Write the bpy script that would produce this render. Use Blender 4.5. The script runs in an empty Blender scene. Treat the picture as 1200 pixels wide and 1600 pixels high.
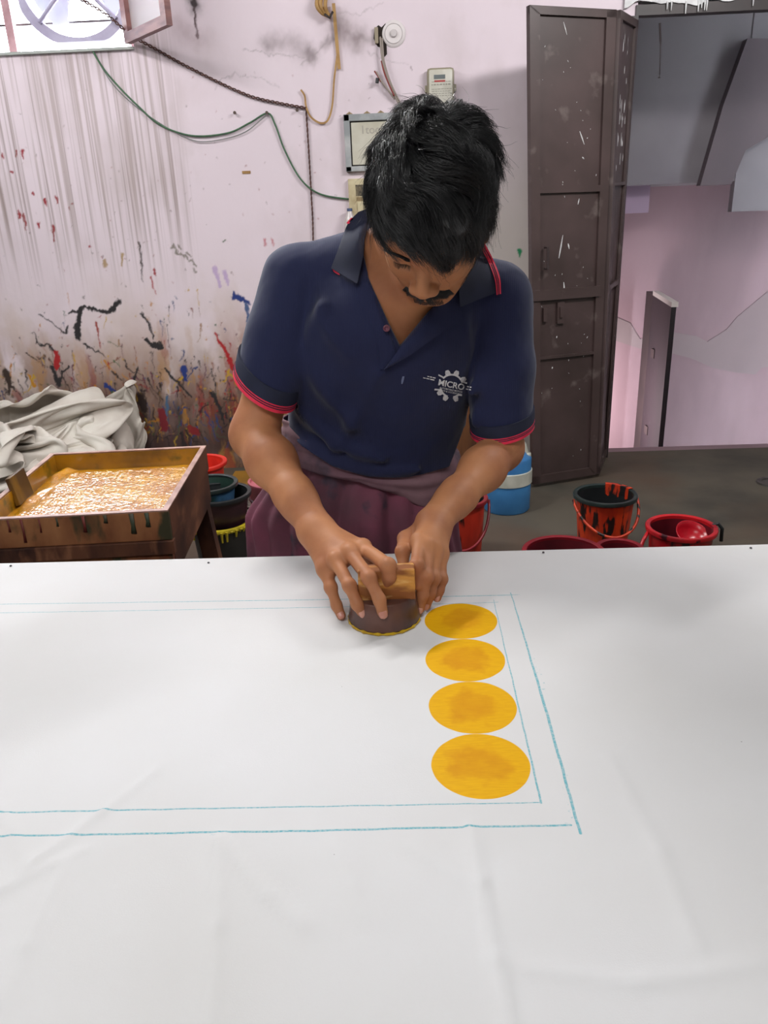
import bpy, bmesh, math, random
import numpy as np
from mathutils import Vector, Matrix, noise
from mathutils.bvhtree import BVHTree

# ------------------------------------------------------------------ camera, world, lights
sc = bpy.context.scene
COL = sc.collection
FPX = 1202.0
TZ = 0.8208                     # height of the cloth on the table
CZ = 1.37                       # height of the camera
YAW, PIT, ROL = -0.0356, 0.3647, -0.0394
_cy, _sy, _cp, _sp = math.cos(YAW), math.sin(YAW), math.cos(PIT), math.sin(PIT)
FWD = np.array([_sy*_cp, _cy*_cp, -_sp]); _ri = np.array([_cy, -_sy, 0.0]); _up = np.cross(_ri, FWD)
RGT = math.cos(ROL)*_ri + math.sin(ROL)*_up
UPV = -math.sin(ROL)*_ri + math.cos(ROL)*_up
C0 = np.array([0, 0, CZ])

def ray(x, y): return FWD*FPX + RGT*(x-600) - UPV*(y-800)
def PZ(x, y, z): d = ray(x, y); return C0 + d*(z-CZ)/d[2]       # point of the place seen at x,y that lies at height z
def PY(x, y, Y): d = ray(x, y); return C0 + d*Y/d[1]            # ... that lies on the plane y = Y

cam = bpy.data.cameras.new('camera'); camo = bpy.data.objects.new('camera', cam); COL.objects.link(camo)
cam.sensor_fit = 'VERTICAL'; cam.sensor_height = 36.0; cam.sensor_width = 27.0
cam.lens = 36.0*FPX/1600.0
cam.clip_start = 0.02
R = Matrix(((RGT[0], UPV[0], -FWD[0]), (RGT[1], UPV[1], -FWD[1]), (RGT[2], UPV[2], -FWD[2])))
camo.matrix_world = Matrix.Translation(Vector(C0)) @ R.to_4x4()
sc.camera = camo

sc.view_settings.view_transform = 'Standard'; sc.view_settings.look = 'None'
sc.view_settings.gamma = 1.0; sc.view_settings.use_curve_mapping = False
sc.view_settings.exposure = 0.0
w = bpy.data.worlds.new('World'); sc.world = w; w.use_nodes = True
w.node_tree.nodes['Background'].inputs[0].default_value = (0.86, 0.93, 1.0, 1)
w.node_tree.nodes['Background'].inputs[1].default_value = 22.0

def area(name, loc, target, sx, sy, power, col=(1, 1, 1)):
    l = bpy.data.lights.new(name, 'AREA'); l.shape = 'RECTANGLE'; l.size = sx; l.size_y = sy
    l.energy = power; l.color = col
    o = bpy.data.objects.new(name, l); COL.objects.link(o); o.location = loc
    d = Vector(target)-Vector(loc); o.rotation_euler = d.to_track_quat('-Z', 'Y').to_euler()
    return o
area('tube_light_behind', (-0.95, 2.35, 2.8), (-0.2, 1.2, 0.8), 0.9, 0.07, 38, (1.0, 0.985, 0.975))
area('tube_light_right', (1.7, 2.2, 2.95), (-0.2, 4.4, 1.0), 1.2, 0.15, 50, (1.0, 0.985, 0.985))
area('tube_light_front', (-0.6, -0.9, 3.0), (-0.5, 4.2, 1.6), 2.2, 0.5, 42, (1.0, 0.985, 0.985))
area('tube_light_left', (-1.9, 2.6, 2.95), (-1.0, 4.4, 1.0), 1.2, 0.15, 27, (1.0, 0.985, 0.985))
area('hall_daylight', (1.15, 5.35, -0.1), (2.0, 6.0, -0.1), 0.3, 0.7, 25, (1.0, 0.93, 0.95))
area('hall_top_light', (1.9, 4.75, 2.6), (1.9, 5.6, 0.6), 0.8, 0.3, 0.8, (0.9, 0.95, 1.0))

# ------------------------------------------------------------------ helpers
def lin(c):
    return tuple(((v/255.0)/12.92 if v/255.0 <= 0.04045 else ((v/255.0+0.055)/1.055)**2.4) for v in c)

MATS = {}
def mat(name, rgb, rough=0.6, rgb2=None, scale=8.0, detail=6.0, lo=0.4, hi=0.65, bump=0.0, bscale=60.0,
        stretch=(1, 1, 1), metal=0.0, spec=0.5, sss=0.0, rgb3=None, s3=3.0, lo3=0.55, hi3=0.6, bdist=0.002, coat=0.0):
    if name in MATS: return MATS[name]
    m = bpy.data.materials.new(name); m.use_nodes = True; nt = m.node_tree; N = nt.nodes; L = nt.links
    b = N['Principled BSDF']
    b.inputs['Roughness'].default_value = rough; b.inputs['Metallic'].default_value = metal
    b.inputs['Specular IOR Level'].default_value = spec
    b.inputs['Coat Weight'].default_value = coat; b.inputs['Coat Roughness'].default_value = 0.08
    tc = N.new('ShaderNodeTexCoord'); mp = N.new('ShaderNodeMapping'); mp.inputs['Scale'].default_value = stretch
    L.new(tc.outputs['Object'], mp.inputs['Vector'])
    col = lin(rgb)+(1,)
    b.inputs['Base Color'].default_value = col
    src = None
    def layer(prev, c2, s, a, z, off):
        n = N.new('ShaderNodeTexNoise'); n.inputs['Scale'].default_value = s; n.inputs['Detail'].default_value = detail
        mp2 = N.new('ShaderNodeVectorMath'); mp2.operation = 'ADD'; mp2.inputs[1].default_value = (off, off*2, off*3)
        L.new(mp.outputs[0], mp2.inputs[0]); L.new(mp2.outputs[0], n.inputs['Vector'])
        r = N.new('ShaderNodeMapRange'); r.inputs['From Min'].default_value = a; r.inputs['From Max'].default_value = z
        L.new(n.outputs['Fac'], r.inputs['Value'])
        mx = N.new('ShaderNodeMix'); mx.data_type = 'RGBA'
        L.new(r.outputs[0], mx.inputs['Factor'])
        if prev is None: mx.inputs['A'].default_value = col
        else: L.new(prev, mx.inputs['A'])
        mx.inputs['B'].default_value = lin(c2)+(1,)
        return mx.outputs['Result']
    if rgb2: src = layer(None, rgb2, scale, lo, hi, 0.0)
    if rgb3: src = layer(src, rgb3, s3, lo3, hi3, 7.3)
    if src: L.new(src, b.inputs['Base Color'])
    if sss:
        b.inputs['Subsurface Weight'].default_value = sss; b.inputs['Subsurface Radius'].default_value = (1, .35, .2)
        b.inputs['Subsurface Scale'].default_value = 0.006
    if bump:
        n = N.new('ShaderNodeTexNoise'); n.inputs['Scale'].default_value = bscale; n.inputs['Detail'].default_value = 5
        L.new(mp.outputs[0], n.inputs['Vector'])
        bp = N.new('ShaderNodeBump'); bp.inputs['Strength'].default_value = bump; bp.inputs['Distance'].default_value = bdist
        L.new(n.outputs['Fac'], bp.inputs['Height']); L.new(bp.outputs[0], b.inputs['Normal'])
    MATS[name] = m
    return m

def setp(o, label=None, cat=None, group=None, kind=None):
    if label: o['label'] = label
    if cat: o['category'] = cat
    if group: o['group'] = group
    if kind: o['kind'] = kind
    return o

def empty(name, loc, label, cat, group=None, rz=0.0):
    o = bpy.data.objects.new(name, None); COL.objects.link(o); o.location = loc; o.rotation_euler = (0, 0, rz)
    o.empty_display_size = 0.05
    bpy.context.view_layer.update()
    return setp(o, label, cat, group)

def link(name, me, m=None, parent=None, smooth=False, world=True):
    o = bpy.data.objects.new(name, me); COL.objects.link(o)
    if m is not None:
        me.materials.clear(); me.materials.append(m)
    if smooth:
        me.polygons.foreach_set('use_smooth', [True]*len(me.polygons))
    if parent is not None:
        o.parent = parent
        if world: o.matrix_parent_inverse = parent_world(parent).inverted()
    return o

def parent_world(p):
    M = p.matrix_basis.copy()
    if p.parent is not None: M = parent_world(p.parent) @ p.matrix_parent_inverse @ M
    return M

def mesh_from(verts, faces, name='m'):
    me = bpy.data.meshes.new(name); me.from_pydata([tuple(map(float, v)) for v in verts], [], [tuple(int(i) for i in f) for f in faces]); me.validate(); me.update(); return me

def mesh_np(V, Q, name='m'):
    me = bpy.data.meshes.new(name); V = np.asarray(V, np.float32); Q = np.asarray(Q, np.int32)
    k = Q.shape[1]
    me.vertices.add(len(V)); me.vertices.foreach_set('co', V.ravel())
    me.loops.add(Q.size); me.loops.foreach_set('vertex_index', Q.ravel())
    me.polygons.add(len(Q)); me.polygons.foreach_set('loop_start', np.arange(0, Q.size, k, dtype=np.int32))
    me.update(calc_edges=True)
    return me

class MB:
    """collects shapes into one mesh"""
    def __init__(s): s.v = []; s.f = []
    def add(s, v, f):
        n = len(s.v); s.v += [tuple(map(float, p)) for p in v]; s.f += [tuple(i+n for i in q) for q in f]; return s
    def box(s, lo, hi, M=None, bev=0.0):
        bm = bmesh.new(); bmesh.ops.create_cube(bm, size=1)
        c = (Vector(lo)+Vector(hi))/2; d = Vector(hi)-Vector(lo)
        for p in bm.verts: p.co = Vector((p.co.x*d.x, p.co.y*d.y, p.co.z*d.z))+c
        if bev: bmesh.ops.bevel(bm, geom=bm.edges[:], offset=bev, segments=2, affect='EDGES', profile=0.6)
        if M is not None: bm.transform(M)
        bm.verts.ensure_lookup_table(); bm.verts.index_update()
        s.add([p.co for p in bm.verts], [[q.index for q in f.verts] for f in bm.faces]); bm.free(); return s
    def quadbox(s, P, N, t):
        """slab from four corner points P, extruded by N*t"""
        P = [Vector(p) for p in P]; Q = [p+Vector(N)*t for p in P]
        return s.add(P+Q, [(0, 1, 2, 3), (7, 6, 5, 4), (0, 4, 5, 1), (1, 5, 6, 2), (2, 6, 7, 3), (3, 7, 4, 0)])
    def tube(s, pts, r, n=8, caps=True, closed=False):
        pts = [Vector(p) for p in pts]; rr = r if hasattr(r, '__len__') else [r]*len(pts)
        m = len(pts); V = []; F = []
        prev = None
        for i, p in enumerate(pts):
            if closed: t = pts[(i+1) % m]-pts[i-1]
            else: t = pts[min(i+1, m-1)]-pts[max(i-1, 0)]
            t = t.normalized() if t.length > 1e-9 else Vector((0, 0, 1))
            if prev is None: a = t.orthogonal().normalized()
            else:
                a = prev - t*prev.dot(t); a = a.normalized() if a.length > 1e-6 else t.orthogonal().normalized()
            prev = a; b = t.cross(a)
            for k in range(n):
                q = 2*math.pi*k/n; V.append(p+(a*math.cos(q)+b*math.sin(q))*rr[i])
        for i in range(m if closed else m-1):
            j = (i+1) % m
            for k in range(n): F.append((i*n+k, i*n+(k+1) % n, j*n+(k+1) % n, j*n+k))
        if caps and not closed:
            F.append(tuple(range(n-1, -1, -1))); F.append(tuple((m-1)*n+k for k in range(n)))
        return s.add(V, F)
    def lathe(s, prof, c=(0, 0, 0), n=48, sx=1.0, sy=1.0):
        """profile of (r,z), closed on the axis when r=0"""
        V = []; F = []; m = len(prof)
        for (r, z) in prof:
            for k in range(n):
                a = 2*math.pi*k/n; V.append((c[0]+r*sx*math.cos(a), c[1]+r*sy*math.sin(a), c[2]+z))
        for i in range(m-1):
            for k in range(n): F.append((i*n+k, i*n+(k+1) % n, (i+1)*n+(k+1) % n, (i+1)*n+k))
        if prof[0][0] > 0 and False: F.append(tuple(range(n)))
        s.add(V, F); return s
    def build(s, name, m, parent=None, smooth=False, world=True, auto=None):
        me = mesh_from(s.v, s.f, name)
        bm = bmesh.new(); bm.from_mesh(me); bmesh.ops.remove_doubles(bm, verts=bm.verts[:], dist=1e-6)
        bmesh.ops.recalc_face_normals(bm, faces=bm.faces[:]); bm.to_mesh(me); bm.free()
        o = link(name, me, m, parent, smooth, world)
        if auto is not None:
            me.polygons.foreach_set('use_smooth', [True]*len(me.polygons))
            try: me.set_sharp_from_angle(angle=math.radians(auto))
            except Exception: pass
        return o

def smoothpath(pts, n=8):
    """Catmull-Rom through pts"""
    P = [np.array(p, float) for p in pts]; P = [2*P[0]-P[1]]+P+[2*P[-1]-P[-2]]; out = []
    for i in range(1, len(P)-2):
        for k in range(n):
            t = k/n
            out.append(0.5*((2*P[i])+(-P[i-1]+P[i+1])*t+(2*P[i-1]-5*P[i]+4*P[i+1]-P[i+2])*t*t+(-P[i-1]+3*P[i]-3*P[i+1]+P[i+2])*t**3))
    out.append(P[-2]); return out

# ---- implicit-surface modelling
def smin(a, b, k):
    if k <= 0: return np.minimum(a, b)
    h = np.maximum(k-np.abs(a-b), 0)/k
    return np.minimum(a, b)-h*h*k*0.25
def cap(a, b, ra, rb=None, k=0.012, op='u'):
    a = np.array(a, float); b = np.array(b, float); rb = ra if rb is None else rb; ab = b-a; L2 = max(ab@ab, 1e-12)
    def f(P):
        t = np.clip((P-a)@ab/L2, 0, 1); return np.linalg.norm(P-a-t[:, None]*ab, axis=1)-(ra+(rb-ra)*t)
    return (f, op, k)
def ell(c, rad, M=None, k=0.012, op='u'):
    c = np.array(c, float); rad = np.array(rad, float); M = np.eye(3) if M is None else np.array(M, float)
    def f(P):
        q = (P-c)@M; k0 = np.linalg.norm(q/rad, axis=1); k1 = np.linalg.norm(q/rad**2, axis=1)
        return k0*(k0-1)/np.maximum(k1, 1e-9)
    return (f, op, k)
def loft(rows, k=0.02, op='u', ends=0.02):
    """rows of (z, cx, cy, a, b), z ascending"""
    A = np.array(rows, float)
    zz = np.linspace(A[0, 0], A[-1, 0], 80)
    cols = []
    for c in range(1, 5):
        v = np.interp(zz, A[:, 0], A[:, c])
        for _ in range(12): v[1:-1] = (v[:-2]+2*v[1:-1]+v[2:])/4
        cols.append(v)
    def f(P):
        z = P[:, 2]; cx, cy, a, b = [np.interp(z, zz, v) for v in cols]
        dx, dy = P[:, 0]-cx, P[:, 1]-cy
        k0 = np.sqrt((dx/a)**2+(dy/b)**2)+1e-9; k1 = np.sqrt((dx/a**2)**2+(dy/b**2)**2)+1e-9
        d = k0*(k0-1)/k1; d = np.maximum(d, -np.minimum(a, b))
        e = np.maximum(zz[0]-z, z-zz[-1])+ends
        return np.where(e > 0, np.sqrt(np.maximum(d+ends, 0)**2+e**2)-ends, d) if ends > 0 else np.maximum(d, np.maximum(zz[0]-z, z-zz[-1]))
    return (f, op, k)
def evalf(prims, P, disp=None):
    d = None
    for f, op, k in prims:
        v = f(P)
        if d is None: d = v if op == 'u' else np.full(len(P), 1.0)
        elif op == 'u': d = smin(d, v, k)
        elif op == 's': d = -smin(-d, v, k)
        elif op == 'i': d = -smin(-d, -v, k)
    if disp is not None: d = d-disp(P)
    return d
def sdf_mesh(prims, lo, hi, h, disp=None, post=None, B=20, margin=0.012):
    lo = np.array(lo, float); hi = np.array(hi, float); nb = np.ceil((hi-lo)/(B*h)).astype(int)
    DIM = nb*B+2
    g = np.arange(B+1)
    gx, gy, gz = np.meshgrid(g, g, g, indexing='ij'); G = np.stack([gx, gy, gz], -1).reshape(-1, 3)
    Rb = math.sqrt(3)*B*h/2
    ids = []; pos = []; faces = []
    def cid(I): return (I[:, 0]*DIM[1]+I[:, 1])*DIM[2]+I[:, 2]
    centers = np.stack(np.meshgrid(*[np.arange(n) for n in nb], indexing='ij'), -1).reshape(-1, 3)
    CC = lo+(centers*B+B/2)*h
    vals = [f(CC) for f, op, k in prims]
    for bi in range(len(centers)):
        use = []; near = False
        for (f, op, k), v in zip(prims, vals):
            if op == 'i': use.append((f, op, k)); continue
            if v[bi] < Rb*1.25+k+margin: use.append((f, op, k)); near = near or op == 'u'
        if not near: continue
        base = centers[bi]*B
        P = lo+(base+G)*h
        d = evalf(use, P, disp)
        if post is not None: d = post(P, d)
        if d.min() > 0 or d.max() < 0: continue
        D = d.reshape(B+1, B+1, B+1); S = D < 0
        # cells
        c = np.zeros((B, B, B), int)
        for i in (0, 1):
            for j in (0, 1):
                for l in (0, 1): c += S[i:B+i, j:B+j, l:B+l]
        act = (c > 0) & (c < 8)
        idx = np.argwhere(act)
        if len(idx) == 0: continue
        acc = np.zeros((len(idx), 3)); cnt = np.zeros(len(idx))
        for ax in range(3):
            o1, o2 = [a for a in range(3) if a != ax]
            for p in (0, 1):
                for q in (0, 1):
                    off = np.zeros(3, int); off[o1] = p; off[o2] = q
                    A = idx+off; E = A.copy(); E[:, ax] += 1
                    da = D[A[:, 0], A[:, 1], A[:, 2]]; db = D[E[:, 0], E[:, 1], E[:, 2]]
                    m = (da < 0) != (db < 0)
                    t = np.where(m, da/np.where(np.abs(da-db) < 1e-12, 1, da-db), 0)
                    pt = A.astype(float); pt[:, ax] += t
                    acc += pt*m[:, None]; cnt += m
        pos.append(lo+(base+acc/np.maximum(cnt, 1)[:, None])*h); ids.append(cid(idx+base))
        for ax in range(3):
            o1, o2 = (ax+1) % 3, (ax+2) % 3
            Sa = S[:B, :B, :B]; sl = [slice(0, B)]*3; sl[ax] = slice(1, B+1); Sb = S[tuple(sl)]
            e = np.argwhere(Sa != Sb)
            if len(e) == 0: continue
            fl = Sa[e[:, 0], e[:, 1], e[:, 2]]
            I = e+base
            def sh(a, b):
                J = I.copy(); J[:, o1] -= a; J[:, o2] -= b; return cid(J)
            q = np.stack([sh(0, 0), sh(1, 0), sh(1, 1), sh(0, 1)], 1)
            q[~fl] = q[~fl][:, ::-1]
            faces.append(q)
    ids = np.concatenate(ids); pos = np.concatenate(pos); faces = np.concatenate(faces)
    o = np.argsort(ids); ids = ids[o]; pos = pos[o]
    j = np.searchsorted(ids, faces); j = np.clip(j, 0, len(ids)-1)
    ok = (ids[j] == faces).all(1)
    return pos, j[ok]

def poly_sdf(px, pz, poly):
    """signed distance to polygon in 2D (negative inside)"""
    P = np.stack([px, pz], 1); d = np.full(len(P), 1e9); s = np.ones(len(P)); n = len(poly); poly = np.array(poly, float)
    for i in range(n):
        a, b = poly[i], poly[i-1]; e = b-a; w_ = P-a
        t = np.clip(w_@e/(e@e), 0, 1); d = np.minimum(d, ((w_-t[:, None]*e)**2).sum(1))
        c1 = P[:, 1] >= a[1]; c2 = P[:, 1] < b[1]; c3 = e[0]*w_[:, 1] > e[1]*w_[:, 0]
        fl = (c1 & c2 & c3) | (~c1 & ~c2 & ~c3); s = np.where(fl, -s, s)
    return s*np.sqrt(d)

rng = np.random.default_rng(7); random.seed(7)
def fbm(P, s, seed=0.0, oct=3):
    """cheap smooth pseudo-noise from sines, vectorised"""
    v = 0; a = 1.0; P = np.asarray(P)*s
    for i in range(oct):
        q = seed*3.1+i*5.7
        v = v+a*(np.sin(P[..., 0]*1.0+1.7*np.sin(P[..., 1]*1.3+q)+q)*np.cos(P[..., 1]*1.1+1.3*np.sin(P[..., 2]*1.2+q*1.7)-q)+np.sin(P[..., 2]*1.05+1.1*np.sin(P[..., 0]*1.4-q)+q*0.6))*0.5
        P = P*1.93; a *= 0.5
    return v
FASTBODY = False

# ------------------------------------------------------------------ the room
WY = 4.40
XL, XR, YB, ZC = -3.0, 3.0, -2.2, 3.3
DX0, DX1, DZ = 1.175, 2.55, 2.245         # doorway
WX0, WX1, WZ0, WZ1 = -2.55, -1.315, 2.215, 3.10   # window

# wall paint, drips and splashes: a fine colour attribute on the back wall
HG = 0.0045
gx0, gx1, gz0, gz1 = -2.46, DX0, 0.0, WZ0+0.30
NX = int(round((gx1-gx0)/HG)); NZ = int(round((gz1-gz0)/HG))
hx = (gx1-gx0)/NX; hz = (gz1-gz0)/NZ
GX, GZ = np.meshgrid(np.linspace(gx0, gx1, NX+1), np.linspace(gz0, gz1, NZ+1), indexing='ij')
base = np.array(lin((224, 209, 217)))
C = np.ones((NX+1, NZ+1, 3))*base
def n2(sx, sz, seed, oct=4):
    """value noise on the wall grid with separate x and z frequency"""
    out = 0; a = 1.0; r = np.random.default_rng(seed); tot = 0
    for o in range(oct):
        kx = max(2, int((gx1-gx0)*sx*2**o)+2); kz = max(2, int((gz1-gz0)*sz*2**o)+2)
        t = r.random((kx+1, kz+1))
        u = (GX-gx0)/(gx1-gx0)*(kx-1); v = (GZ-gz0)/(gz1-gz0)*(kz-1)
        i = np.clip(u.astype(int), 0, kx-1); j = np.clip(v.astype(int), 0, kz-1); fu = u-i; fv = v-j
        fu = fu*fu*(3-2*fu); fv = fv*fv*(3-2*fv)
        out = out+a*((t[i, j]*(1-fu)+t[i+1, j]*fu)*(1-fv)+(t[i, j+1]*(1-fu)+t[i+1, j+1]*fu)*fv); tot += a; a *= 0.55
    return out/tot
def mixc(mask, rgb):
    global C
    m = np.clip(mask, 0, 1)[..., None]; C = C*(1-m)+np.array(lin(rgb))*m
sst = lambda a, b, x: (lambda t: t*t*(3-2*t))(np.clip((x-a)/(b-a), 0, 1))
mixc(sst(.5, .75, n2(2, 2, 1))*.25, (205, 190, 195))
mixc(sst(.55, .8, n2(5, 3, 2))*.25, (190, 175, 175))
mixc(sst(1.3, 0.5, GZ)*sst(.35, .65, n2(4, 4, 3))*.4, (205, 190, 172))
# right part beside the door: older cream paint
mixc(sst(.35, .5, GX)*sst(1.9, 1.2, GZ)*.55, (205, 198, 180))
def dots(cx, cz, r, rgb, al=1.0, asp=1.0):
    i0 = int((cx-r*1.5-gx0)/hx); i1 = int((cx+r*1.5-gx0)/hx)+2; j0 = int((cz-r*1.5*asp-gz0)/hz); j1 = int((cz+r*1.5*asp-gz0)/hz)+2
    i0, j0 = max(i0, 0), max(j0, 0); i1, j1 = min(i1, NX+1), min(j1, NZ+1)
    if i1 <= i0 or j1 <= j0: return
    x = GX[i0:i1, j0:j1]; z = GZ[i0:i1, j0:j1]
    d = np.sqrt((x-cx)**2+((z-cz)/asp)**2)
    m = (np.clip((r-d)/(hx*.8)+.5, 0, 1)*al)[..., None]
    C[i0:i1, j0:j1] = C[i0:i1, j0:j1]*(1-m)+np.array(lin(rgb))*m
def stroke(pts, r0, rgb, al=1.0, r1=None, wob=0.0):
    r1 = r0 if r1 is None else r1
    L = [np.array(p, float) for p in pts]; n = len(L)-1
    for i in range(n):
        a, b = L[i], L[i+1]; k = max(1, int(np.linalg.norm(b-a)/.0035))
        for q in range(k):
            t = (i+q/k)/n; p = a+(b-a)*q/k
            rr = (r0+(r1-r0)*t)*(1+wob*rng.uniform(-1, 1)); dots(p[0]+rng.uniform(-1, 1)*wob*.002, p[1], rr, rgb, al)
def wp(x, y): p = PY(x, y, WY); return (p[0], p[2])
def splat(x, y, r, rgb, drip=0.0, n=8, al=.95):
    dots(x, y, r, rgb, al)
    for _ in range(n):
        a = rng.uniform(0, 6.28); d = r*rng.uniform(.8, 3.2); dots(x+d*math.cos(a), y+d*math.sin(a), r*rng.uniform(.12, .45), rgb, al)
    if drip: stroke([(x, y), (x+rng.uniform(-.006, .006), y-drip)], r*.45, rgb, al, r*.2)
# dense stained band low on the wall
low = sst(.98, .30, GZ+.10*(n2(5, 1.2, 21)-.5)*2)
lx = sst(.45, .15, GX)
mixc(lx*sst(1.25, .55, GZ)*sst(.42, .62, n2(6, 2.2, 28))*.45, (186, 160, 134))
mixc(lx*low*sst(.34, .58, n2(9, 2.2, 22))*.8, (146, 110, 84))
mixc(lx*sst(.85, .3, GZ)*sst(.36, .58, n2(7, 3, 23))*.85, (105, 72, 56))
mixc(lx*sst(.58, .12, GZ)*sst(.30, .55, n2(6, 4, 24))*.9, (62, 40, 38))
mixc(lx*low*sst(.60, .70, n2(12, 3, 25))*.7, (178, 128, 60))
mixc(lx*low*sst(.62, .70, n2(10, 2.5, 26))*.7, (135, 40, 34))
mixc(lx*sst(.62, .25, GZ)*sst(.60, .68, n2(11, 2.5, 27))*.8, (30, 24, 30))
PALS = [(150, 28, 30), (32, 26, 30), (40, 30, 36), (185, 120, 30), (190, 150, 40), (38, 60, 110), (60, 90, 60), (120, 60, 40), (90, 40, 60), (45, 32, 28), (150, 110, 70)]
for _ in range(900):
    x = rng.uniform(gx0, .2); z = .22+abs(rng.normal(0, .33)); c = PALS[rng.integers(len(PALS))]
    splat(x, z, rng.uniform(.0022, .006)*(1.3 if z < .6 else 1), c, rng.choice([0, 0, .02, .05, .09]), 3, .8)
for _ in range(430):
    x = rng.uniform(gx0, .1); z = .2+abs(rng.normal(0, .25)); c = PALS[[1, 2, 1, 9, 9, 7, 0, 3, 4, 5, 8, 10, 6][rng.integers(13)]]
    L = rng.uniform(.03, .16); a = rng.normal(-1.57, .5)
    p = [(x, z)]
    for k in range(3):
        a += rng.normal(0, .35); p.append((p[-1][0]+L/3*math.cos(a), p[-1][1]+L/3*math.sin(a)))
    stroke(p, rng.uniform(.002, .006), c, .85, .0015, .4)
for _ in range(160):
    x = rng.uniform(gx0, .4); z = rng.uniform(.9, 2.1); dots(x, z, rng.uniform(.002, .004), [(120, 90, 90), (90, 70, 70), (140, 40, 45)][rng.integers(3)], .7)
def sp(pts, r0, rgb, r1=None, al=.95, wob=.35): stroke([wp(*p) for p in pts], r0, rgb, al, r1, wob)
BK = (38, 34, 36); RD = (165, 28, 32); BL = (32, 52, 120)
sp([(107, 490), (125, 485), (132, 480), (158, 488), (172, 487), (180, 480), (186, 468)], .006, BK, .012)
sp([(125, 485), (122, 505), (120, 520), (123, 532)], .012, BK, .014)
sp([(62, 493), (80, 505), (95, 515), (103, 520), (108, 508)], .003, BK, .005); sp([(55, 522), (57, 535), (75, 540), (88, 550), (93, 560)], .004, BK, .007)
sp([(222, 490), (232, 505), (238, 520), (240, 533)], .006, BK, .004); sp([(228, 532), (242, 540), (254, 541)], .010, BK, .014)
sp([(130, 538), (150, 548), (165, 558)], .005, BK, .003); sp([(88, 550), (90, 562), (88, 575)], .012, RD, .016, .9); sp([(80, 573), (88, 590), (93, 605)], .008, BK, .012)
sp([(93, 600), (98, 580), (110, 573)], .006, BK); sp([(217, 380), (221, 395), (222, 440)], .007, BK, .002); sp([(336, 520), (350, 545), (367, 578)], .004, RD, .014)
sp([(365, 462), (378, 468), (388, 475)], .016, BL, .010); sp([(385, 475), (388, 495), (387, 517)], .006, (70, 90, 130), .010, .8)
sp([(150, 505), (153, 518), (157, 545)], .008, (150, 60, 50), .002)
sp([(258, 575), (270, 590), (285, 605), (300, 620)], .007, BK, .006); sp([(287, 575), (290, 595)], .014, BL, .008); sp([(165, 603), (175, 610), (190, 618)], .010, BL, .006)
sp([(216, 573), (210, 590), (206, 612)], .005, BK, .008); sp([(8, 578), (15, 600), (14, 615)], .018, (60, 45, 38), .010, .8); sp([(330, 615), (345, 640), (350, 665)], .010, BK, .006)
sp([(330, 575), (335, 600)], .003, BK); sp([(350, 622), (372, 628)], .003, BK); sp([(235, 430), (243, 460)], .004, RD, .002)
sp([(220, 620), (225, 640)], .022, (50, 35, 32), .02, .85); sp([(252, 645), (258, 670)], .022, (120, 30, 40), .02, .8); sp([(262, 620), (260, 650)], .008, (70, 100, 130), .006, .8)
sp([(300, 670), (310, 680)], .020, (130, 30, 35), .012, .7); sp([(178, 640), (182, 660)], .016, (35, 36, 66), .010, .85); sp([(45, 585), (55, 605)], .006, (190, 130, 30), .006)
for (x, y, l) in [(25, 236, 10), (36, 238, 12), (5, 243, 3), (19, 268, 3), (70, 313, 8), (88, 308, 12), (30, 333, 10), (37, 335, 22), (60, 350, 6), (82, 353, 22), (108, 327, 2), (112, 320, 2), (141, 386, 2), (53, 303, 1), (242, 422, 10)]:
    sp([(x, y), (x+l*.15, y+l)], .008, (150, 34, 44), .003)
for (x, y) in [(268, 385), (275, 392), (283, 397), (290, 400), (298, 407), (304, 414), (302, 420), (278, 384), (294, 396)]:
    sp([(x, y), (x+6, y+5)], .006, (128, 120, 112), .004, .7, .6)
sp([(415, 372), (414, 385)], .006, (190, 120, 130), .004, .6); sp([(425, 372), (427, 388)], .006, (190, 120, 130), .004, .6)
sp([(335, 420), (345, 450)], .010, (190, 165, 200), .008, .5); sp([(350, 425), (357, 445)], .012, (190, 165, 200), .008, .5)
sp([(812, 392), (812, 402)], .012, (30, 140, 90), .006)
sp([(163, 405), (166, 420)], .010, (170, 140, 100), .006, .6); sp([(192, 398), (190, 418)], .008, (170, 140, 90), .004, .6)
sp([(302, 3), (303, 12)], .012, BK, .01); sp([(303, 12), (305, 35), (310, 60)], .004, (80, 60, 60), .006)
# cobweb soot: soft smudges
def smudge(pts, r, rgb, al, seed):
    L_ = [np.array(wp(*p)) for p in pts]; d = np.full(GX.shape, 9.)
    for p, q_ in zip(L_[:-1], L_[1:]):
        e = q_-p; t_ = np.clip(((GX-p[0])*e[0]+(GZ-p[1])*e[1])/(e@e), 0, 1); d = np.minimum(d, (GX-p[0]-t_*e[0])**2+(GZ-p[1]-t_*e[1])**2)
    mixc(np.exp(-d/(r*r))*al*(.35+.9*n2(18, 18, seed, 3)), rgb)
smudge([(420, 66), (455, 64), (482, 84)], .045, (140, 126, 130), .75, 41); smudge([(484, 84), (490, 90)], .02, (120, 106, 108), .6, 42)
smudge([(528, 40), (540, 52), (556, 60)], .06, (140, 124, 126), .85, 43); smudge([(556, 58), (578, 60)], .02, (140, 126, 128), .6, 44); smudge([(505, 72), (522, 60)], .018, (120, 105, 106), .7, 45)
smudge([(302, 0), (305, 14)], .03, (60, 50, 52), .9, 46); smudge([(280, 42), (310, 62)], .05, (170, 150, 156), .6, 47)
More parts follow.
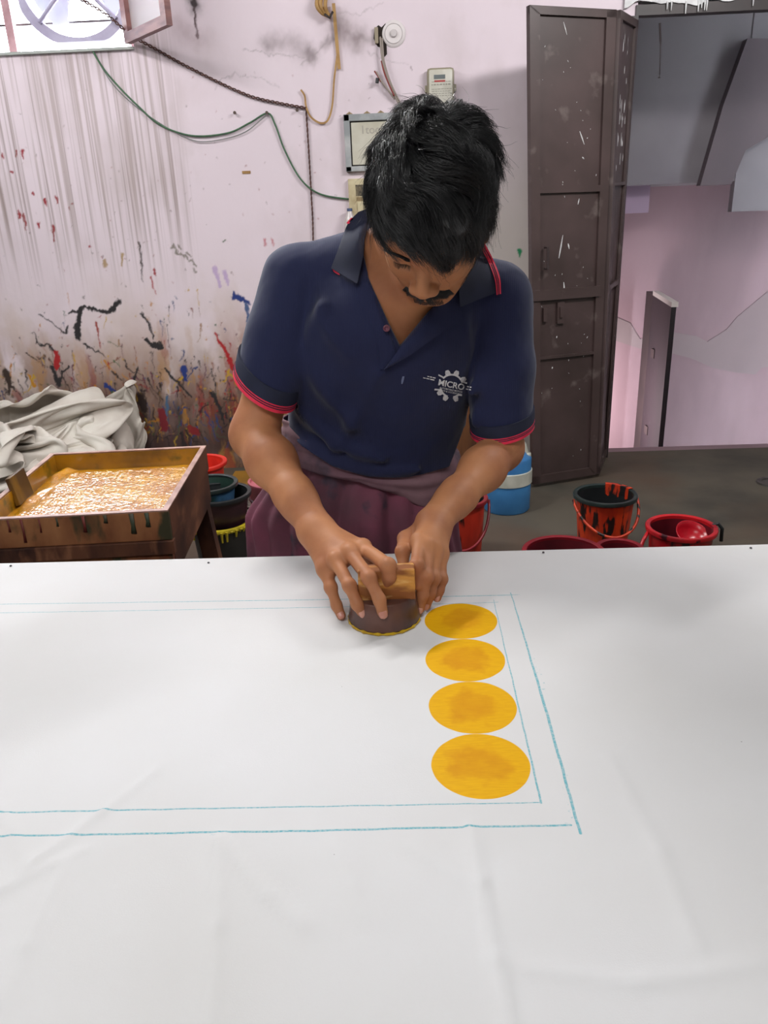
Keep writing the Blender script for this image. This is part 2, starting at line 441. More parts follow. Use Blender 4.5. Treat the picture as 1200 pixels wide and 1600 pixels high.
for (pts, r, al) in [([(380, 78), (400, 80), (440, 88), (485, 90)], .003, .5), ([(470, 100), (500, 78), (512, 62), (514, 50)], .003, .5), ([(340, 128), (365, 117), (410, 125), (440, 137)], .0025, .5), ([(575, 82), (610, 95), (640, 103)], .0025, .4), ([(515, 15), (560, 22), (600, 0)], .003, .3), ([(336, 138), (345, 125), (362, 118)], .002, .5)]:
    stroke([wp(*p) for p in [tuple(q_[:2]) for q_ in smoothpath([(*p, 0) for p in pts], 6)]], r, (150, 138, 142), al, r*.7, .3)
# ragged, runny edges: the paint is looked up through a small random displacement
w1_ = (n2(45, 45, 31, 3)-.5)*.022; w2_ = (n2(45, 30, 32, 3)-.5)*.034
ii = np.clip((GX-gx0+w1_)/hx, 0, NX-1.001); jj = np.clip((GZ-gz0+w2_)/hz, 0, NZ-1.001)
i0_, j0_ = ii.astype(int), jj.astype(int); fi, fj = (ii-i0_)[..., None], (jj-j0_)[..., None]
C = (C[i0_, j0_]*(1-fi)+C[i0_+1, j0_]*fi)*(1-fj)+(C[i0_, j0_+1]*(1-fi)+C[i0_+1, j0_+1]*fi)*fj
C = np.clip(C, 0, 1)
# grime streaks under the window
stw = sst(-2.45, -2.15, GX)*sst(-1.08, -1.22, GX)*sst(.95, 1.6, GZ)*sst(2.45, 2.2, GZ)
st = n2(26, .35, 11, 3); st2 = n2(60, .8, 12, 2)
st3 = n2(130, .6, 14, 2)
mixc(stw*sst(.50, .85, st)*.28, (158, 140, 134)); mixc(stw*sst(.58, .80, st2)*.45, (138, 118, 106)); mixc(stw*sst(.58, .82, st3)*.6, (128, 108, 100))
mixc(stw*sst(.45, .8, n2(3, 2, 13))*.25, (175, 160, 158))
mixc(sst(2.16, 2.22, GZ)*sst(-1.3, -1.36, GX)*sst(.4, .6, n2(12, 20, 15))*.35, (110, 95, 110))

V = []; Q = []
gv = np.stack([GX, np.full_like(GX, WY), GZ], -1).reshape(-1, 3)
I, J = np.meshgrid(np.arange(NX), np.arange(NZ), indexing='ij')
cxm = gx0+(I+.5)*hx; czm = gz0+(J+.5)*hz
keep = ~((cxm < WX1) & (czm > WZ0))
a = (I*(NZ+1)+J)[keep]; q = np.stack([a, a+(NZ+1), a+(NZ+1)+1, a+1], 1)
nv = len(gv)
ex = []; eq = []
def rect(x0, z0, x1, z1, y=WY):
    n = nv+len(ex); ex.extend([(x0, y, z0), (x1, y, z0), (x1, y, z1), (x0, y, z1)]); eq.append((n, n+1, n+2, n+3))
rect(XL, 0, gx0, WZ0); rect(XL, WZ0, WX0, ZC); rect(WX0, WZ1, WX1, ZC); rect(gx0, gz1, gx0, gz1)
rect(WX1, gz1, DX0, ZC); rect(DX0, DZ+.08, XR, ZC); rect(DX1, 0, XR, DZ+.08)
def sq(p): n = nv+len(ex); ex.extend(p); eq.append((n, n+1, n+2, n+3))
T = .18
for (x0, z0, x1, z1) in [(WX0, WZ0, WX1, WZ0), (WX1, WZ0, WX1, WZ1), (WX1, WZ1, WX0, WZ1), (WX0, WZ1, WX0, WZ0), (DX0, 0, DX0, DZ+.08), (DX0, DZ+.08, DX1, DZ+.08), (DX1, DZ+.08, DX1, 0)]:
    sq([(x0, WY, z0), (x1, WY, z1), (x1, WY+T, z1), (x0, WY+T, z0)])
y2 = WY+T
for (x0, z0, x1, z1) in [(XL, 0, WX0, ZC), (WX0, 0, WX1, WZ0), (WX0, WZ1, WX1, ZC), (WX1, 0, DX0, ZC), (DX0, DZ+.08, DX1, ZC), (DX1, 0, XR, ZC)]:
    sq([(x1, y2, z0), (x0, y2, z0), (x0, y2, z1), (x1, y2, z1)])
me = mesh_np(np.concatenate([gv, np.array(ex)]), np.concatenate([q, np.array(eq)]), 'wall_back')
ca = me.color_attributes.new('paint', 'FLOAT_COLOR', 'POINT')
full = np.ones((len(me.vertices), 4), np.float32); full[:, :3] = base; full[:nv, :3] = C.reshape(-1, 3)
ca.data.foreach_set('color', full.ravel())
wm = mat('painted_plaster', (224, 209, 217), .75, bump=.5, bscale=14, bdist=.004)
nt = wm.node_tree; at = nt.nodes.new('ShaderNodeAttribute'); at.attribute_name = 'paint'
nt.links.new(at.outputs['Color'], nt.nodes['Principled BSDF'].inputs['Base Color'])
setp(link('wall_back', me, wm), kind='structure')
pl = mat('plain_plaster', (172, 176, 172), .85, (162, 166, 162), 3, bump=.3, bscale=12)
MB().box((XL-.1, YB, 0), (XL, WY+T, ZC)).build('wall_left', pl)['kind'] = 'structure'
MB().box((XR, YB, 0), (XR+.1, WY+T, ZC)).build('wall_right', pl)['kind'] = 'structure'
MB().box((XL-.1, YB-.1, 0), (XR+.1, YB, ZC)).build('wall_front', pl)['kind'] = 'structure'
MB().box((XL-.1, YB-.1, ZC), (XR+.1, WY+T, ZC+.1)).build('ceiling', pl)['kind'] = 'structure'
fm = mat('worn_concrete', (86, 79, 68), .7, (58, 54, 47), 2.2, bump=.25, bscale=30, rgb3=(84, 66, 52), s3=1.3, lo3=.5, hi3=.7)
MB().box((XL-.1, YB-.1, -.12), (XR+.1, WY+.10, 0)).build('floor', fm)['kind'] = 'structure'

# doorway: steel frame, plaster edge with paint drips
dk = mat('brown_steel', (78, 62, 61), .42, (58, 45, 43), 3, detail=8, lo=.35, hi=.7, rgb3=(116, 104, 100), s3=9, lo3=.62, hi3=.8, bump=.15, bscale=9, bdist=.003)
dkd = mat('dark_steel_edge', (52, 40, 40), .5, (40, 32, 32), 5)
fr = MB()
fr.box((DX0-.01, WY-.012, DZ), (DX1, WY+.05, DZ+.045)); fr.box((DX0-.03, WY-.012, 0), (DX0+.004, WY+.05, DZ)); fr.box((DX1-.04, WY-.012, 0), (DX1, WY+.05, DZ))
o = fr.build('door_2', dkd); o['kind'] = 'structure'
wp_m = mat('white_drip_paint', (222, 222, 222), .55, (190, 188, 190), 12)
dr = MB(); rr = np.random.default_rng(3)
xs = np.linspace(DX0-.07, DX1+.1, 90)
bot = DZ+.052-.028*np.clip(fbm(np.stack([xs, xs*0, xs*0], 1), 14, 1), -.6, 1)
for i in range(len(xs)-1):
    dr.add([(xs[i], WY-.02, bot[i]), (xs[i+1], WY-.02, bot[i+1]), (xs[i+1], WY-.02, DZ+.11), (xs[i], WY-.02, DZ+.11),
            (xs[i], WY+.04, bot[i]), (xs[i+1], WY+.04, bot[i+1]), (xs[i+1], WY+.04, DZ+.11), (xs[i], WY+.04, DZ+.11)], [(0, 1, 2, 3), (0, 4, 5, 1), (3, 2, 6, 7)])
for x in [1.31, 1.33, 1.40, 1.46, 1.475, 1.49, 1.50, 1.72, 1.98, 2.0]:
    dr.tube([(x, WY-.022, DZ+.05), (x, WY-.023, DZ+.05-rr.uniform(.03, .06))], [.005, .002], 6)
dr.build('trim_1', wp_m)['kind'] = 'structure'
MB().box((DX0-.02, WY-.03, DZ+.105), (DX1+.3, WY+.06, DZ+.30)).build('trim_2', mat('grey_plaster', (175, 165, 172), .8, (160, 150, 158), 4))['kind'] = 'structure'

# the folding steel door, open: two leaves
d1 = empty('door_1', (.85, 4.0, 0), None, None); d1['kind'] = 'structure'
HD = 2.205
def leafpt(A, B, At, Bt, u, v):
    """u along the leaf 0..1, v height 0..1"""
    A, B, At, Bt = map(np.array, (A, B, At, Bt)); return (A*(1-u)+B*u)*(1-v)+(At*(1-u)+Bt*u)*v
LA, LB, LAt, LBt = (.655, 3.89, .02), (1.02, 4.03, .02), (.572, 3.90, HD), (.985, 4.06, HD)
nL = np.cross(np.array(LB)-LA, np.array([0, 0, 1.])); nL /= np.linalg.norm(nL)       # towards the room
def leafrect(mb, pts, u0, v0, u1, v1, t0, t1, n):
    P = [leafpt(*pts, u, v)+n*t0 for u, v in ((u0, v0), (u1, v0), (u1, v1), (u0, v1))]
    mb.quadbox(P, n, t1-t0)
L1 = (LA, LB, LAt, LBt)
sk = MB(); leafrect(sk, L1, 0, 0, 1, 1, -.02, -.004, nL); sk.build('leaf_panel', dk, d1)
fr = MB()
for (u0, v0, u1, v1) in [(0, 0, .115, 1), (.885, 0, 1, 1), (0, .985, 1, 1), (0, 0, 1, .02), (.1, .655, .9, .668), (.1, .30, .9, .306)]: leafrect(fr, L1, u0, v0, u1, v1, -.004, .010, nL)
leafrect(fr, L1, .0, .432, .93, .455, -.004, .018, nL)
o = fr.build('leaf_frame', dk, d1)
h = MB(); a, b = leafpt(*L1, .17, .545)+nL*.012, leafpt(*L1, .17, .50)+nL*.012
h.tube([a, a+nL*.03, b+nL*.03, b], .006, 8); h.build('door_handle', dkd, d1)
h = MB(); leafrect(h, L1, .35, .378, .45, .425, -.004, .012, nL); leafrect(h, L1, .375, .392, .415, .415, .012, .022, nL)
h.build('hasp', dk, d1)
h = MB(); leafrect(h, L1, .16, .385, .21, .415, -.004, .012, nL); h.build('bolt', dk, d1)
LC, LCt = (1.165, 4.395, .02), (1.172, 4.395, HD+.02)
nR = np.cross(np.array(LC)-LB, np.array([0, 0, 1.])); nR /= np.linalg.norm(nR)
L2 = ((LB[0]+.015, LB[1], .02), LC, (LBt[0]+.015, LBt[1], HD), LCt)
sk = MB(); leafrect(sk, L2, 0, 0, 1, 1, -.02, -.002, nR); sk.build('leaf_panel', dk, d1)
fr = MB()
for (u0, v0, u1, v1) in [(0, 0, .12, 1), (.88, 0, 1, 1), (0, .985, 1, 1), (0, 0, 1, .02), (.1, .665, .9, .672), (.1, .44, .9, .452)]: leafrect(fr, L2, u0, v0, u1, v1, -.002, .010, nR)
fr.build('leaf_frame', dk, d1)
# paint flecks on the leaves
fl = MB(); rr = np.random.default_rng(5)
def fleck(pts, n, x, y, l, a, r):
    for (u, v) in [(x, y)]:
        p = leafpt(*pts, u, v)+n*-.0035; d = leafpt(*pts, u+l*math.sin(a), v+l*math.cos(a)*.25)+n*-.0035; fl.tube([p, (p+d)/2, d], [r*.5, r, r*.3], 5)
for (u, v, l, a, r) in [(.62, .775, .12, 2.6, .003), (.38, .52, .20, .25, .004), (.5, .55, .05, 2.8, .004), (.66, .725, .03, 2.2, .004), (.62, .63, .05, .3, .003), (.45, .468, .08, 3.0, .004), (.68, .935, .0, 0, .001), (.4, .975, .1, 2.7, .002), (.3, .275, .02, .4, .004), (.36, .345, .02, .3, .003)]:
    fleck(L1, nL, u, v, l, a, r)
for _ in range(40): fleck(L1, nL, rr.uniform(.15, .85), rr.uniform(.05, .93), rr.uniform(.005, .02), rr.uniform(0, 3), .0016)
for _ in range(26): fleck(L2, nR, rr.uniform(.35, .8), rr.uniform(.68, .95), rr.uniform(.03, .12), rr.uniform(-.1, .1), .0012)
fl.build('paint_fleck', wp_m, d1)

# the stair hall beyond the doorway, a level lower
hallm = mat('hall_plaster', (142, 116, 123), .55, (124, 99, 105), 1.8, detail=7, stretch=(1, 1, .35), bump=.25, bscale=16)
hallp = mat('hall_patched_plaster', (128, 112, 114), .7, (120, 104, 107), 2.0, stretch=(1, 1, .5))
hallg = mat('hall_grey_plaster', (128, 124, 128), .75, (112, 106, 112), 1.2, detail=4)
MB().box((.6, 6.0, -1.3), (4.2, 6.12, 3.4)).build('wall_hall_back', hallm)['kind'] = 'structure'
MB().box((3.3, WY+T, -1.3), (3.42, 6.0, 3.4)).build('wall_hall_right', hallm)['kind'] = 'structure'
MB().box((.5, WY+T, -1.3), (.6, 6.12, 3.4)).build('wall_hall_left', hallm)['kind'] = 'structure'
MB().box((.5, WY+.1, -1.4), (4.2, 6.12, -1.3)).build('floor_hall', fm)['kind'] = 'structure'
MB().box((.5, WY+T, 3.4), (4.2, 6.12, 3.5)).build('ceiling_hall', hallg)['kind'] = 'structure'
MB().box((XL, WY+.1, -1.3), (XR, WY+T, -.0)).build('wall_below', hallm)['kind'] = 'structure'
p1 = PY(975, 290, 5.4); p2 = PY(1145, 285, 5.4); p3 = PY(1145, 331, 5.2)
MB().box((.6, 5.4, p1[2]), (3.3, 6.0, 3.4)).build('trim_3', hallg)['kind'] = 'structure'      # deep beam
p3 = PY(1143, 331, 5.395)
MB().box((p3[0], 5.395, p3[2]), (3.3, 5.46, 3.3)).build('trim_4', hallg)['kind'] = 'structure'
# added dark slab, the beam's diagonal shadow put into shape and colour
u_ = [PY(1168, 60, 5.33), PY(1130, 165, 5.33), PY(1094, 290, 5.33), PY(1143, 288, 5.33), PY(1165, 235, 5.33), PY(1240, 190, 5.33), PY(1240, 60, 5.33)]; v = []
MB().add([tuple(q) for q in u_]+[(q[0], q[1]+.07, q[2]) for q in u_], [tuple(range(7)), tuple(range(13, 6, -1))]+[(i, (i+1) % 7, 7+(i+1) % 7, 7+i) for i in range(7)]).build('trim_5', mat('hall_painted_shadow', (98, 88, 93), .8, (88, 80, 85), 2))['kind'] = 'structure'
p = PY(940, 335, 5.7); p_ = PY(1006, 292, 5.7)
MB().box((p[0]-.2, 5.55, p[2]), (p_[0], 6.0, p_[2]+.2)).build('trim_6', mat('mauve_plaster', (150, 130, 150), .8))['kind'] = 'structure'
# patched cement area on the hall wall
def hp(x, y): p = PY(x, y, 5.995); return p
poly = [(955, 492), (985, 505), (1000, 530), (1045, 518), (1088, 525), (1105, 534), (1135, 515), (1152, 495), (1200, 455), (1260, 440), (1260, 560), (1190, 575), (1180, 585), (1150, 582), (1115, 575), (1080, 560), (1050, 552), (1000, 545), (955, 530)]
bm = bmesh.new(); vs = [bm.verts.new(hp(*p)) for p in poly]; f = bm.faces.new(vs)
r_ = bmesh.ops.extrude_face_region(bm, geom=[f]); bmesh.ops.translate(bm, vec=(0, .004, 0), verts=[e for e in r_['geom'] if isinstance(e, bmesh.types.BMVert)])
bmesh.ops.triangulate(bm, faces=bm.faces[:]); me = bpy.data.meshes.new('trim_7'); bm.to_mesh(me); bm.free(); link('trim_7', me, hallp)['kind'] = 'structure'
# the narrow door standing open in the hall
d3 = empty('door_3', (1.74, 5.5, -1.3), None, None); d3['kind'] = 'structure'
pur = mat('purple_brown_door', (34, 23, 29), .5, (28, 20, 26), 4, rgb3=(100, 90, 100), s3=40, lo3=.72, hi3=.76)
a = PY(1010, 455, 5.9); b = PY(1049, 480, 4.95); a2 = PY(1020, 459, 5.7)
def slab(mb, p, q, z0, z1, t):
    n = np.cross(np.array([q[0]-p[0], q[1]-p[1], 0]), [0, 0, 1.]); n /= np.linalg.norm(n)
    mb.quadbox([(p[0], p[1], z0), (q[0], q[1], z0), (q[0], q[1], z1), (p[0], p[1], z1)], n, t)
m1 = MB(); slab(m1, a2, b, -1.29, b[2], -.03); m1.build('door_leaf', pur, d3)
m2 = MB(); slab(m2, a, a2, -1.29, a[2]+.0, -.045); m2.build('door_post', dkd, d3)
m3 = MB(); slab(m3, a2, b, b[2], b[2]+.03, -.04); m3.build('door_edge', mat('pale_edge', (205, 195, 190), .7), d3)
m4 = MB()
for zz in (.45, -.1, -.6): p = a2*.68+b*.32; m4.box((p[0]-.012, p[1]-.05, zz-.06), (p[0]+.012, p[1]+.02, zz+.0))
m4.build('hinge', dkd, d3)

# window with exhaust fan, mullion and open shutter
w1 = empty('window_1', ((WX0+WX1)/2, WY, WZ0), None, None); w1['kind'] = 'structure'
pinkf = mat('pink_grey_paint', (190, 150, 155), .6, (160, 120, 125), 8)
f = MB(); p = PY(18, 60, WY+.06)
f.box((p[0]-.018, WY+.05, WZ0), (p[0]+.022, WY+.09, WZ1)); f.box((WX1-.03, WY+.05, WZ0), (WX1, WY+.09, WZ1)); f.box((WX0, WY+.05, WZ0), (WX0+.03, WY+.09, WZ1))
f.box((WX0, WY+.05, WZ1-.03), (WX1, WY+.09, WZ1)); f.box((WX0, WY+.05, WZ0), (WX1, WY+.09, WZ0+.008))
f.build('window_frame', pinkf, w1)
f = MB(); f.tube([(WX0, WY+.12, WZ0+.145), (WX1, WY+.12, WZ0+.145)], .006, 8)
for x in (-2.3, -2.1): f.tube([(x, WY+.12, WZ0), (x, WY+.12, WZ1)], .006, 8)
f.build('window_bar', dkd, w1)
MB().box((WX0, WY-.02, WZ0-.012), (WX1, WY+T, WZ0)).build('window_sill', pl, w1)
sh = empty('window_shutter', (WX1, WY-.01, WZ0), None, None)
sh.parent = w1; sh.matrix_parent_inverse = w1.matrix_world.inverted() if False else parent_world(w1).inverted()
A = PY(203, 62, 4.36); B_ = PY(270, 40, 4.02)
dv = (B_-A); dv[2] = 0; Ln = np.linalg.norm(dv); dv /= Ln; nn = np.cross(dv, [0, 0, 1.])
z0 = B_[2]; shm = mat('shutter_wood', (138, 92, 88), .5, (105, 66, 66), 5, stretch=(1, 1, 6))
def shr(mb, u0, u1, za, zb, t): 
    P = [A+dv*u0, A+dv*u1, A+dv*u1, A+dv*u0]; P = [(P[0][0], P[0][1], za), (P[1][0], P[1][1], za), (P[2][0], P[2][1], zb), (P[3][0], P[3][1], zb)]; mb.quadbox(P, nn, t)
m = MB(); shr(m, 0, Ln, z0, z0+.045, .03); shr(m, Ln-.05, Ln, z0+.045, z0+.52, .03); shr(m, 0, .05, z0+.045, z0+.52, .03); shr(m, .05, Ln-.05, z0+.475, z0+.52, .03)
m.build('shutter_frame', shm, sh)
gl = bpy.data.materials.new('dusty_glass'); gl.use_nodes = True; g = gl.node_tree.nodes['Principled BSDF']
g.inputs['Base Color'].default_value = (.75, .7, .72, 1); g.inputs['Alpha'].default_value = .35; g.inputs['Roughness'].default_value = .35
m = MB(); shr(m, .05, Ln-.05, z0+.045, z0+.475, .006); m.build('shutter_pane', gl, sh)

fan = empty('exhaust_fan', (-1.62, WY+.02, WZ0+.02), 'square exhaust fan with round opening mounted in the bright window', 'fan')
fm_ = mat('fan_lilac_metal', (172, 166, 188), .5, (150, 142, 166), 6, metal=.2)
fc = PY(112, -38, WY); Rf = .262; hw = .280
fcx, fcz = fc[0], fc[2]
V = []; F = []; n = 64
for k in range(n):
    a = 2*math.pi*k/n; V.append((fcx+Rf*math.cos(a), WY-.01, fcz+Rf*math.sin(a)))
    s = hw/max(abs(math.cos(a)), abs(math.sin(a))); 
    s = min(s, hw*1.10); V.append((fcx+s*math.cos(a), WY-.01, fcz+s*math.sin(a)))
for k in range(n): j = (k+1) % n; F.append((2*k, 2*k+1, 2*j+1, 2*j))
m = MB(); m.add(V, F); m.add([(x, y+.05, z) for x, y, z in V], F)
for k in range(n): j = (k+1) % n; m.add([V[2*k], V[2*j], (V[2*j][0], WY+.04, V[2*j][2]), (V[2*k][0], WY+.04, V[2*k][2])], [(0, 1, 2, 3)]); m.add([V[2*k+1], V[2*j+1], (V[2*j+1][0], WY+.04, V[2*j+1][2]), (V[2*k+1][0], WY+.04, V[2*k+1][2])], [(0, 1, 2, 3)])
m.build('fan_plate', fm_, fan)
m = MB()
for a in (-45, 45, 135, 225):
    a = math.radians(a); m.tube([(fcx+.06*math.cos(a), WY+.0, fcz+.06*math.sin(a)), (fcx+Rf*1.04*math.cos(a), WY-.015, fcz+Rf*1.04*math.sin(a))], .011, 8)
m.build('fan_strut', fm_, fan)
hub = MB(); 
pr = [(0, -.03), (.085, -.03), (.10, -.015), (.10, .09), (0, .09)]
vv = []; 
hb = MB(); hb.lathe(pr, (0, 0, 0), 40); hb.v = [(fcx+x, WY+.03+z, fcz+.01+y) for x, y, z in hb.v]; hb.build('fan_motor', mat('dark_fan_metal', (82, 78, 86), .5), fan, auto=40)
for kk in range(3):
    a0 = math.radians(100+120*kk); V = []; F = []
    for i in range(7):
        for j in range(7):
            r = .08+.16*i/6; a = a0+(j/6-.5)*(.35+.75*i/6); V.append((fcx+r*math.cos(a), WY+.06+(j/6-.5)*.05, fcz+r*math.sin(a)))
    for i in range(6):
        for j in range(6): F.append((i*7+j, i*7+j+1, i*7+j+8, i*7+j+7))
    V2 = [(x, y+.002, z) for x, y, z in V]; mb = MB(); mb.add(V, F); mb.add(V2, F); 
    # blades stop near the hub in the overexposed glare; keep them slender
    mb.build('fan_blade', mat('pale_blade', (205, 210, 225), .5), fan, smooth=True)

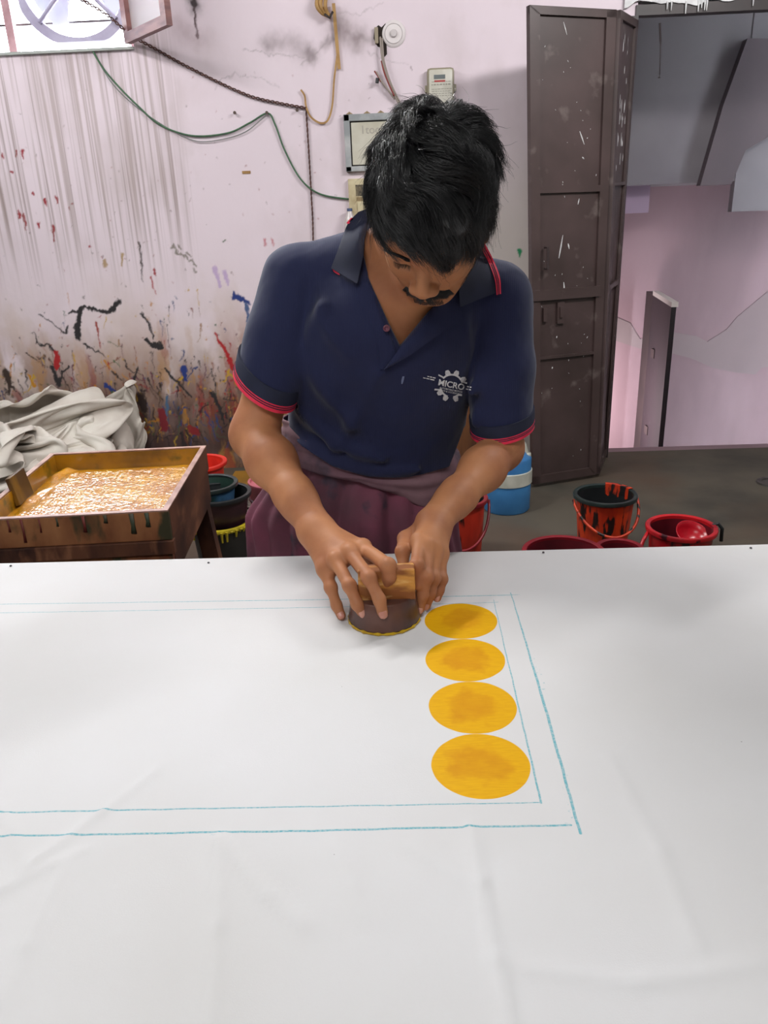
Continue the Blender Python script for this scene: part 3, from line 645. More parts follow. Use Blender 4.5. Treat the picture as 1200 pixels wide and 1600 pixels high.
# the settled heap of cotton: grid of 84 x 62 points in millimetres, each written as the step from the one before
CLOTH_STEPS = [
-1841,3436,295,-18,40,8,-14,34,13,15,33,-3,-19,22,11,-19,-10,12,9,-7,21,-16,2,17,-1,-25,-5,-10,15,-15,2,-8,-16,-10,0,-13,-5,15,8,-23,-1,-7,-17,-18,10,-36,-4,15,-40,-2,33,-64,21,4,-59,29,34,-70,30,14,-28,63,24,-21,67,13,17,42,35,-27,-43,-10,-18,-32,-17,-9,-15,20,0,-22,13,5,26,9,8,7,26,0,38,-9,3,38,14,-16,36,-17,-31,27,5,10,31,-15,-31,17,6,0,23,8,-7,-10,15,-8,-11,-11,-16,-9,0,8,-1,-16,-18,-4,-9,-19,13,-24,-9,28,-33,8,44,-37,12,55,-39,-30,76,-7,23,62,40,72,-24,23,59,-10,32,-29,-2,52,-25,-39,14,-23,-31,3,-9,-27,-4,-15,-28,-2,32,-5,10,5,-18,-27,5,-6,-32,19,-6,-23,11,-22,-12,5,-17,-14,20,-7,8,22,-1,-3,
-1815,3474,365,-3,44,-1,-17,34,7,-27,11,6,-25,13,6,-27,0,-4,-15,-8,-17,2,-19,2,5,-16,11,0,-6,-12,-7,13,-16,4,-23,-4,-20,-2,-10,-3,31,8,-28,1,6,-25,-18,25,-57,12,4,-52,14,34,-79,23,-6,-39,56,34,-48,65,10,9,72,22,-51,-4,35,-30,-48,-2,-26,-30,-16,-9,-24,20,-1,18,18,10,-11,21,3,36,3,16,31,18,3,29,-28,-12,43,-4,16,40,-21,-11,33,9,-19,28,3,-18,-5,3,12,18,15,-25,6,5,-24,-4,-1,11,-12,-16,-16,6,-11,-19,13,-21,-4,32,-30,10,43,-34,19,52,-35,19,58,-39,23,57,41,69,-38,16,-14,-3,57,-14,-14,48,-25,-36,30,-22,-30,-10,-3,-28,8,-6,-25,-2,24,-11,-13,36,-20,-1,-4,-15,-31,-1,13,-36,20,-18,-18,5,-16,-17,24,-7,2,-3,-2,17,
-1887,3501,329,-13,6,27,21,-13,21,-21,19,12,-12,18,10,-16,8,-10,-8,24,-10,-17,0,-13,9,-24,2,3,-12,10,-17,18,-10,9,-23,-10,-10,-18,9,-14,13,-9,-11,40,13,-38,3,2,-48,4,18,-63,9,6,-61,37,18,-66,39,12,-12,81,6,-35,57,35,-53,-20,30,-33,-49,-13,-26,-28,24,-13,-23,22,9,5,22,11,6,20,17,31,8,3,26,-28,12,36,-25,18,40,-16,-18,39,8,-10,39,-5,7,25,-14,-31,-2,-3,15,15,4,7,17,-6,0,17,8,-20,-2,-12,2,-13,-17,-12,3,-20,20,34,-4,6,43,-24,13,58,-19,19,41,-44,1,74,16,27,-30,52,28,-21,51,-47,-6,17,-27,-51,35,-24,-17,25,-14,-39,0,1,-25,-24,25,-16,-19,46,3,18,4,-15,-31,20,-7,-26,-3,-3,-28,0,-10,-18,21,-8,-15,5,-3,15,
-1931,3448,335,37,6,-5,-21,12,22,-14,19,19,-6,22,16,0,20,19,1,26,-4,-19,17,-14,-15,-12,-7,18,-8,14,-6,-14,4,-22,4,-14,4,-17,17,-19,5,-7,-21,17,-10,-29,39,2,-53,-6,-7,-59,23,16,-72,11,4,-53,55,15,-27,68,27,-31,66,21,-53,-43,20,-6,-40,34,-42,-15,16,-24,-19,9,4,-5,27,21,12,13,22,31,4,21,32,-19,8,38,-28,5,29,-36,8,48,-7,-30,33,-9,28,6,-19,1,20,-11,-18,8,-12,21,11,1,16,-9,6,0,25,-2,-13,7,-15,-10,-1,-21,14,24,1,-7,27,-27,13,54,-11,30,56,1,-6,68,-12,-1,0,59,8,-32,48,-23,-18,51,-30,-35,17,-34,-20,14,-15,-33,-6,12,-25,-12,22,-20,-16,36,-9,0,-10,-26,-18,25,9,-31,7,6,-24,-7,-11,-15,11,13,-12,17,-6,16,
-1914,3402,340,33,14,2,-7,31,17,-31,10,19,-19,28,17,-17,29,13,6,33,10,-14,28,-4,-14,15,-15,-10,-18,6,-6,-14,6,-15,16,-16,-12,-15,7,-11,-10,13,-25,6,-10,-22,32,-3,-43,17,-23,-65,-4,6,-58,32,0,-47,57,18,-26,54,24,-48,61,29,-23,-26,48,-4,-48,28,-17,-35,9,-28,-3,8,-24,20,9,6,9,16,20,26,10,19,15,-32,3,50,-18,6,43,-29,1,33,-36,-2,32,-31,33,3,-23,34,5,-12,-9,20,-8,-9,14,-13,17,-1,12,22,-10,7,-9,25,-1,-9,12,-23,14,12,13,-12,19,-20,9,45,4,4,51,-17,7,63,1,-6,33,47,16,-26,49,-15,-18,41,-31,-23,45,-53,-23,3,-13,-40,-7,-7,-28,-9,29,-15,-1,34,-11,-9,-20,-26,-16,4,-1,-26,7,6,-25,0,9,-14,4,14,-19,14,-5,-10,
-1906,3384,357,8,35,1,31,16,16,-27,33,7,-24,21,28,-30,22,22,-31,31,3,-23,25,-9,-8,38,-3,-15,-14,7,-9,12,-17,-15,-19,16,-8,11,-20,-15,-11,13,-30,-6,-1,-26,18,-16,-29,21,-19,-51,2,-14,-45,42,8,-26,52,27,-48,48,-4,-46,19,45,-35,2,46,2,-26,39,-3,-37,19,-13,-21,8,-16,2,1,12,22,10,-17,24,-15,-2,36,-26,9,40,-32,15,37,-37,15,31,-40,26,28,-33,25,24,-24,35,8,-13,12,17,-4,25,5,9,-3,13,-2,-3,-10,18,3,16,7,-15,5,-19,6,10,19,-18,7,-14,3,35,4,7,48,-1,4,53,-14,2,51,29,-11,19,47,-22,-29,42,-9,-28,45,-42,-11,18,-21,-36,-10,-5,-35,-3,3,-22,-13,12,-30,-4,16,-3,-20,29,-8,-5,13,-4,-19,-2,25,-14,26,-16,-4,-2,22,-6,
-1922,3393,375,11,36,3,35,9,20,2,51,-5,-31,29,26,-37,26,24,-41,27,11,-12,39,-15,-35,13,13,-28,3,-10,-16,-5,-2,-12,7,-30,-16,-11,10,-2,-7,-16,-29,4,15,-30,-5,-6,-26,16,-22,-21,19,-23,-45,34,-1,-28,41,24,-24,55,29,-68,1,5,-34,-1,40,-3,-20,35,0,-22,20,-18,-10,8,-18,12,8,21,5,-4,-1,32,-18,-27,13,-33,19,30,-37,33,29,-36,35,29,-35,43,27,-20,39,21,12,21,19,16,2,10,17,14,-2,-10,2,18,-2,-11,9,9,4,13,-12,-13,-2,-18,0,19,5,-17,12,-10,-24,15,-9,2,39,-2,21,43,2,6,56,10,-1,33,39,-16,19,45,-30,-16,34,-32,-19,28,-18,-46,8,-8,-33,-7,11,-26,10,8,-28,4,-5,8,-23,-1,-3,-21,5,-13,-19,18,6,12,19,-1,13,2,-21,-2,
-1931,3428,387,30,0,22,14,45,0,26,44,1,-35,30,28,-44,30,24,-47,30,4,-34,36,-12,-33,12,-30,-18,-4,-19,-18,5,14,-19,0,-28,-17,-2,10,-8,-30,1,-27,-2,-1,-29,7,8,-23,1,-10,-8,23,-20,-18,37,-8,-21,34,13,-40,28,9,-44,2,31,-39,1,13,-30,-2,28,-17,-13,22,-16,-16,5,-34,12,-8,12,18,-7,12,13,-24,25,11,-29,38,28,-25,58,21,-8,28,27,-38,36,26,28,32,27,16,20,20,10,-8,9,18,20,7,-9,-21,18,6,2,14,-15,0,6,-20,-12,4,-14,-14,13,-14,-19,4,-10,-25,3,-7,6,32,-1,6,32,20,6,49,9,19,50,-2,-24,11,45,-3,27,39,-25,8,38,-13,-22,22,-17,-59,5,13,-30,-6,4,-26,8,1,-10,-19,2,13,-16,-12,10,-23,15,-9,-16,10,-19,-1,-5,-2,24,
-1922,3442,425,19,33,-4,37,22,19,11,51,-10,-40,37,21,-49,35,15,-45,24,-1,-39,46,-24,-49,-11,-25,-17,7,-22,-23,-3,-6,-28,-4,-10,-17,-11,4,13,5,23,-9,-36,-1,-16,1,-12,-22,7,6,-23,16,-5,-2,25,-9,-7,24,-17,-45,12,0,-41,10,18,-20,-8,32,-19,-2,32,-29,-12,10,-19,6,-12,-18,10,-11,19,13,3,11,12,-22,9,-2,-32,37,30,-20,43,34,-17,52,27,9,28,23,34,16,28,28,-6,21,21,18,9,-7,-4,24,8,4,18,-12,-13,5,-17,-14,-8,-15,-16,6,-24,-13,1,-13,-14,7,-11,-24,4,-13,9,26,-5,8,32,9,11,37,14,-4,40,25,20,51,-2,-15,25,36,-18,-3,44,-11,22,36,-6,-40,18,5,-38,-6,6,-33,6,5,-29,-1,-10,18,-14,-4,10,-15,1,-22,0,14,1,-16,-8,-19,7,
-1890,3478,449,-12,38,-1,32,27,8,25,45,-9,-52,34,3,-45,40,12,-58,23,-8,-31,28,-30,-57,14,-4,-34,-24,-20,-21,-6,-10,-18,-7,6,-23,4,-11,4,-13,14,14,-14,2,-14,1,-2,-19,3,-2,-4,-19,12,2,1,-28,2,16,-6,-20,18,-26,-43,0,5,-36,-7,16,-12,-9,32,-35,-4,-1,-18,16,-5,16,18,4,-17,13,-17,28,5,3,15,17,-25,26,25,-22,43,30,9,18,26,38,19,29,33,9,30,24,19,30,8,4,25,3,13,0,-19,-15,10,-13,-8,12,-12,-19,20,-19,-22,-29,-12,-22,1,-11,1,5,-14,-20,1,-5,3,11,-18,16,29,4,6,30,14,-3,39,21,12,49,16,21,54,0,-17,35,36,-24,32,38,2,-24,37,9,-50,-3,5,-37,7,4,-25,14,-7,-24,-13,-7,26,-8,10,-1,-16,-10,-30,8,7,5,-15,
-1859,3527,469,-23,24,8,1,35,-14,23,43,-10,-45,31,5,-51,32,11,-39,17,-29,-57,29,-11,-45,12,-17,-37,-2,-10,-14,-24,-12,-15,-19,4,-22,7,7,-3,-14,13,17,-17,3,6,-18,1,-18,9,15,2,-23,1,2,-16,-7,8,7,-12,-10,10,-36,-9,-1,-23,-36,-13,-6,-37,-23,9,-37,17,-16,-14,25,-4,4,19,14,-6,15,-11,18,10,10,10,19,-20,30,30,9,6,27,31,18,26,38,21,30,30,26,36,-2,17,33,-2,11,21,15,12,19,-7,-20,8,-16,-11,22,-8,-12,4,-16,-13,-9,-20,-38,-16,-20,-2,-37,-8,-30,22,4,1,-4,-20,20,19,-4,9,29,11,12,38,12,5,42,27,24,55,-7,-5,49,32,-16,55,27,-3,16,53,5,-61,-3,1,-44,0,3,-21,24,-8,-28,5,1,8,-17,10,5,-14,-10,-26,9,11,-12,-17,
-1841,3589,471,-22,18,8,-25,29,-3,21,31,-9,-42,25,-12,-48,31,9,-35,11,-25,-54,-1,-30,-39,18,-11,-32,-3,-12,-25,-4,-10,-14,-15,3,-5,-9,24,2,-7,12,18,-17,-8,5,-7,16,14,-16,-2,10,-7,18,9,-13,12,8,-15,-8,-29,15,-18,-18,-13,-13,-8,-8,-34,-24,-16,-17,-35,1,-22,-25,22,-8,-15,19,-9,-10,20,-4,-5,22,0,13,5,25,-4,29,21,13,27,31,27,27,28,28,31,21,25,42,1,18,30,-8,19,26,11,-1,12,-18,-9,11,-18,-38,10,1,-5,18,-31,-19,-19,-16,-20,-28,2,-5,-24,-7,-17,-7,-13,-23,10,0,25,24,-5,8,17,6,8,33,13,24,45,24,20,57,-7,-32,40,29,-14,58,26,-20,34,41,45,-35,2,1,-45,4,7,-14,35,-10,-30,12,12,2,-20,-4,-28,0,3,-25,-1,18,-12,-17,
-1840,3653,460,-10,8,18,-29,22,4,-5,20,-21,-35,12,9,-38,26,-18,-36,-12,-27,-42,20,-15,-37,-2,-23,-27,-10,-5,-19,1,-13,-16,-19,-5,5,-6,21,11,15,7,22,-5,13,18,-16,16,10,-18,19,19,-18,4,10,-2,-15,6,-4,-10,5,-8,8,-25,-23,-8,-17,-16,-25,-31,1,-19,-35,-1,-22,-37,18,-6,-22,22,-17,-25,19,3,-7,26,-11,-19,24,14,15,14,28,12,8,33,32,28,27,35,34,13,23,39,8,16,30,-7,-14,7,-15,14,35,-8,-19,2,-2,-20,1,-7,-4,28,-20,-29,-15,-14,-14,-24,-7,-16,-8,-17,-1,-30,-1,-22,-3,18,-4,25,8,8,20,5,20,22,4,32,55,4,17,54,2,-29,45,31,-9,66,20,-47,28,34,71,-18,-16,7,-46,22,9,-16,38,2,-43,13,0,-7,-25,10,-27,-21,18,-6,26,16,-30,-1,
-1869,3705,441,18,3,19,-15,6,14,-28,13,0,-16,-9,-23,-26,28,-3,-37,-3,-20,-38,-4,-25,-30,1,-16,-22,-4,-13,-14,-10,-8,-9,-24,3,7,13,13,18,11,10,22,-16,12,21,-26,-2,22,-7,16,22,-7,11,12,-19,5,-15,-21,-7,3,-17,-11,-12,2,-13,-24,19,-10,-30,-12,-16,-43,7,-16,-47,11,4,-39,18,-10,-19,26,-18,-20,34,-3,-22,34,10,4,24,37,25,6,19,41,16,12,36,18,5,26,25,16,3,25,-17,-7,15,-19,-15,30,4,7,16,-2,-25,-7,4,-3,8,-16,-18,-3,-10,-19,-5,-8,-12,-19,-8,-1,-22,-3,-13,-9,14,-10,23,1,1,14,18,15,28,9,32,26,1,15,79,1,-27,50,24,-9,83,3,-31,36,31,53,-22,-2,21,-62,25,-18,-47,9,40,-19,14,4,-20,-30,22,-18,19,16,-28,11,20,26,20,
-1878,3759,426,2,-29,3,-7,-11,19,8,14,17,-20,3,-7,-19,-4,-23,-27,14,-8,-26,-5,-14,-29,-9,-22,-18,-9,-15,-9,-17,-4,-6,-18,12,15,21,9,17,6,8,19,-6,20,19,-24,4,27,-21,-14,10,-29,-8,7,-12,16,-8,-16,12,0,-5,-20,-13,15,-9,-25,9,-10,-36,8,-16,-49,8,-5,-49,9,1,-47,17,-6,-42,25,-8,-37,30,-2,9,46,0,-7,33,28,23,9,35,36,15,8,34,21,-5,26,-2,-19,31,8,8,-14,18,-10,-11,17,-14,-8,22,-3,-6,-11,20,-24,4,-10,-17,9,-5,-12,6,8,-6,-9,-14,-3,-19,-3,-22,-1,10,3,19,-9,-5,21,2,33,20,17,23,43,-8,8,52,-1,-33,65,15,-15,76,5,-8,38,55,57,-47,20,-12,-60,35,33,-30,-34,30,-38,-15,21,-31,12,20,-25,12,21,18,24,10,1,33,
-1850,3772,398,-12,-5,23,-6,-9,18,11,3,12,-3,-13,13,-26,5,-11,-14,-6,-28,-21,-14,-13,-22,-31,-14,-9,3,-18,-8,-17,3,-8,-19,1,14,0,17,13,14,3,21,5,12,20,-14,13,13,-24,-3,9,-25,-11,-2,-25,-5,-21,-11,5,-18,-12,1,-21,16,5,-8,39,-5,-26,15,-25,-46,12,-11,-53,15,-2,-56,19,-6,-47,27,-12,-37,10,17,9,52,1,6,39,16,5,19,30,34,20,4,30,12,-16,22,-10,-20,28,-7,-4,23,11,11,-12,23,3,-10,12,-20,-8,14,14,-7,-22,19,-34,2,-3,-19,11,-7,-16,1,6,-14,-5,8,-11,12,-3,5,10,-13,8,9,-16,38,25,8,-1,43,22,3,58,4,-2,70,-5,-5,78,3,5,21,60,19,-44,50,34,-60,-19,38,-46,-18,27,-42,-5,21,-28,17,15,-25,19,8,-2,29,12,16,22,
-1864,3739,379,27,16,21,-15,-14,14,14,7,12,13,-2,12,-17,-20,5,-1,-7,-22,-22,-1,-25,-12,-1,18,-17,-36,-12,1,-5,-15,-14,-17,0,6,-15,12,10,16,2,11,-1,14,7,17,4,16,-24,6,3,-29,0,-14,-22,5,-17,-17,-3,-22,-10,6,-31,4,2,-16,37,-4,-19,28,-18,-49,17,-14,-45,30,-1,-58,30,-11,-57,-6,-4,-16,39,-16,18,35,26,-1,36,16,-7,38,2,29,24,9,23,0,-23,26,0,-19,31,-12,0,27,-16,4,9,24,8,-14,10,-18,-3,20,18,-10,9,17,-17,-4,10,-12,-16,9,-19,6,3,-28,15,-1,-6,23,-6,5,8,-7,28,3,-14,16,40,2,-3,45,8,6,53,20,4,67,1,6,73,-2,16,-7,59,20,-49,44,24,-67,5,39,-41,-20,17,-43,3,1,-12,27,26,-4,2,21,-16,20,21,20,6,
-1845,3705,367,34,29,5,-25,-16,13,21,3,12,10,21,0,12,-13,11,7,-26,6,-18,-10,-18,-17,-5,20,-9,-17,-15,6,-13,-20,-45,-2,1,-4,-3,11,20,0,11,-13,12,-6,21,0,17,4,7,20,-14,-27,7,-22,-21,-5,-18,-13,-7,-15,-10,11,-28,-4,6,-34,18,0,-11,27,-9,-33,30,-15,-55,18,2,-43,35,-1,-58,16,-22,-4,29,-36,2,42,21,15,29,25,-7,28,-6,3,22,-7,23,6,-25,13,-22,10,35,-1,-20,36,-3,-6,26,-6,20,5,37,-7,-2,23,23,-6,-8,25,-14,-2,18,-14,0,16,-13,20,1,-5,15,-19,-10,20,-3,6,15,-14,-11,25,12,6,40,3,28,34,-6,8,53,10,11,55,-17,15,56,22,17,-26,51,15,-60,27,22,-45,34,14,-54,3,25,-33,-2,-17,1,18,12,-18,23,31,7,2,0,30,3,
-1840,3678,336,35,37,1,1,-26,21,28,12,12,6,28,-10,19,-1,13,16,-8,17,-9,-26,14,-20,-18,17,-27,-22,-4,-13,9,-22,-9,-17,-10,-20,7,9,-13,15,-18,-1,15,8,-16,-1,19,6,9,25,-15,-18,14,-25,-22,1,-18,-9,-13,-17,-4,14,-24,-5,4,-22,15,23,-35,20,-16,-29,15,-3,-32,29,-10,-53,16,0,-25,31,-31,-1,14,-42,3,35,25,-21,38,0,24,27,0,-20,0,-14,24,5,-18,34,-22,8,35,7,-1,35,-4,-23,36,19,16,-13,2,35,6,27,26,16,26,20,-7,-14,26,-7,29,-11,-2,20,-18,-7,26,-2,-12,27,1,-19,18,15,7,29,-9,0,36,4,26,37,-6,17,39,-13,16,42,-17,19,27,37,14,-39,36,13,-40,35,11,-56,6,20,-39,17,13,-23,15,-2,-11,17,-28,15,2,-8,12,13,25,26,1,
-1809,3636,321,-36,38,-1,45,22,-5,38,-10,9,24,17,5,22,3,15,10,-12,21,-3,-20,22,-22,-7,20,-28,-27,6,-32,-5,-16,-26,-2,5,-23,4,-4,-10,9,-20,-16,23,-7,-4,20,10,-15,8,11,-18,4,32,-19,-2,18,-21,-29,2,-33,-1,2,2,-5,20,-16,13,17,-31,5,-7,-24,22,-9,-28,25,-8,-31,18,-21,-23,26,-25,2,5,-40,-35,33,-1,-4,39,-3,18,-7,28,9,14,-16,17,-9,-26,42,-3,-3,39,-7,14,37,12,-13,14,11,36,7,45,14,21,17,35,14,-1,36,0,42,-5,-4,36,-3,-21,9,23,-10,31,1,-12,34,-4,-4,31,-12,6,26,-18,17,18,-20,11,37,-1,20,22,-24,16,33,6,19,3,29,10,-38,27,9,-35,27,4,-29,27,9,-26,24,-10,-5,18,-22,-18,-9,-6,19,16,-14,4,-19,6,33,6,
-1844,3587,327,31,40,-19,21,29,-19,42,20,-5,27,4,16,20,2,20,10,-5,24,-15,-17,22,-24,-10,23,-36,10,11,-15,-21,-23,-36,-15,5,-40,-3,10,-25,21,-10,-18,15,-14,-10,26,2,-12,28,0,-14,15,21,-27,-2,25,3,-5,22,-38,-6,7,8,-3,19,-7,-1,16,-29,0,6,-1,11,-20,-18,7,-14,-27,22,-14,-28,29,-6,0,-4,-33,-19,25,-21,-5,30,-19,5,-6,31,25,18,-3,20,-11,-20,31,-17,-16,49,12,-7,26,23,31,17,51,11,24,32,35,28,-4,42,5,50,16,1,47,11,-15,15,30,4,31,-21,-10,34,-6,-13,34,3,7,6,-30,0,22,-23,0,30,-6,12,8,-23,16,27,-5,14,12,13,19,-7,17,7,-13,20,0,-24,23,-2,-18,26,-4,-12,24,-10,12,28,-12,-28,-15,-2,19,21,-8,-6,-31,-6,32,-7,
-1867,3561,296,51,17,1,28,27,-12,35,37,-22,25,12,20,17,4,24,3,0,24,-16,15,23,-18,4,27,-37,-1,12,-30,-20,-23,-43,-18,-8,-45,-10,9,-36,13,11,-20,28,-10,-15,25,-6,-15,21,-5,-10,22,16,-5,19,20,1,3,24,-4,1,25,-13,-22,7,2,-9,16,4,-3,18,-22,18,-2,-1,-2,-25,-19,13,-1,-12,15,-20,-4,26,-20,-33,18,-3,8,-17,-29,24,8,-15,22,20,17,27,-9,-15,37,-6,-17,36,40,2,18,45,14,28,25,39,29,26,40,21,31,39,-3,45,31,-5,46,20,11,37,-20,-17,28,15,14,19,-23,-1,16,-26,-12,23,-22,-22,24,-15,11,1,-20,12,1,-19,5,14,9,0,21,-5,25,5,4,3,-6,19,-5,-4,17,-6,-18,26,6,-4,21,-8,10,19,-15,-20,-14,-14,14,13,4,-12,-19,-9,2,-20,
-1875,3517,299,32,31,-13,38,27,-6,22,36,-15,21,22,17,19,16,20,13,-11,25,-9,6,33,-35,19,8,-42,22,7,-38,-15,-15,-46,-16,-6,-44,-12,1,-40,21,8,-29,19,11,-15,9,-16,-13,21,-3,-5,19,3,7,26,14,7,4,24,6,6,29,1,-4,23,21,-8,14,16,-15,4,-1,-2,23,-19,21,-2,-9,6,-13,-12,17,-3,-14,23,-9,2,17,-26,8,1,-29,23,-25,-4,30,0,-8,22,18,-10,29,29,-1,33,46,14,20,42,12,23,44,28,41,18,38,10,45,36,-1,49,29,-7,49,-15,-8,41,18,-15,30,5,9,13,-27,11,3,-28,-4,8,-25,-23,-9,-30,-12,-24,-18,20,27,-7,-3,17,-7,-10,11,-17,-20,2,5,13,19,10,-12,-13,10,-1,-5,14,10,3,27,21,9,0,-21,8,11,-17,-1,1,-2,-20,-11,-27,13,-7,
-1890,3480,296,23,35,-14,27,34,-15,17,41,7,18,41,-3,22,-6,32,9,-18,30,-18,21,27,-34,27,-11,-38,26,-1,-48,7,7,-44,-14,-4,-49,-19,-3,-32,4,16,-30,21,0,-16,20,-7,-11,5,-14,2,14,8,18,25,2,13,14,24,9,13,31,17,16,28,24,-8,22,29,-15,5,19,-17,3,-1,5,23,2,20,-4,-12,18,8,-3,22,-17,10,17,-25,10,-16,-29,0,37,-13,41,4,-6,38,12,-2,24,34,-1,13,49,12,25,20,27,31,37,33,26,46,28,2,54,26,-18,55,5,-14,46,12,-12,38,-13,-22,27,4,-2,7,-25,6,-10,-30,22,-14,-16,-23,-21,-26,-9,-37,-19,2,31,-20,-43,13,3,-8,-1,-21,-21,11,-19,8,16,-1,-11,2,9,-7,2,13,-5,-5,17,15,14,5,22,5,-4,5,19,2,-26,0,10,-25,-4,-11,
-1913,3445,284,4,41,3,19,34,-17,11,43,-4,16,32,23,6,18,37,21,-23,29,-29,33,0,-22,24,-25,-40,18,8,-44,22,-3,-41,3,11,-41,-16,4,-34,-22,6,-26,23,2,-11,2,-15,-8,16,9,2,19,-5,19,26,4,26,27,12,32,14,23,29,13,34,29,-8,28,30,0,25,35,-12,-1,17,2,27,-3,26,9,5,24,-9,2,25,-11,23,-20,-13,19,28,-35,-6,22,-13,40,14,-6,25,33,-5,13,45,5,-10,36,27,46,24,19,30,34,22,-11,60,5,12,46,25,-19,49,12,-21,40,12,-23,31,-1,-18,23,-10,-6,-6,-27,14,-19,-19,34,-19,-32,-32,-40,-18,-2,-50,-29,-48,32,-10,-48,19,-8,-26,25,-18,-25,-11,-17,-3,5,-19,-6,19,-3,5,20,-1,-8,-7,15,6,12,15,29,1,-12,-8,15,18,10,17,-5,-20,21,9,
-1967,3422,281,1,34,-14,6,38,16,9,44,-4,28,4,22,-1,28,32,4,22,31,-20,30,-9,-17,4,-30,-33,19,11,-37,16,-3,-37,13,0,-33,7,6,-14,-30,6,-25,2,6,-14,13,-6,-5,19,-6,22,11,-5,17,29,-2,33,36,7,42,20,30,27,-2,43,42,15,30,35,8,32,46,-5,9,29,1,26,6,34,14,11,35,-9,11,26,-12,32,-9,-19,27,9,-31,-6,42,6,29,27,-13,-3,27,-1,2,43,12,1,37,3,15,39,20,41,19,5,-10,50,4,-1,41,23,-31,39,7,-10,27,22,-22,23,6,-16,11,-13,-7,0,-23,14,-30,-16,13,-37,-25,-28,-42,-25,-26,-43,-27,-63,45,-20,-46,18,-22,-40,32,-5,-21,18,-21,-27,-12,-8,-8,6,-18,-3,19,8,11,11,-15,4,11,20,22,2,-15,4,15,17,10,23,10,22,1,-20,
-2031,3419,249,-18,27,15,-1,34,21,9,38,20,29,37,12,14,46,-1,5,-33,24,-21,32,14,-12,17,-25,-23,24,-5,-27,8,14,-24,6,-11,-33,13,6,-6,-30,5,-23,9,1,12,9,-10,-3,20,-1,8,17,-13,39,21,8,39,32,13,46,33,25,33,-1,50,42,-3,43,45,36,20,44,17,31,52,8,6,22,40,22,10,32,5,20,29,-25,40,0,-21,30,17,-24,-12,33,7,-6,46,-16,-12,45,2,-3,29,4,-5,26,-10,14,26,7,36,19,6,-8,29,16,-12,33,17,-19,23,21,-20,34,8,-19,20,1,-24,-10,-7,-22,-15,-5,-3,-25,-26,13,-30,-18,-46,-30,-27,-26,-45,-36,-55,42,-22,-55,37,-6,-40,15,-32,-22,42,11,-31,1,-18,-26,-8,-8,0,5,-19,5,23,9,11,7,-17,22,12,-6,17,22,16,30,9,-8,23,-25,-14,
-2065,3462,195,-4,33,9,-10,32,16,-13,28,24,0,-8,36,18,7,38,9,47,4,-15,-33,19,-4,36,0,-13,22,-7,-8,13,-8,-9,0,7,-7,14,-5,-25,-20,-3,-20,3,-3,-2,26,-8,29,4,5,17,17,10,32,19,4,45,29,10,49,29,30,40,4,42,59,21,42,56,37,26,33,44,31,59,26,-4,37,29,27,29,31,-14,17,29,-19,32,20,-25,-14,39,-3,-12,42,-19,-13,33,-12,4,32,19,-9,16,-14,-7,3,-17,-1,19,7,18,11,10,-9,26,16,-19,25,16,-16,20,20,-15,22,8,-28,7,3,-9,-18,14,-25,-16,-8,6,-29,-26,-28,-21,-17,-25,-30,-43,-58,3,-18,-47,9,-38,-58,38,2,-47,30,-24,-20,50,10,-22,25,-20,-27,-4,-11,-15,-4,-15,12,18,-10,14,17,15,22,11,-15,28,1,-19,28,-29,4,28,-17,-16,
-1989,3506,188,3,29,8,-8,29,13,-19,28,14,-31,13,22,-19,15,34,-37,-28,-6,3,14,31,-29,-16,14,10,25,-4,-20,4,7,9,14,3,-4,17,-4,-14,-5,-3,-5,-8,-14,-6,24,-1,20,20,3,33,-10,17,51,22,12,46,28,11,55,28,31,32,39,46,46,59,41,59,32,36,60,31,19,56,58,3,31,29,2,52,18,-3,24,29,-24,16,27,-19,-28,34,-6,-9,35,-27,-14,29,13,-4,-13,-28,-19,9,-6,-2,21,1,-18,12,7,-15,12,7,-9,-7,18,-13,19,15,-12,13,24,-13,28,-6,-24,6,2,-5,-18,11,-17,-29,6,-23,-23,-19,-9,-18,-43,-60,-2,-3,-36,-14,-44,-62,26,-14,-46,37,-28,-43,48,18,-37,33,-19,-22,42,1,-28,12,-17,-12,0,-18,0,-19,-11,14,24,-3,27,5,-16,34,-19,-4,37,-15,-12,31,-31,0,
-1911,3536,199,9,21,4,-3,31,4,-23,19,9,-50,10,4,-36,22,19,-47,0,21,-40,-13,12,-23,-32,16,-19,11,20,7,21,-8,6,12,9,13,8,4,-1,20,0,-18,-8,-1,17,5,-13,33,23,0,33,17,6,45,26,28,20,33,27,42,37,32,47,65,44,41,36,40,80,37,12,59,41,34,48,44,-13,54,28,-12,46,35,15,36,12,-18,-4,46,-14,1,18,-16,-40,27,-7,-22,21,-18,-14,-22,-23,-18,-14,-13,-23,8,0,-20,9,8,-18,4,12,-16,-1,16,0,-6,25,-19,24,3,-14,3,23,-7,11,-20,-24,-15,-1,-5,-20,16,-16,-9,-25,-41,-7,-2,-31,-17,-33,-54,1,-24,-58,38,3,-46,31,-29,-49,42,2,-27,49,-2,-27,12,-27,-33,16,-3,-24,13,-13,2,1,-20,21,-2,-17,30,-6,-7,35,-14,-9,40,-18,7,25,-28,-22,
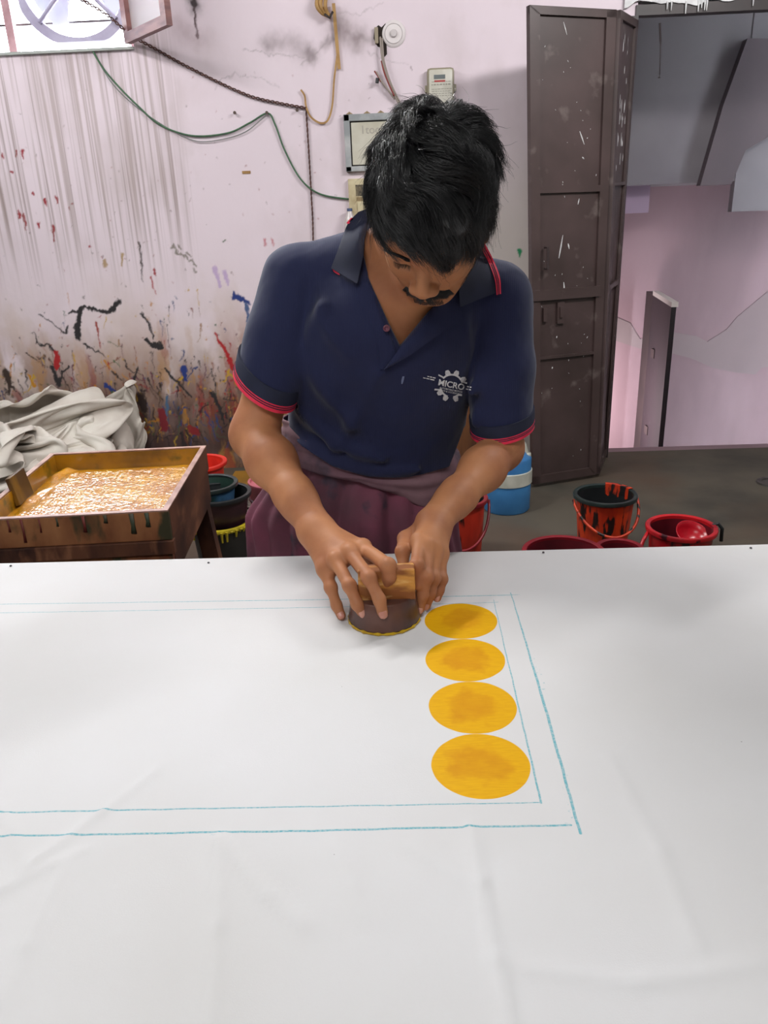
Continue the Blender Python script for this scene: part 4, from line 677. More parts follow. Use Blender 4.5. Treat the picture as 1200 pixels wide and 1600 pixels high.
-1844,3559,186,-3,-13,-13,-12,26,2,-25,20,4,-37,27,19,-52,15,13,-59,5,16,-45,6,23,-42,-40,12,-31,-4,30,32,16,5,2,25,1,18,-3,13,-5,21,-1,8,35,9,5,15,-6,34,11,-3,41,24,6,49,13,18,35,38,30,21,68,24,31,51,47,59,39,31,64,41,33,67,36,21,68,32,4,34,39,-23,34,24,-4,41,18,-20,-10,38,-5,-23,27,-11,-24,4,-25,-20,-17,-24,-9,-33,15,-12,-13,-20,-38,0,5,-30,6,6,-29,5,-5,-10,-11,21,-20,-3,18,-20,21,-4,13,-8,26,-18,16,12,-3,-7,-18,-21,-6,-15,-32,1,18,-16,-11,-30,-57,10,2,-41,-3,-27,-57,20,-13,-47,33,-24,-33,49,-23,-41,40,19,-30,27,-11,-9,2,-33,-18,9,-6,-20,-9,-11,14,2,-15,31,-5,-8,39,-6,6,24,-29,-18,26,-38,-13,
-1866,3509,202,-8,17,-5,6,-13,-16,1,32,-19,-33,40,15,-41,20,25,-60,16,9,-57,-4,32,-68,1,10,-30,2,34,39,8,-2,31,8,14,6,32,3,17,5,15,4,36,3,14,34,11,29,26,-6,46,21,10,47,10,10,27,31,26,20,70,13,45,32,47,56,45,32,52,57,26,52,43,28,59,29,-7,47,33,-8,19,-8,-40,27,25,-17,-2,33,1,-3,34,-1,-19,-8,-28,-27,-31,-20,-6,-37,22,-31,-26,-3,-39,-4,13,-43,0,3,-33,2,-6,-41,12,0,-14,-33,19,16,19,31,-28,17,-3,-1,1,21,-16,18,-6,0,-6,-16,-22,-8,-18,-35,14,4,-29,-8,-33,-47,-3,-12,-41,28,-26,-39,35,-27,-50,30,-6,-37,35,18,-35,30,3,-19,18,-17,-17,5,-14,9,-12,-16,18,5,-10,3,-22,-9,26,-15,-16,34,-32,2,18,45,4,
-1894,3503,214,-6,13,-3,13,-23,-7,-1,25,-19,-4,34,-21,-30,35,39,-72,13,5,-66,9,20,-52,28,26,-47,2,35,54,16,-9,36,10,9,38,12,24,13,30,8,7,42,10,16,24,16,31,39,2,42,26,-4,43,6,12,24,25,43,33,64,0,29,44,39,62,48,28,41,-11,29,33,67,-1,62,25,-7,23,42,-17,19,-4,-25,4,27,-6,8,22,-8,25,-1,-3,-6,-5,-30,-31,-36,-3,-30,-38,12,-25,-32,23,-46,-6,-3,-46,0,-10,-43,7,-7,-39,15,-6,-35,3,19,23,-4,30,2,4,32,-26,24,-6,-14,7,16,-6,8,-19,-5,-7,-14,-11,5,-17,-27,-8,-22,-33,10,-27,-41,24,-17,-48,14,-17,-51,25,1,-23,43,15,-46,7,-14,-11,27,-20,-22,10,1,35,18,11,12,-6,-7,1,-19,-7,-19,-35,-15,35,23,8,5,-36,-18,
-1919,3492,223,14,-1,-5,-12,15,-10,12,15,-9,22,11,-33,-31,37,34,-65,27,-2,-78,24,17,-73,17,24,-13,36,47,59,16,-4,55,12,15,39,11,22,27,26,24,14,26,18,25,43,7,25,37,-4,20,33,6,46,16,12,21,10,31,28,40,-7,5,46,26,61,37,-7,13,9,53,57,32,2,41,47,-8,31,22,-21,-1,27,-13,19,5,-19,20,-4,-3,22,-13,11,-3,-18,-30,-28,-29,-13,-23,-37,19,-42,-27,9,-52,-4,-9,-44,14,-15,-38,12,1,-20,6,28,-45,1,16,-23,-1,25,30,-9,29,-7,39,7,-33,10,-2,-13,18,-9,-5,12,-14,-16,-2,-13,-18,1,-16,-10,-15,-27,-33,12,-23,-37,15,-17,-43,24,7,-31,30,5,-30,27,6,-28,2,-25,-18,1,-14,-20,5,15,17,8,17,24,-1,3,19,-13,-20,11,-24,-23,45,-3,-5,
-1930,3476,221,0,15,-8,28,-14,-7,-6,26,-13,19,12,-35,-30,41,31,-80,29,-2,-75,13,28,-33,61,35,-17,48,47,71,19,-2,58,13,20,51,11,10,34,21,31,16,40,6,25,11,19,21,30,14,20,31,2,29,9,7,20,23,11,1,21,6,14,48,0,60,21,-3,14,12,38,24,34,2,52,26,-9,41,10,7,0,20,-21,25,7,-3,0,-3,-20,24,-17,6,-3,-16,-27,-15,-24,-22,-38,-26,10,-42,-26,12,-48,10,-14,-34,29,-16,-28,-10,29,-39,9,22,-38,11,13,-29,-23,24,12,10,33,8,37,21,-32,16,-11,-11,12,-12,-6,10,-15,6,7,-14,-14,6,-6,-30,-2,-4,-18,-1,-18,-19,-5,-26,-26,28,-1,-33,20,14,-41,9,-7,-38,7,1,-3,-4,-25,-4,2,-19,-14,-6,10,3,-10,18,45,15,-1,2,-26,-24,35,-5,-1,
-1929,3451,216,14,14,4,-20,14,-19,28,5,-16,-8,44,-15,-15,56,15,-76,37,2,-93,6,20,-25,68,42,32,49,50,76,17,9,64,10,10,46,24,27,40,12,16,21,36,10,10,24,9,21,1,20,11,3,21,13,20,11,13,20,5,16,15,2,-1,25,-11,16,38,0,58,-5,-4,31,5,19,20,34,-19,37,1,17,25,15,-22,31,7,4,-5,-1,-22,20,-16,5,11,-4,-26,-37,-19,-3,-33,-16,-13,-43,-14,9,-26,41,-17,-44,3,1,-28,22,20,-51,-12,23,-46,11,11,-25,-1,33,-1,-6,32,11,23,23,1,27,-20,-11,12,-13,11,21,4,4,2,-19,-6,15,-15,-7,-24,-7,-29,-7,18,-19,-7,-20,-37,14,10,-22,-6,-31,-25,26,17,-36,2,-5,-36,-11,-9,9,28,-9,-8,-13,-11,34,-5,2,-7,-9,-11,17,6,-7,13,11,23,
-1934,3452,176,-5,1,17,18,14,-10,-8,39,-9,-6,54,0,-23,61,21,-71,27,11,-82,23,-3,7,65,47,44,44,53,74,12,15,66,12,12,52,8,18,17,43,9,36,10,19,14,23,8,17,0,13,2,-1,15,14,-12,19,3,22,-13,16,-10,13,2,15,-10,-19,27,-11,24,-2,13,46,15,1,57,-4,-12,23,26,-14,34,-3,20,5,25,-19,25,-10,3,12,-2,-14,11,1,-22,-32,-1,-11,-32,-18,8,-29,27,-10,-53,8,5,-43,6,-14,-30,41,25,-15,2,22,-59,21,20,-23,-4,33,-12,2,18,16,4,21,22,20,-2,-10,20,-5,5,2,-16,16,15,-4,5,17,1,5,4,-15,-4,-21,1,-21,-21,3,-41,-22,3,-33,-5,-2,-36,-8,-27,-28,21,22,-39,-9,-6,-5,11,-22,21,19,-2,-13,-13,-10,15,17,-7,10,-5,-13,-13,18,-9,
-1919,3496,154,-20,-5,4,-19,18,9,-5,34,14,-5,59,-2,-7,59,18,-75,17,-5,-33,9,45,21,74,16,31,50,53,66,9,26,63,8,7,55,6,7,30,19,16,24,17,17,-10,-9,11,17,7,3,0,-21,27,23,-8,3,-6,7,-15,-5,11,-12,23,-19,6,-4,13,-9,-16,30,-6,22,-2,8,52,8,-19,31,9,27,44,2,-5,8,30,-18,26,9,-7,24,-8,-2,18,3,-16,-29,9,-2,-18,20,-9,-38,0,6,-29,42,-7,-51,-13,-15,-37,30,33,-22,34,24,-14,10,22,-37,3,14,1,-16,39,2,13,13,-12,19,-8,19,5,2,23,29,0,27,0,-6,14,6,-8,-1,-12,-15,5,-22,-9,-15,-18,7,-28,-24,-7,-58,-15,-7,-25,3,22,-41,2,-10,-33,16,20,-32,-5,-18,15,16,-18,-2,11,-16,-19,-4,-15,-15,15,-5,-13,13,-2,
-1909,3570,159,-18,-8,1,-22,22,2,-37,13,3,-16,43,13,-2,60,12,-67,16,1,14,-27,58,22,77,7,21,66,36,67,-9,27,62,15,7,49,11,9,31,-9,21,0,5,21,3,-10,14,-4,-6,23,16,-28,-1,14,-4,-18,-20,7,-9,-9,5,-17,9,-17,-3,18,-14,2,0,32,-3,-11,25,-3,50,2,3,37,31,-3,40,-18,5,32,15,10,21,14,-2,10,16,-14,30,14,-18,-10,20,-5,-29,14,4,-13,32,-4,-36,20,-10,-39,18,0,-49,4,17,-21,11,29,-23,18,29,-22,-5,14,-6,4,22,8,-11,23,12,23,-6,18,8,-8,22,5,-2,24,7,-6,29,-13,1,14,14,-4,1,-24,-14,-15,-13,-6,-26,-2,-9,-32,-14,12,-60,-8,-2,-37,-4,24,-53,3,2,-47,-1,4,-17,21,-28,-6,24,-13,-21,14,-5,-10,-4,-13,-15,11,-13,
-1908,3635,179,-21,-1,-4,-14,6,16,-19,19,-20,-25,38,-1,-40,40,0,-31,-8,43,24,-31,41,-7,66,26,47,45,9,55,-6,19,53,10,15,41,6,13,19,-8,27,-15,13,11,1,-14,14,11,-20,-4,13,-25,-5,13,-12,-17,-27,4,-11,-16,11,-5,-3,2,-15,7,-15,1,24,-8,1,-5,31,0,20,28,3,36,-2,16,41,51,0,37,-1,0,46,3,2,26,11,-12,16,23,-9,1,19,-5,6,38,2,-24,11,-2,-22,16,-5,-36,5,15,-33,31,2,-45,-14,14,-18,24,27,-25,-12,30,-15,-11,15,19,19,1,13,10,5,37,-13,4,17,5,1,22,11,0,8,-39,15,18,24,-12,16,-5,-14,-6,-9,-17,-18,12,-14,-42,3,5,-43,-1,13,-62,-9,7,-60,2,10,-53,-5,-1,-49,15,-9,-10,30,-23,-31,17,12,-2,33,-13,-7,16,-23,
-1888,3709,158,-1,-21,16,-28,6,2,-27,19,-3,-29,26,2,-35,14,19,-35,-11,34,28,-37,21,-3,48,16,22,34,34,52,0,-11,48,1,11,11,-3,34,33,9,-6,-10,-12,20,-3,-26,18,14,-18,-11,11,-24,-7,-1,-3,-22,-16,11,-12,-27,-15,2,-3,18,-8,-4,10,-10,28,3,3,19,-5,0,25,22,16,25,14,21,41,25,10,48,18,1,23,52,-9,41,15,5,25,8,-20,-5,28,-2,2,22,-15,12,24,7,-31,-10,6,-19,14,22,-33,5,5,-30,4,-5,-28,4,21,1,3,30,-28,-5,5,31,2,11,3,-3,16,17,0,13,9,0,15,13,-6,-14,16,-15,12,19,9,0,2,9,-32,-15,-5,-15,5,20,-13,-34,1,14,-58,19,-8,-44,7,8,-78,0,-7,-52,17,26,-39,-4,-32,-57,14,-8,-30,37,3,-15,45,-2,-1,25,-19,
-1842,3728,199,-22,16,2,-31,-1,-3,-29,3,2,-32,-4,4,-35,-13,2,-35,-14,12,38,-14,20,0,36,31,-35,14,21,50,-6,12,29,15,-20,40,-5,7,10,-12,26,-3,-18,16,3,-24,9,14,-27,-7,-8,18,-12,1,-6,-25,0,1,-20,-7,18,-10,-26,3,8,-1,19,-2,25,-3,-4,18,14,1,19,16,20,26,20,24,48,0,13,39,41,10,55,11,5,30,46,-12,27,29,-16,38,7,-2,-8,17,-9,15,22,2,-14,-12,15,-23,-1,14,-28,9,15,-29,8,-19,-30,-3,21,-30,-5,34,2,-7,19,12,6,23,-10,-14,14,13,0,9,14,8,-7,20,-12,1,22,-4,-9,10,17,2,4,11,-27,6,17,-20,-37,1,0,-19,30,0,-42,18,-5,-68,5,-1,-51,27,21,-66,-8,-13,-58,21,-22,-56,15,-9,-29,42,5,-37,27,-9,-13,32,-1,
-1838,3670,175,-14,16,12,-20,8,19,-28,9,-4,-34,3,1,-34,-5,6,-32,-14,10,-29,-8,22,23,3,23,-37,16,9,32,-5,13,33,15,23,10,9,-26,14,-7,31,6,-29,4,10,-23,0,8,14,-17,14,-3,-16,-18,22,-4,-2,0,-25,10,15,-12,23,1,-8,-20,17,5,25,2,1,-7,19,11,14,15,20,21,25,31,49,11,13,63,-6,6,52,24,9,52,34,6,27,32,-28,24,21,-12,20,11,-11,13,23,-1,4,2,21,-14,-15,12,-31,4,24,-33,-12,-9,-36,-16,14,-14,19,34,-20,-26,13,-5,-8,15,-11,20,18,8,-16,14,17,14,-8,14,7,-12,-3,20,-11,15,20,-5,9,-14,-13,3,12,-21,-28,36,0,-42,25,-5,-42,27,-4,-40,21,20,-60,27,18,-56,-20,-21,-62,44,-19,-56,20,-4,-31,31,-15,-37,23,-6,-14,20,-9,
-1809,3620,165,-19,21,5,-22,10,21,-28,9,14,-35,2,7,-36,-7,1,-15,-4,27,-26,-11,14,-18,-20,16,-27,15,13,-13,0,23,32,8,3,9,11,-23,19,-6,21,7,9,-30,22,4,-3,23,-16,-6,-7,19,-11,29,4,5,-4,3,-20,5,12,-18,-1,22,-6,-6,22,0,6,17,11,16,8,9,-8,20,18,27,22,23,48,4,21,48,10,21,57,22,-1,51,6,1,59,25,2,19,15,-32,25,8,-10,20,13,-5,8,-2,21,-23,-14,4,0,25,23,-22,-2,16,-56,-14,24,-32,-23,9,-33,1,14,-2,-7,16,-20,6,2,-2,12,17,30,-2,-1,-10,32,-29,-1,23,9,9,15,-3,6,-3,-29,-4,34,-11,-15,36,-2,-38,31,-6,-31,28,15,-33,40,25,-55,0,-12,-54,8,-16,-70,26,-15,-55,10,-11,-33,36,2,-20,11,-20,-25,16,-10,
-1781,3580,145,-24,11,13,-24,9,23,-34,3,20,-37,4,21,-39,-4,12,-30,-13,5,-28,-10,-7,-27,-7,6,-5,-4,21,-18,5,21,23,1,17,34,18,-6,11,24,-22,30,0,14,-12,8,-28,20,14,-17,21,6,13,22,9,13,-1,27,-9,9,12,-19,6,12,-17,-12,18,0,-2,22,-6,3,26,3,0,11,23,27,0,29,32,-6,26,52,6,13,60,20,7,57,11,0,56,23,-2,35,12,-20,15,2,-24,25,6,-7,12,7,17,-8,-7,18,-12,6,24,-30,-5,23,-30,-7,26,-64,0,22,-26,0,-6,-34,5,9,-2,23,-13,-9,18,7,16,-2,-6,9,8,-15,-13,26,-9,-2,37,8,-2,44,5,-3,15,-10,-9,39,-7,-30,34,14,-24,18,4,-36,45,26,-55,10,-12,-64,-2,-29,-49,21,-15,-39,-11,-28,-31,26,0,-22,15,-12,-21,13,-7,
-1754,3529,147,-33,3,8,-25,6,28,-30,4,28,-50,-1,2,-47,-2,1,-36,-7,0,-23,-12,10,-27,-5,7,-25,5,1,5,1,23,11,2,23,28,24,-5,32,27,7,6,29,-25,33,18,13,16,2,-27,13,34,-8,22,16,14,12,19,14,-6,19,-12,4,12,-15,5,12,-15,-9,19,13,11,12,-14,-2,15,23,4,-20,22,34,-6,25,48,1,21,55,15,17,60,14,9,37,8,-23,53,17,-20,19,1,-26,22,3,-7,15,8,17,-22,10,7,2,3,23,-31,-4,28,-31,-2,32,-46,-1,15,-57,-4,5,-25,28,-6,7,27,-22,-13,27,-1,-19,26,5,-3,5,24,-22,33,-9,-7,38,13,5,37,-16,-3,44,6,5,30,8,-12,32,7,-33,25,-4,-34,22,-4,-45,7,-12,-41,6,-21,-32,-3,-31,-33,-13,-22,-35,8,-6,-15,28,-2,-18,-7,-8,
-1730,3489,183,-35,-9,2,-44,-10,1,-43,6,21,-37,3,33,-50,4,-3,-23,-6,-32,-28,-6,1,-21,11,-3,-24,2,8,-5,3,23,1,4,26,31,20,16,32,36,-2,17,36,-16,42,19,13,13,29,-16,22,24,-23,12,35,2,24,8,15,-6,18,8,-12,21,1,12,1,-26,-16,17,16,19,7,-6,6,21,0,11,-16,24,17,-34,7,43,2,16,44,2,27,53,6,18,53,13,-13,27,32,-35,27,-16,-21,27,7,-1,14,11,15,-19,15,4,-15,20,18,-29,23,23,-35,-9,32,-50,-22,14,-60,39,-9,-15,31,-7,-22,15,23,-15,33,9,-24,24,-2,-12,27,22,-11,37,-8,4,43,4,11,32,6,-15,43,-35,8,32,0,14,25,3,-24,23,5,-27,8,-9,-29,3,-14,-24,-11,-21,-32,10,-11,-27,-13,-22,-33,6,6,-4,-3,-24,-19,14,8,
-1723,3473,235,-35,-8,2,-24,-34,-14,-50,-12,-2,-52,3,5,-51,7,9,-35,7,-25,-15,7,-24,-24,16,-2,-17,2,17,-9,4,19,-2,5,31,36,17,16,12,54,-9,48,29,9,46,30,-6,26,41,-1,11,31,-15,8,21,-29,25,18,8,-18,10,-4,15,-5,20,7,12,12,-14,15,-13,14,2,11,-1,19,-17,20,-4,15,10,-27,4,31,-14,11,33,21,20,29,-24,32,53,3,7,44,19,-13,26,2,-23,22,6,-19,3,21,20,-6,15,12,-13,23,22,-39,14,16,-55,0,19,-55,4,10,-48,40,-4,-31,48,7,-25,39,17,-27,18,21,-13,34,11,-14,29,8,-3,49,-4,3,37,-9,5,28,-32,7,35,-10,18,26,-8,20,26,-5,-7,15,14,-20,17,-1,-15,-9,-12,-18,-6,-15,-11,-12,-21,-28,5,-14,-26,10,-3,-17,11,7,-4,2,-16,
-1721,3454,284,-19,-23,-10,-30,-25,-12,-48,-10,-7,-48,-12,-17,-44,19,-15,-40,10,-18,-37,3,-15,-25,13,-4,6,20,17,-8,18,11,-10,-5,23,10,43,19,49,24,9,29,58,-21,39,33,3,47,35,-3,21,38,-4,14,10,-34,5,16,-8,14,1,14,8,6,14,-33,10,5,-2,9,-27,16,5,10,8,-6,14,5,22,-15,17,-20,18,20,-15,4,32,5,15,23,6,30,14,-2,28,38,-4,0,32,4,-15,12,1,-19,8,20,0,-10,2,16,-1,31,33,-57,28,-1,-47,18,22,-72,12,5,-50,36,16,-25,49,20,-29,38,24,-13,44,7,-23,44,-6,-4,30,-11,10,31,-12,12,24,-15,0,31,-11,22,35,-8,23,27,0,18,18,3,18,11,8,0,13,11,-20,1,-9,-20,-2,5,9,-7,-29,-21,6,-6,-21,-16,5,-4,21,-12,-13,-5,9,
-1750,3458,318,-1,-29,-9,-23,0,-24,-30,0,-29,-49,-23,0,-48,-21,-9,-41,7,-21,-38,14,-12,-24,17,-7,-22,15,6,23,13,9,-5,35,5,4,42,14,46,22,8,52,38,-5,29,52,-21,48,36,5,37,30,3,15,8,-22,13,11,-16,11,4,15,-1,15,1,-15,-1,-10,-12,-5,-12,-18,5,-5,7,12,13,16,-3,5,11,14,0,10,-7,16,6,3,17,17,0,26,16,1,26,17,2,28,34,8,2,20,14,-14,3,18,-14,9,35,4,-24,19,17,-51,18,15,-60,18,15,-54,23,18,-55,30,13,-48,25,24,-16,46,-5,4,26,-18,2,47,-21,-6,26,-2,13,23,-4,-2,37,4,29,24,-13,42,-1,3,20,37,6,18,38,6,-2,26,7,26,2,5,-9,12,12,-21,-7,7,7,19,-12,-18,16,-9,-10,-21,15,-13,-2,10,1,15,-13,
-1744,3473,291,-11,-18,2,-24,-20,19,-26,-8,-26,-31,13,-30,-47,-21,-5,-46,-23,1,-41,7,-11,-26,14,-6,-17,18,7,8,27,10,11,36,-3,26,26,-14,46,37,-6,45,44,-1,37,38,-10,39,48,-4,41,29,9,19,-5,-19,15,0,-21,14,-3,10,-9,20,8,-14,0,-10,-11,15,-2,-13,12,-1,-22,3,-12,-13,18,8,-8,-5,15,30,9,5,-12,-10,13,4,-10,20,0,-10,28,26,27,10,18,18,19,21,28,9,11,35,3,1,36,7,-4,30,14,-42,15,22,-50,15,16,-51,28,22,-44,23,-2,-39,18,-28,-34,30,-10,-11,33,4,3,30,-12,4,28,-1,18,18,-2,21,35,-12,46,-11,-2,39,22,1,13,46,6,0,46,8,21,32,18,20,23,12,22,-13,13,20,-18,6,-11,7,13,-2,20,-2,-13,17,3,0,-22,10,-13,-3,15,
-1749,3495,294,-15,-16,8,-16,-19,-8,-27,-17,17,-5,18,-34,-47,-19,1,-40,-2,-24,-43,5,1,-27,16,-13,-10,15,-15,5,19,14,23,17,16,28,41,-3,33,29,-15,33,43,6,44,42,-6,41,26,-12,50,5,-12,20,-6,-26,12,2,-19,-12,7,-4,1,19,8,-15,4,1,-5,22,14,-19,15,12,-18,20,-12,-19,21,-6,-19,8,20,25,9,12,12,-4,15,-29,14,10,-22,4,16,-23,-8,26,8,4,30,19,26,19,13,37,-2,8,41,10,1,40,12,-12,39,14,-48,10,20,-44,17,4,-28,22,-32,-25,9,-29,-26,30,2,-27,13,-2,-3,31,-9,11,20,2,24,17,-5,39,17,-15,40,-14,4,39,39,0,9,54,13,33,26,29,36,36,19,23,38,17,18,5,23,27,-20,11,-1,-8,18,0,28,5,-8,-18,10,-5,18,12,-5,-20,15,
-1760,3500,275,-19,-3,15,-12,-12,15,12,-12,27,-34,23,-15,-6,-6,-40,-46,-3,1,-33,6,-21,-29,13,-1,-7,5,-18,-1,20,-11,18,12,15,32,19,8,31,42,3,32,32,-23,46,38,2,31,25,-33,17,-10,-14,18,-17,-29,25,-8,-7,-1,29,2,-11,14,-9,-4,20,14,-8,19,20,-15,23,20,-26,29,10,-17,37,-9,-21,21,23,17,7,25,25,20,12,9,0,23,-15,6,24,-36,17,13,-25,26,-6,-35,12,13,-20,15,28,10,30,17,7,37,0,-1,43,0,-27,6,16,-31,15,-22,-7,8,-33,-26,9,-18,-25,7,-5,-27,11,-2,12,26,-7,14,3,17,16,17,-18,47,15,-13,62,-14,5,35,50,8,16,76,15,-1,50,38,68,0,18,31,3,36,35,29,26,17,-7,26,12,-30,10,-2,14,18,-7,-24,14,-8,21,17,15,27,-5,
-1749,3518,294,-34,22,4,19,-13,16,30,-13,13,-31,30,2,-34,9,-24,-11,-17,-33,-28,-1,-21,-28,9,-3,-18,5,-8,11,2,-17,-3,23,-2,23,17,8,30,23,8,42,35,-1,39,29,-20,0,26,-31,23,-10,-38,11,-11,-17,25,-2,-6,2,17,16,-1,20,9,-25,18,-9,-3,29,22,-11,34,31,-20,42,14,-16,40,20,-23,22,35,-6,7,36,19,31,14,15,24,6,36,20,-4,-25,9,21,-22,30,1,-31,16,-8,-28,6,20,-22,24,-11,-37,8,2,-17,25,6,22,18,10,-31,7,-6,-21,-4,-14,-23,-6,-5,-18,9,-3,-7,8,-14,14,-1,-15,18,16,2,23,23,9,29,-7,-21,59,33,-4,27,59,17,37,66,19,21,47,37,53,7,34,52,-20,30,34,-19,31,24,-1,36,23,24,22,-12,-37,13,1,9,20,-7,14,23,19,7,-20,
-1771,3544,273,32,-21,7,26,19,7,23,13,14,-13,25,12,-31,20,-14,-25,-3,-24,-16,-15,-21,-30,4,-3,-24,10,4,2,-10,-17,7,-4,-15,6,25,-6,12,34,-7,45,15,-1,8,28,-9,6,3,-44,22,30,-19,15,-12,-20,25,4,-7,12,5,20,-18,22,5,-8,42,11,10,23,23,-17,33,39,-23,57,25,-25,42,31,-6,29,37,-23,31,-5,1,46,19,19,34,-6,19,20,-10,20,5,10,33,-3,16,-20,-15,18,-29,-4,-13,-46,4,16,-43,5,14,-31,11,-24,-29,11,-8,-9,20,9,-21,-3,-12,-22,9,3,-17,15,-2,6,-5,-13,9,-16,-2,19,11,-16,28,31,14,17,38,-16,62,19,-14,38,67,27,34,49,26,36,42,39,59,-23,35,55,13,37,35,-16,42,29,-22,32,-10,-19,29,-6,-30,20,-12,-5,25,27,13,-8,13,11,-22,
-1729,3528,259,10,46,2,36,8,-3,26,6,5,-21,26,0,15,16,18,-31,13,-5,-27,-5,-14,-18,-16,-20,-29,11,8,-10,-5,-14,6,-22,-5,-8,19,-12,7,8,-23,2,51,0,20,32,-32,-2,-9,-22,26,14,-23,25,13,-2,22,7,6,23,11,12,-15,27,19,-6,49,15,-22,41,40,10,30,27,-24,50,35,-22,42,31,-20,45,-13,-25,51,-1,-12,43,19,24,33,-4,15,19,12,17,2,13,31,-4,-6,28,-19,11,-12,-18,20,-44,-36,-3,-48,13,3,-43,-2,-18,-31,-15,-15,-30,21,-2,-16,15,8,-17,6,5,-13,18,-7,18,-7,-6,12,-18,-5,34,5,-10,-1,41,1,37,50,-19,36,38,0,24,65,28,45,42,31,67,-17,37,64,7,39,35,-39,44,45,-14,37,-16,-30,37,-38,-23,13,-7,-17,26,21,-21,1,28,8,-7,6,16,-21,
-1727,3575,234,33,35,-4,37,-3,-13,4,-30,-7,18,14,10,14,6,20,-21,21,-4,-3,26,17,-32,17,-3,-31,3,-9,-27,1,-8,-2,-27,-6,-11,6,-18,-10,9,-24,-24,44,-7,13,23,-21,30,19,-13,21,23,-12,27,11,-2,32,24,6,15,11,20,-12,29,25,-11,44,15,-19,52,29,-11,35,46,2,39,42,-24,55,-25,-38,54,-12,-23,53,4,-16,40,19,10,37,16,16,13,5,14,-3,5,18,-19,16,25,-28,5,35,-21,27,-39,-43,3,-36,-7,-22,-42,-10,-25,-39,-3,-12,-34,-1,15,-10,18,-5,-13,9,11,-9,16,-3,27,5,-18,18,-16,-1,12,23,-15,-4,59,1,19,37,-23,46,40,14,47,57,28,56,-5,34,66,9,35,47,-45,35,43,-25,43,-39,-13,43,1,-40,29,3,-22,22,-24,-9,-9,9,-33,11,31,12,5,17,15,-10,
-1701,3613,214,43,-28,-18,34,14,-18,14,-27,-7,-9,-23,6,13,3,16,5,28,6,5,20,27,-25,35,1,-36,18,1,-34,15,-9,-18,-23,-6,-19,23,-22,-30,11,-9,-12,46,-1,3,36,-27,31,28,-3,29,21,6,26,20,0,28,23,15,25,27,15,-12,14,34,-15,48,20,-19,22,20,0,53,55,-20,65,-5,-31,53,-28,-32,51,-9,-20,37,21,-6,45,-13,8,27,10,23,9,1,-6,-8,18,12,-10,11,12,-36,6,27,-20,28,-1,-46,14,-24,-39,-24,-42,-26,-23,-49,-27,9,-35,36,16,4,17,-22,-9,18,16,14,26,-14,18,-15,-6,12,18,-9,-5,39,-8,-7,52,-5,26,46,-18,61,12,13,46,34,26,69,5,33,54,-27,31,49,-35,37,-34,-25,46,-27,-22,41,3,-40,25,43,6,13,-3,-19,-1,-33,-19,-6,25,-16,10,22,1,3,
-1681,3599,180,36,-26,-22,40,9,-20,6,-32,-8,17,-6,9,1,-20,14,9,9,25,5,36,18,-17,37,14,-47,16,5,-43,10,4,-25,12,-34,-25,36,-18,-13,49,7,-10,39,0,-12,51,-6,37,33,2,31,28,9,30,28,8,12,9,24,28,28,17,-8,10,42,-9,59,20,-16,38,8,-8,42,27,-25,52,-25,-33,44,-26,-37,29,27,-8,44,-7,-4,40,-16,-12,29,-6,21,-7,9,10,-6,13,3,-3,14,10,-42,3,25,-43,18,19,-32,24,-20,-50,-19,-48,-45,-11,-47,-9,18,-38,45,15,15,21,-25,2,30,17,5,26,-8,25,0,-17,-20,30,4,2,30,-16,21,54,-15,40,25,-9,58,4,4,45,22,21,60,-5,35,49,-32,30,4,-48,36,-35,-17,41,-27,-18,43,19,-40,18,23,23,12,28,-17,9,-1,-22,-13,-30,11,7,1,-14,18,
-1643,3604,166,23,-14,-36,22,-18,-27,31,-9,3,0,-25,-3,8,-13,14,9,8,25,-23,20,18,11,32,24,-50,14,7,-35,42,14,-29,30,-26,-40,38,-23,-13,68,8,4,48,17,-15,51,18,33,43,2,35,32,13,23,15,24,21,19,31,12,12,4,13,29,25,-4,32,20,-1,54,-19,-40,42,9,-30,28,-29,-46,17,27,-24,50,5,-10,36,-24,2,31,-16,-9,26,-11,22,1,3,7,-10,16,5,-12,13,-3,-24,26,22,-39,20,39,-60,14,-40,-66,-9,-35,-37,-14,-52,17,22,-24,51,8,26,21,-29,-3,36,25,16,22,-23,-16,30,6,-6,29,-6,2,37,-21,36,24,-13,52,-8,9,52,15,-2,46,-7,22,54,13,10,28,-44,24,-16,-37,33,-32,-5,40,-24,-22,35,16,-41,18,21,24,13,22,12,15,23,5,7,-2,-20,-18,-20,-13,-2,
-1612,3609,150,11,-4,-37,34,-16,-16,2,-27,-15,11,-21,-3,13,-15,14,-1,14,22,-14,24,28,-33,33,21,-17,33,38,-32,54,-15,-59,29,17,12,48,-38,-9,58,10,-15,64,22,-11,54,37,30,49,4,29,16,20,28,19,20,18,24,12,20,29,11,2,5,15,1,48,0,-8,33,-7,-16,37,-3,-50,-9,-8,-40,20,16,-24,40,-5,-11,36,-20,-16,12,-22,-19,24,-9,26,-3,-9,17,-1,12,-5,-5,17,11,-24,25,27,-50,23,37,-26,39,-13,-76,-1,-71,-42,-10,-44,35,12,-11,60,-4,30,25,-28,-9,46,21,6,24,-22,-9,33,3,-17,39,-15,27,20,-16,52,11,-9,45,-16,21,27,-24,-2,43,22,-6,27,-23,22,43,-21,5,-25,-24,29,-31,0,34,-28,-21,30,31,-31,15,30,-20,12,-4,27,6,9,19,1,24,-3,1,-5,-22,-10,
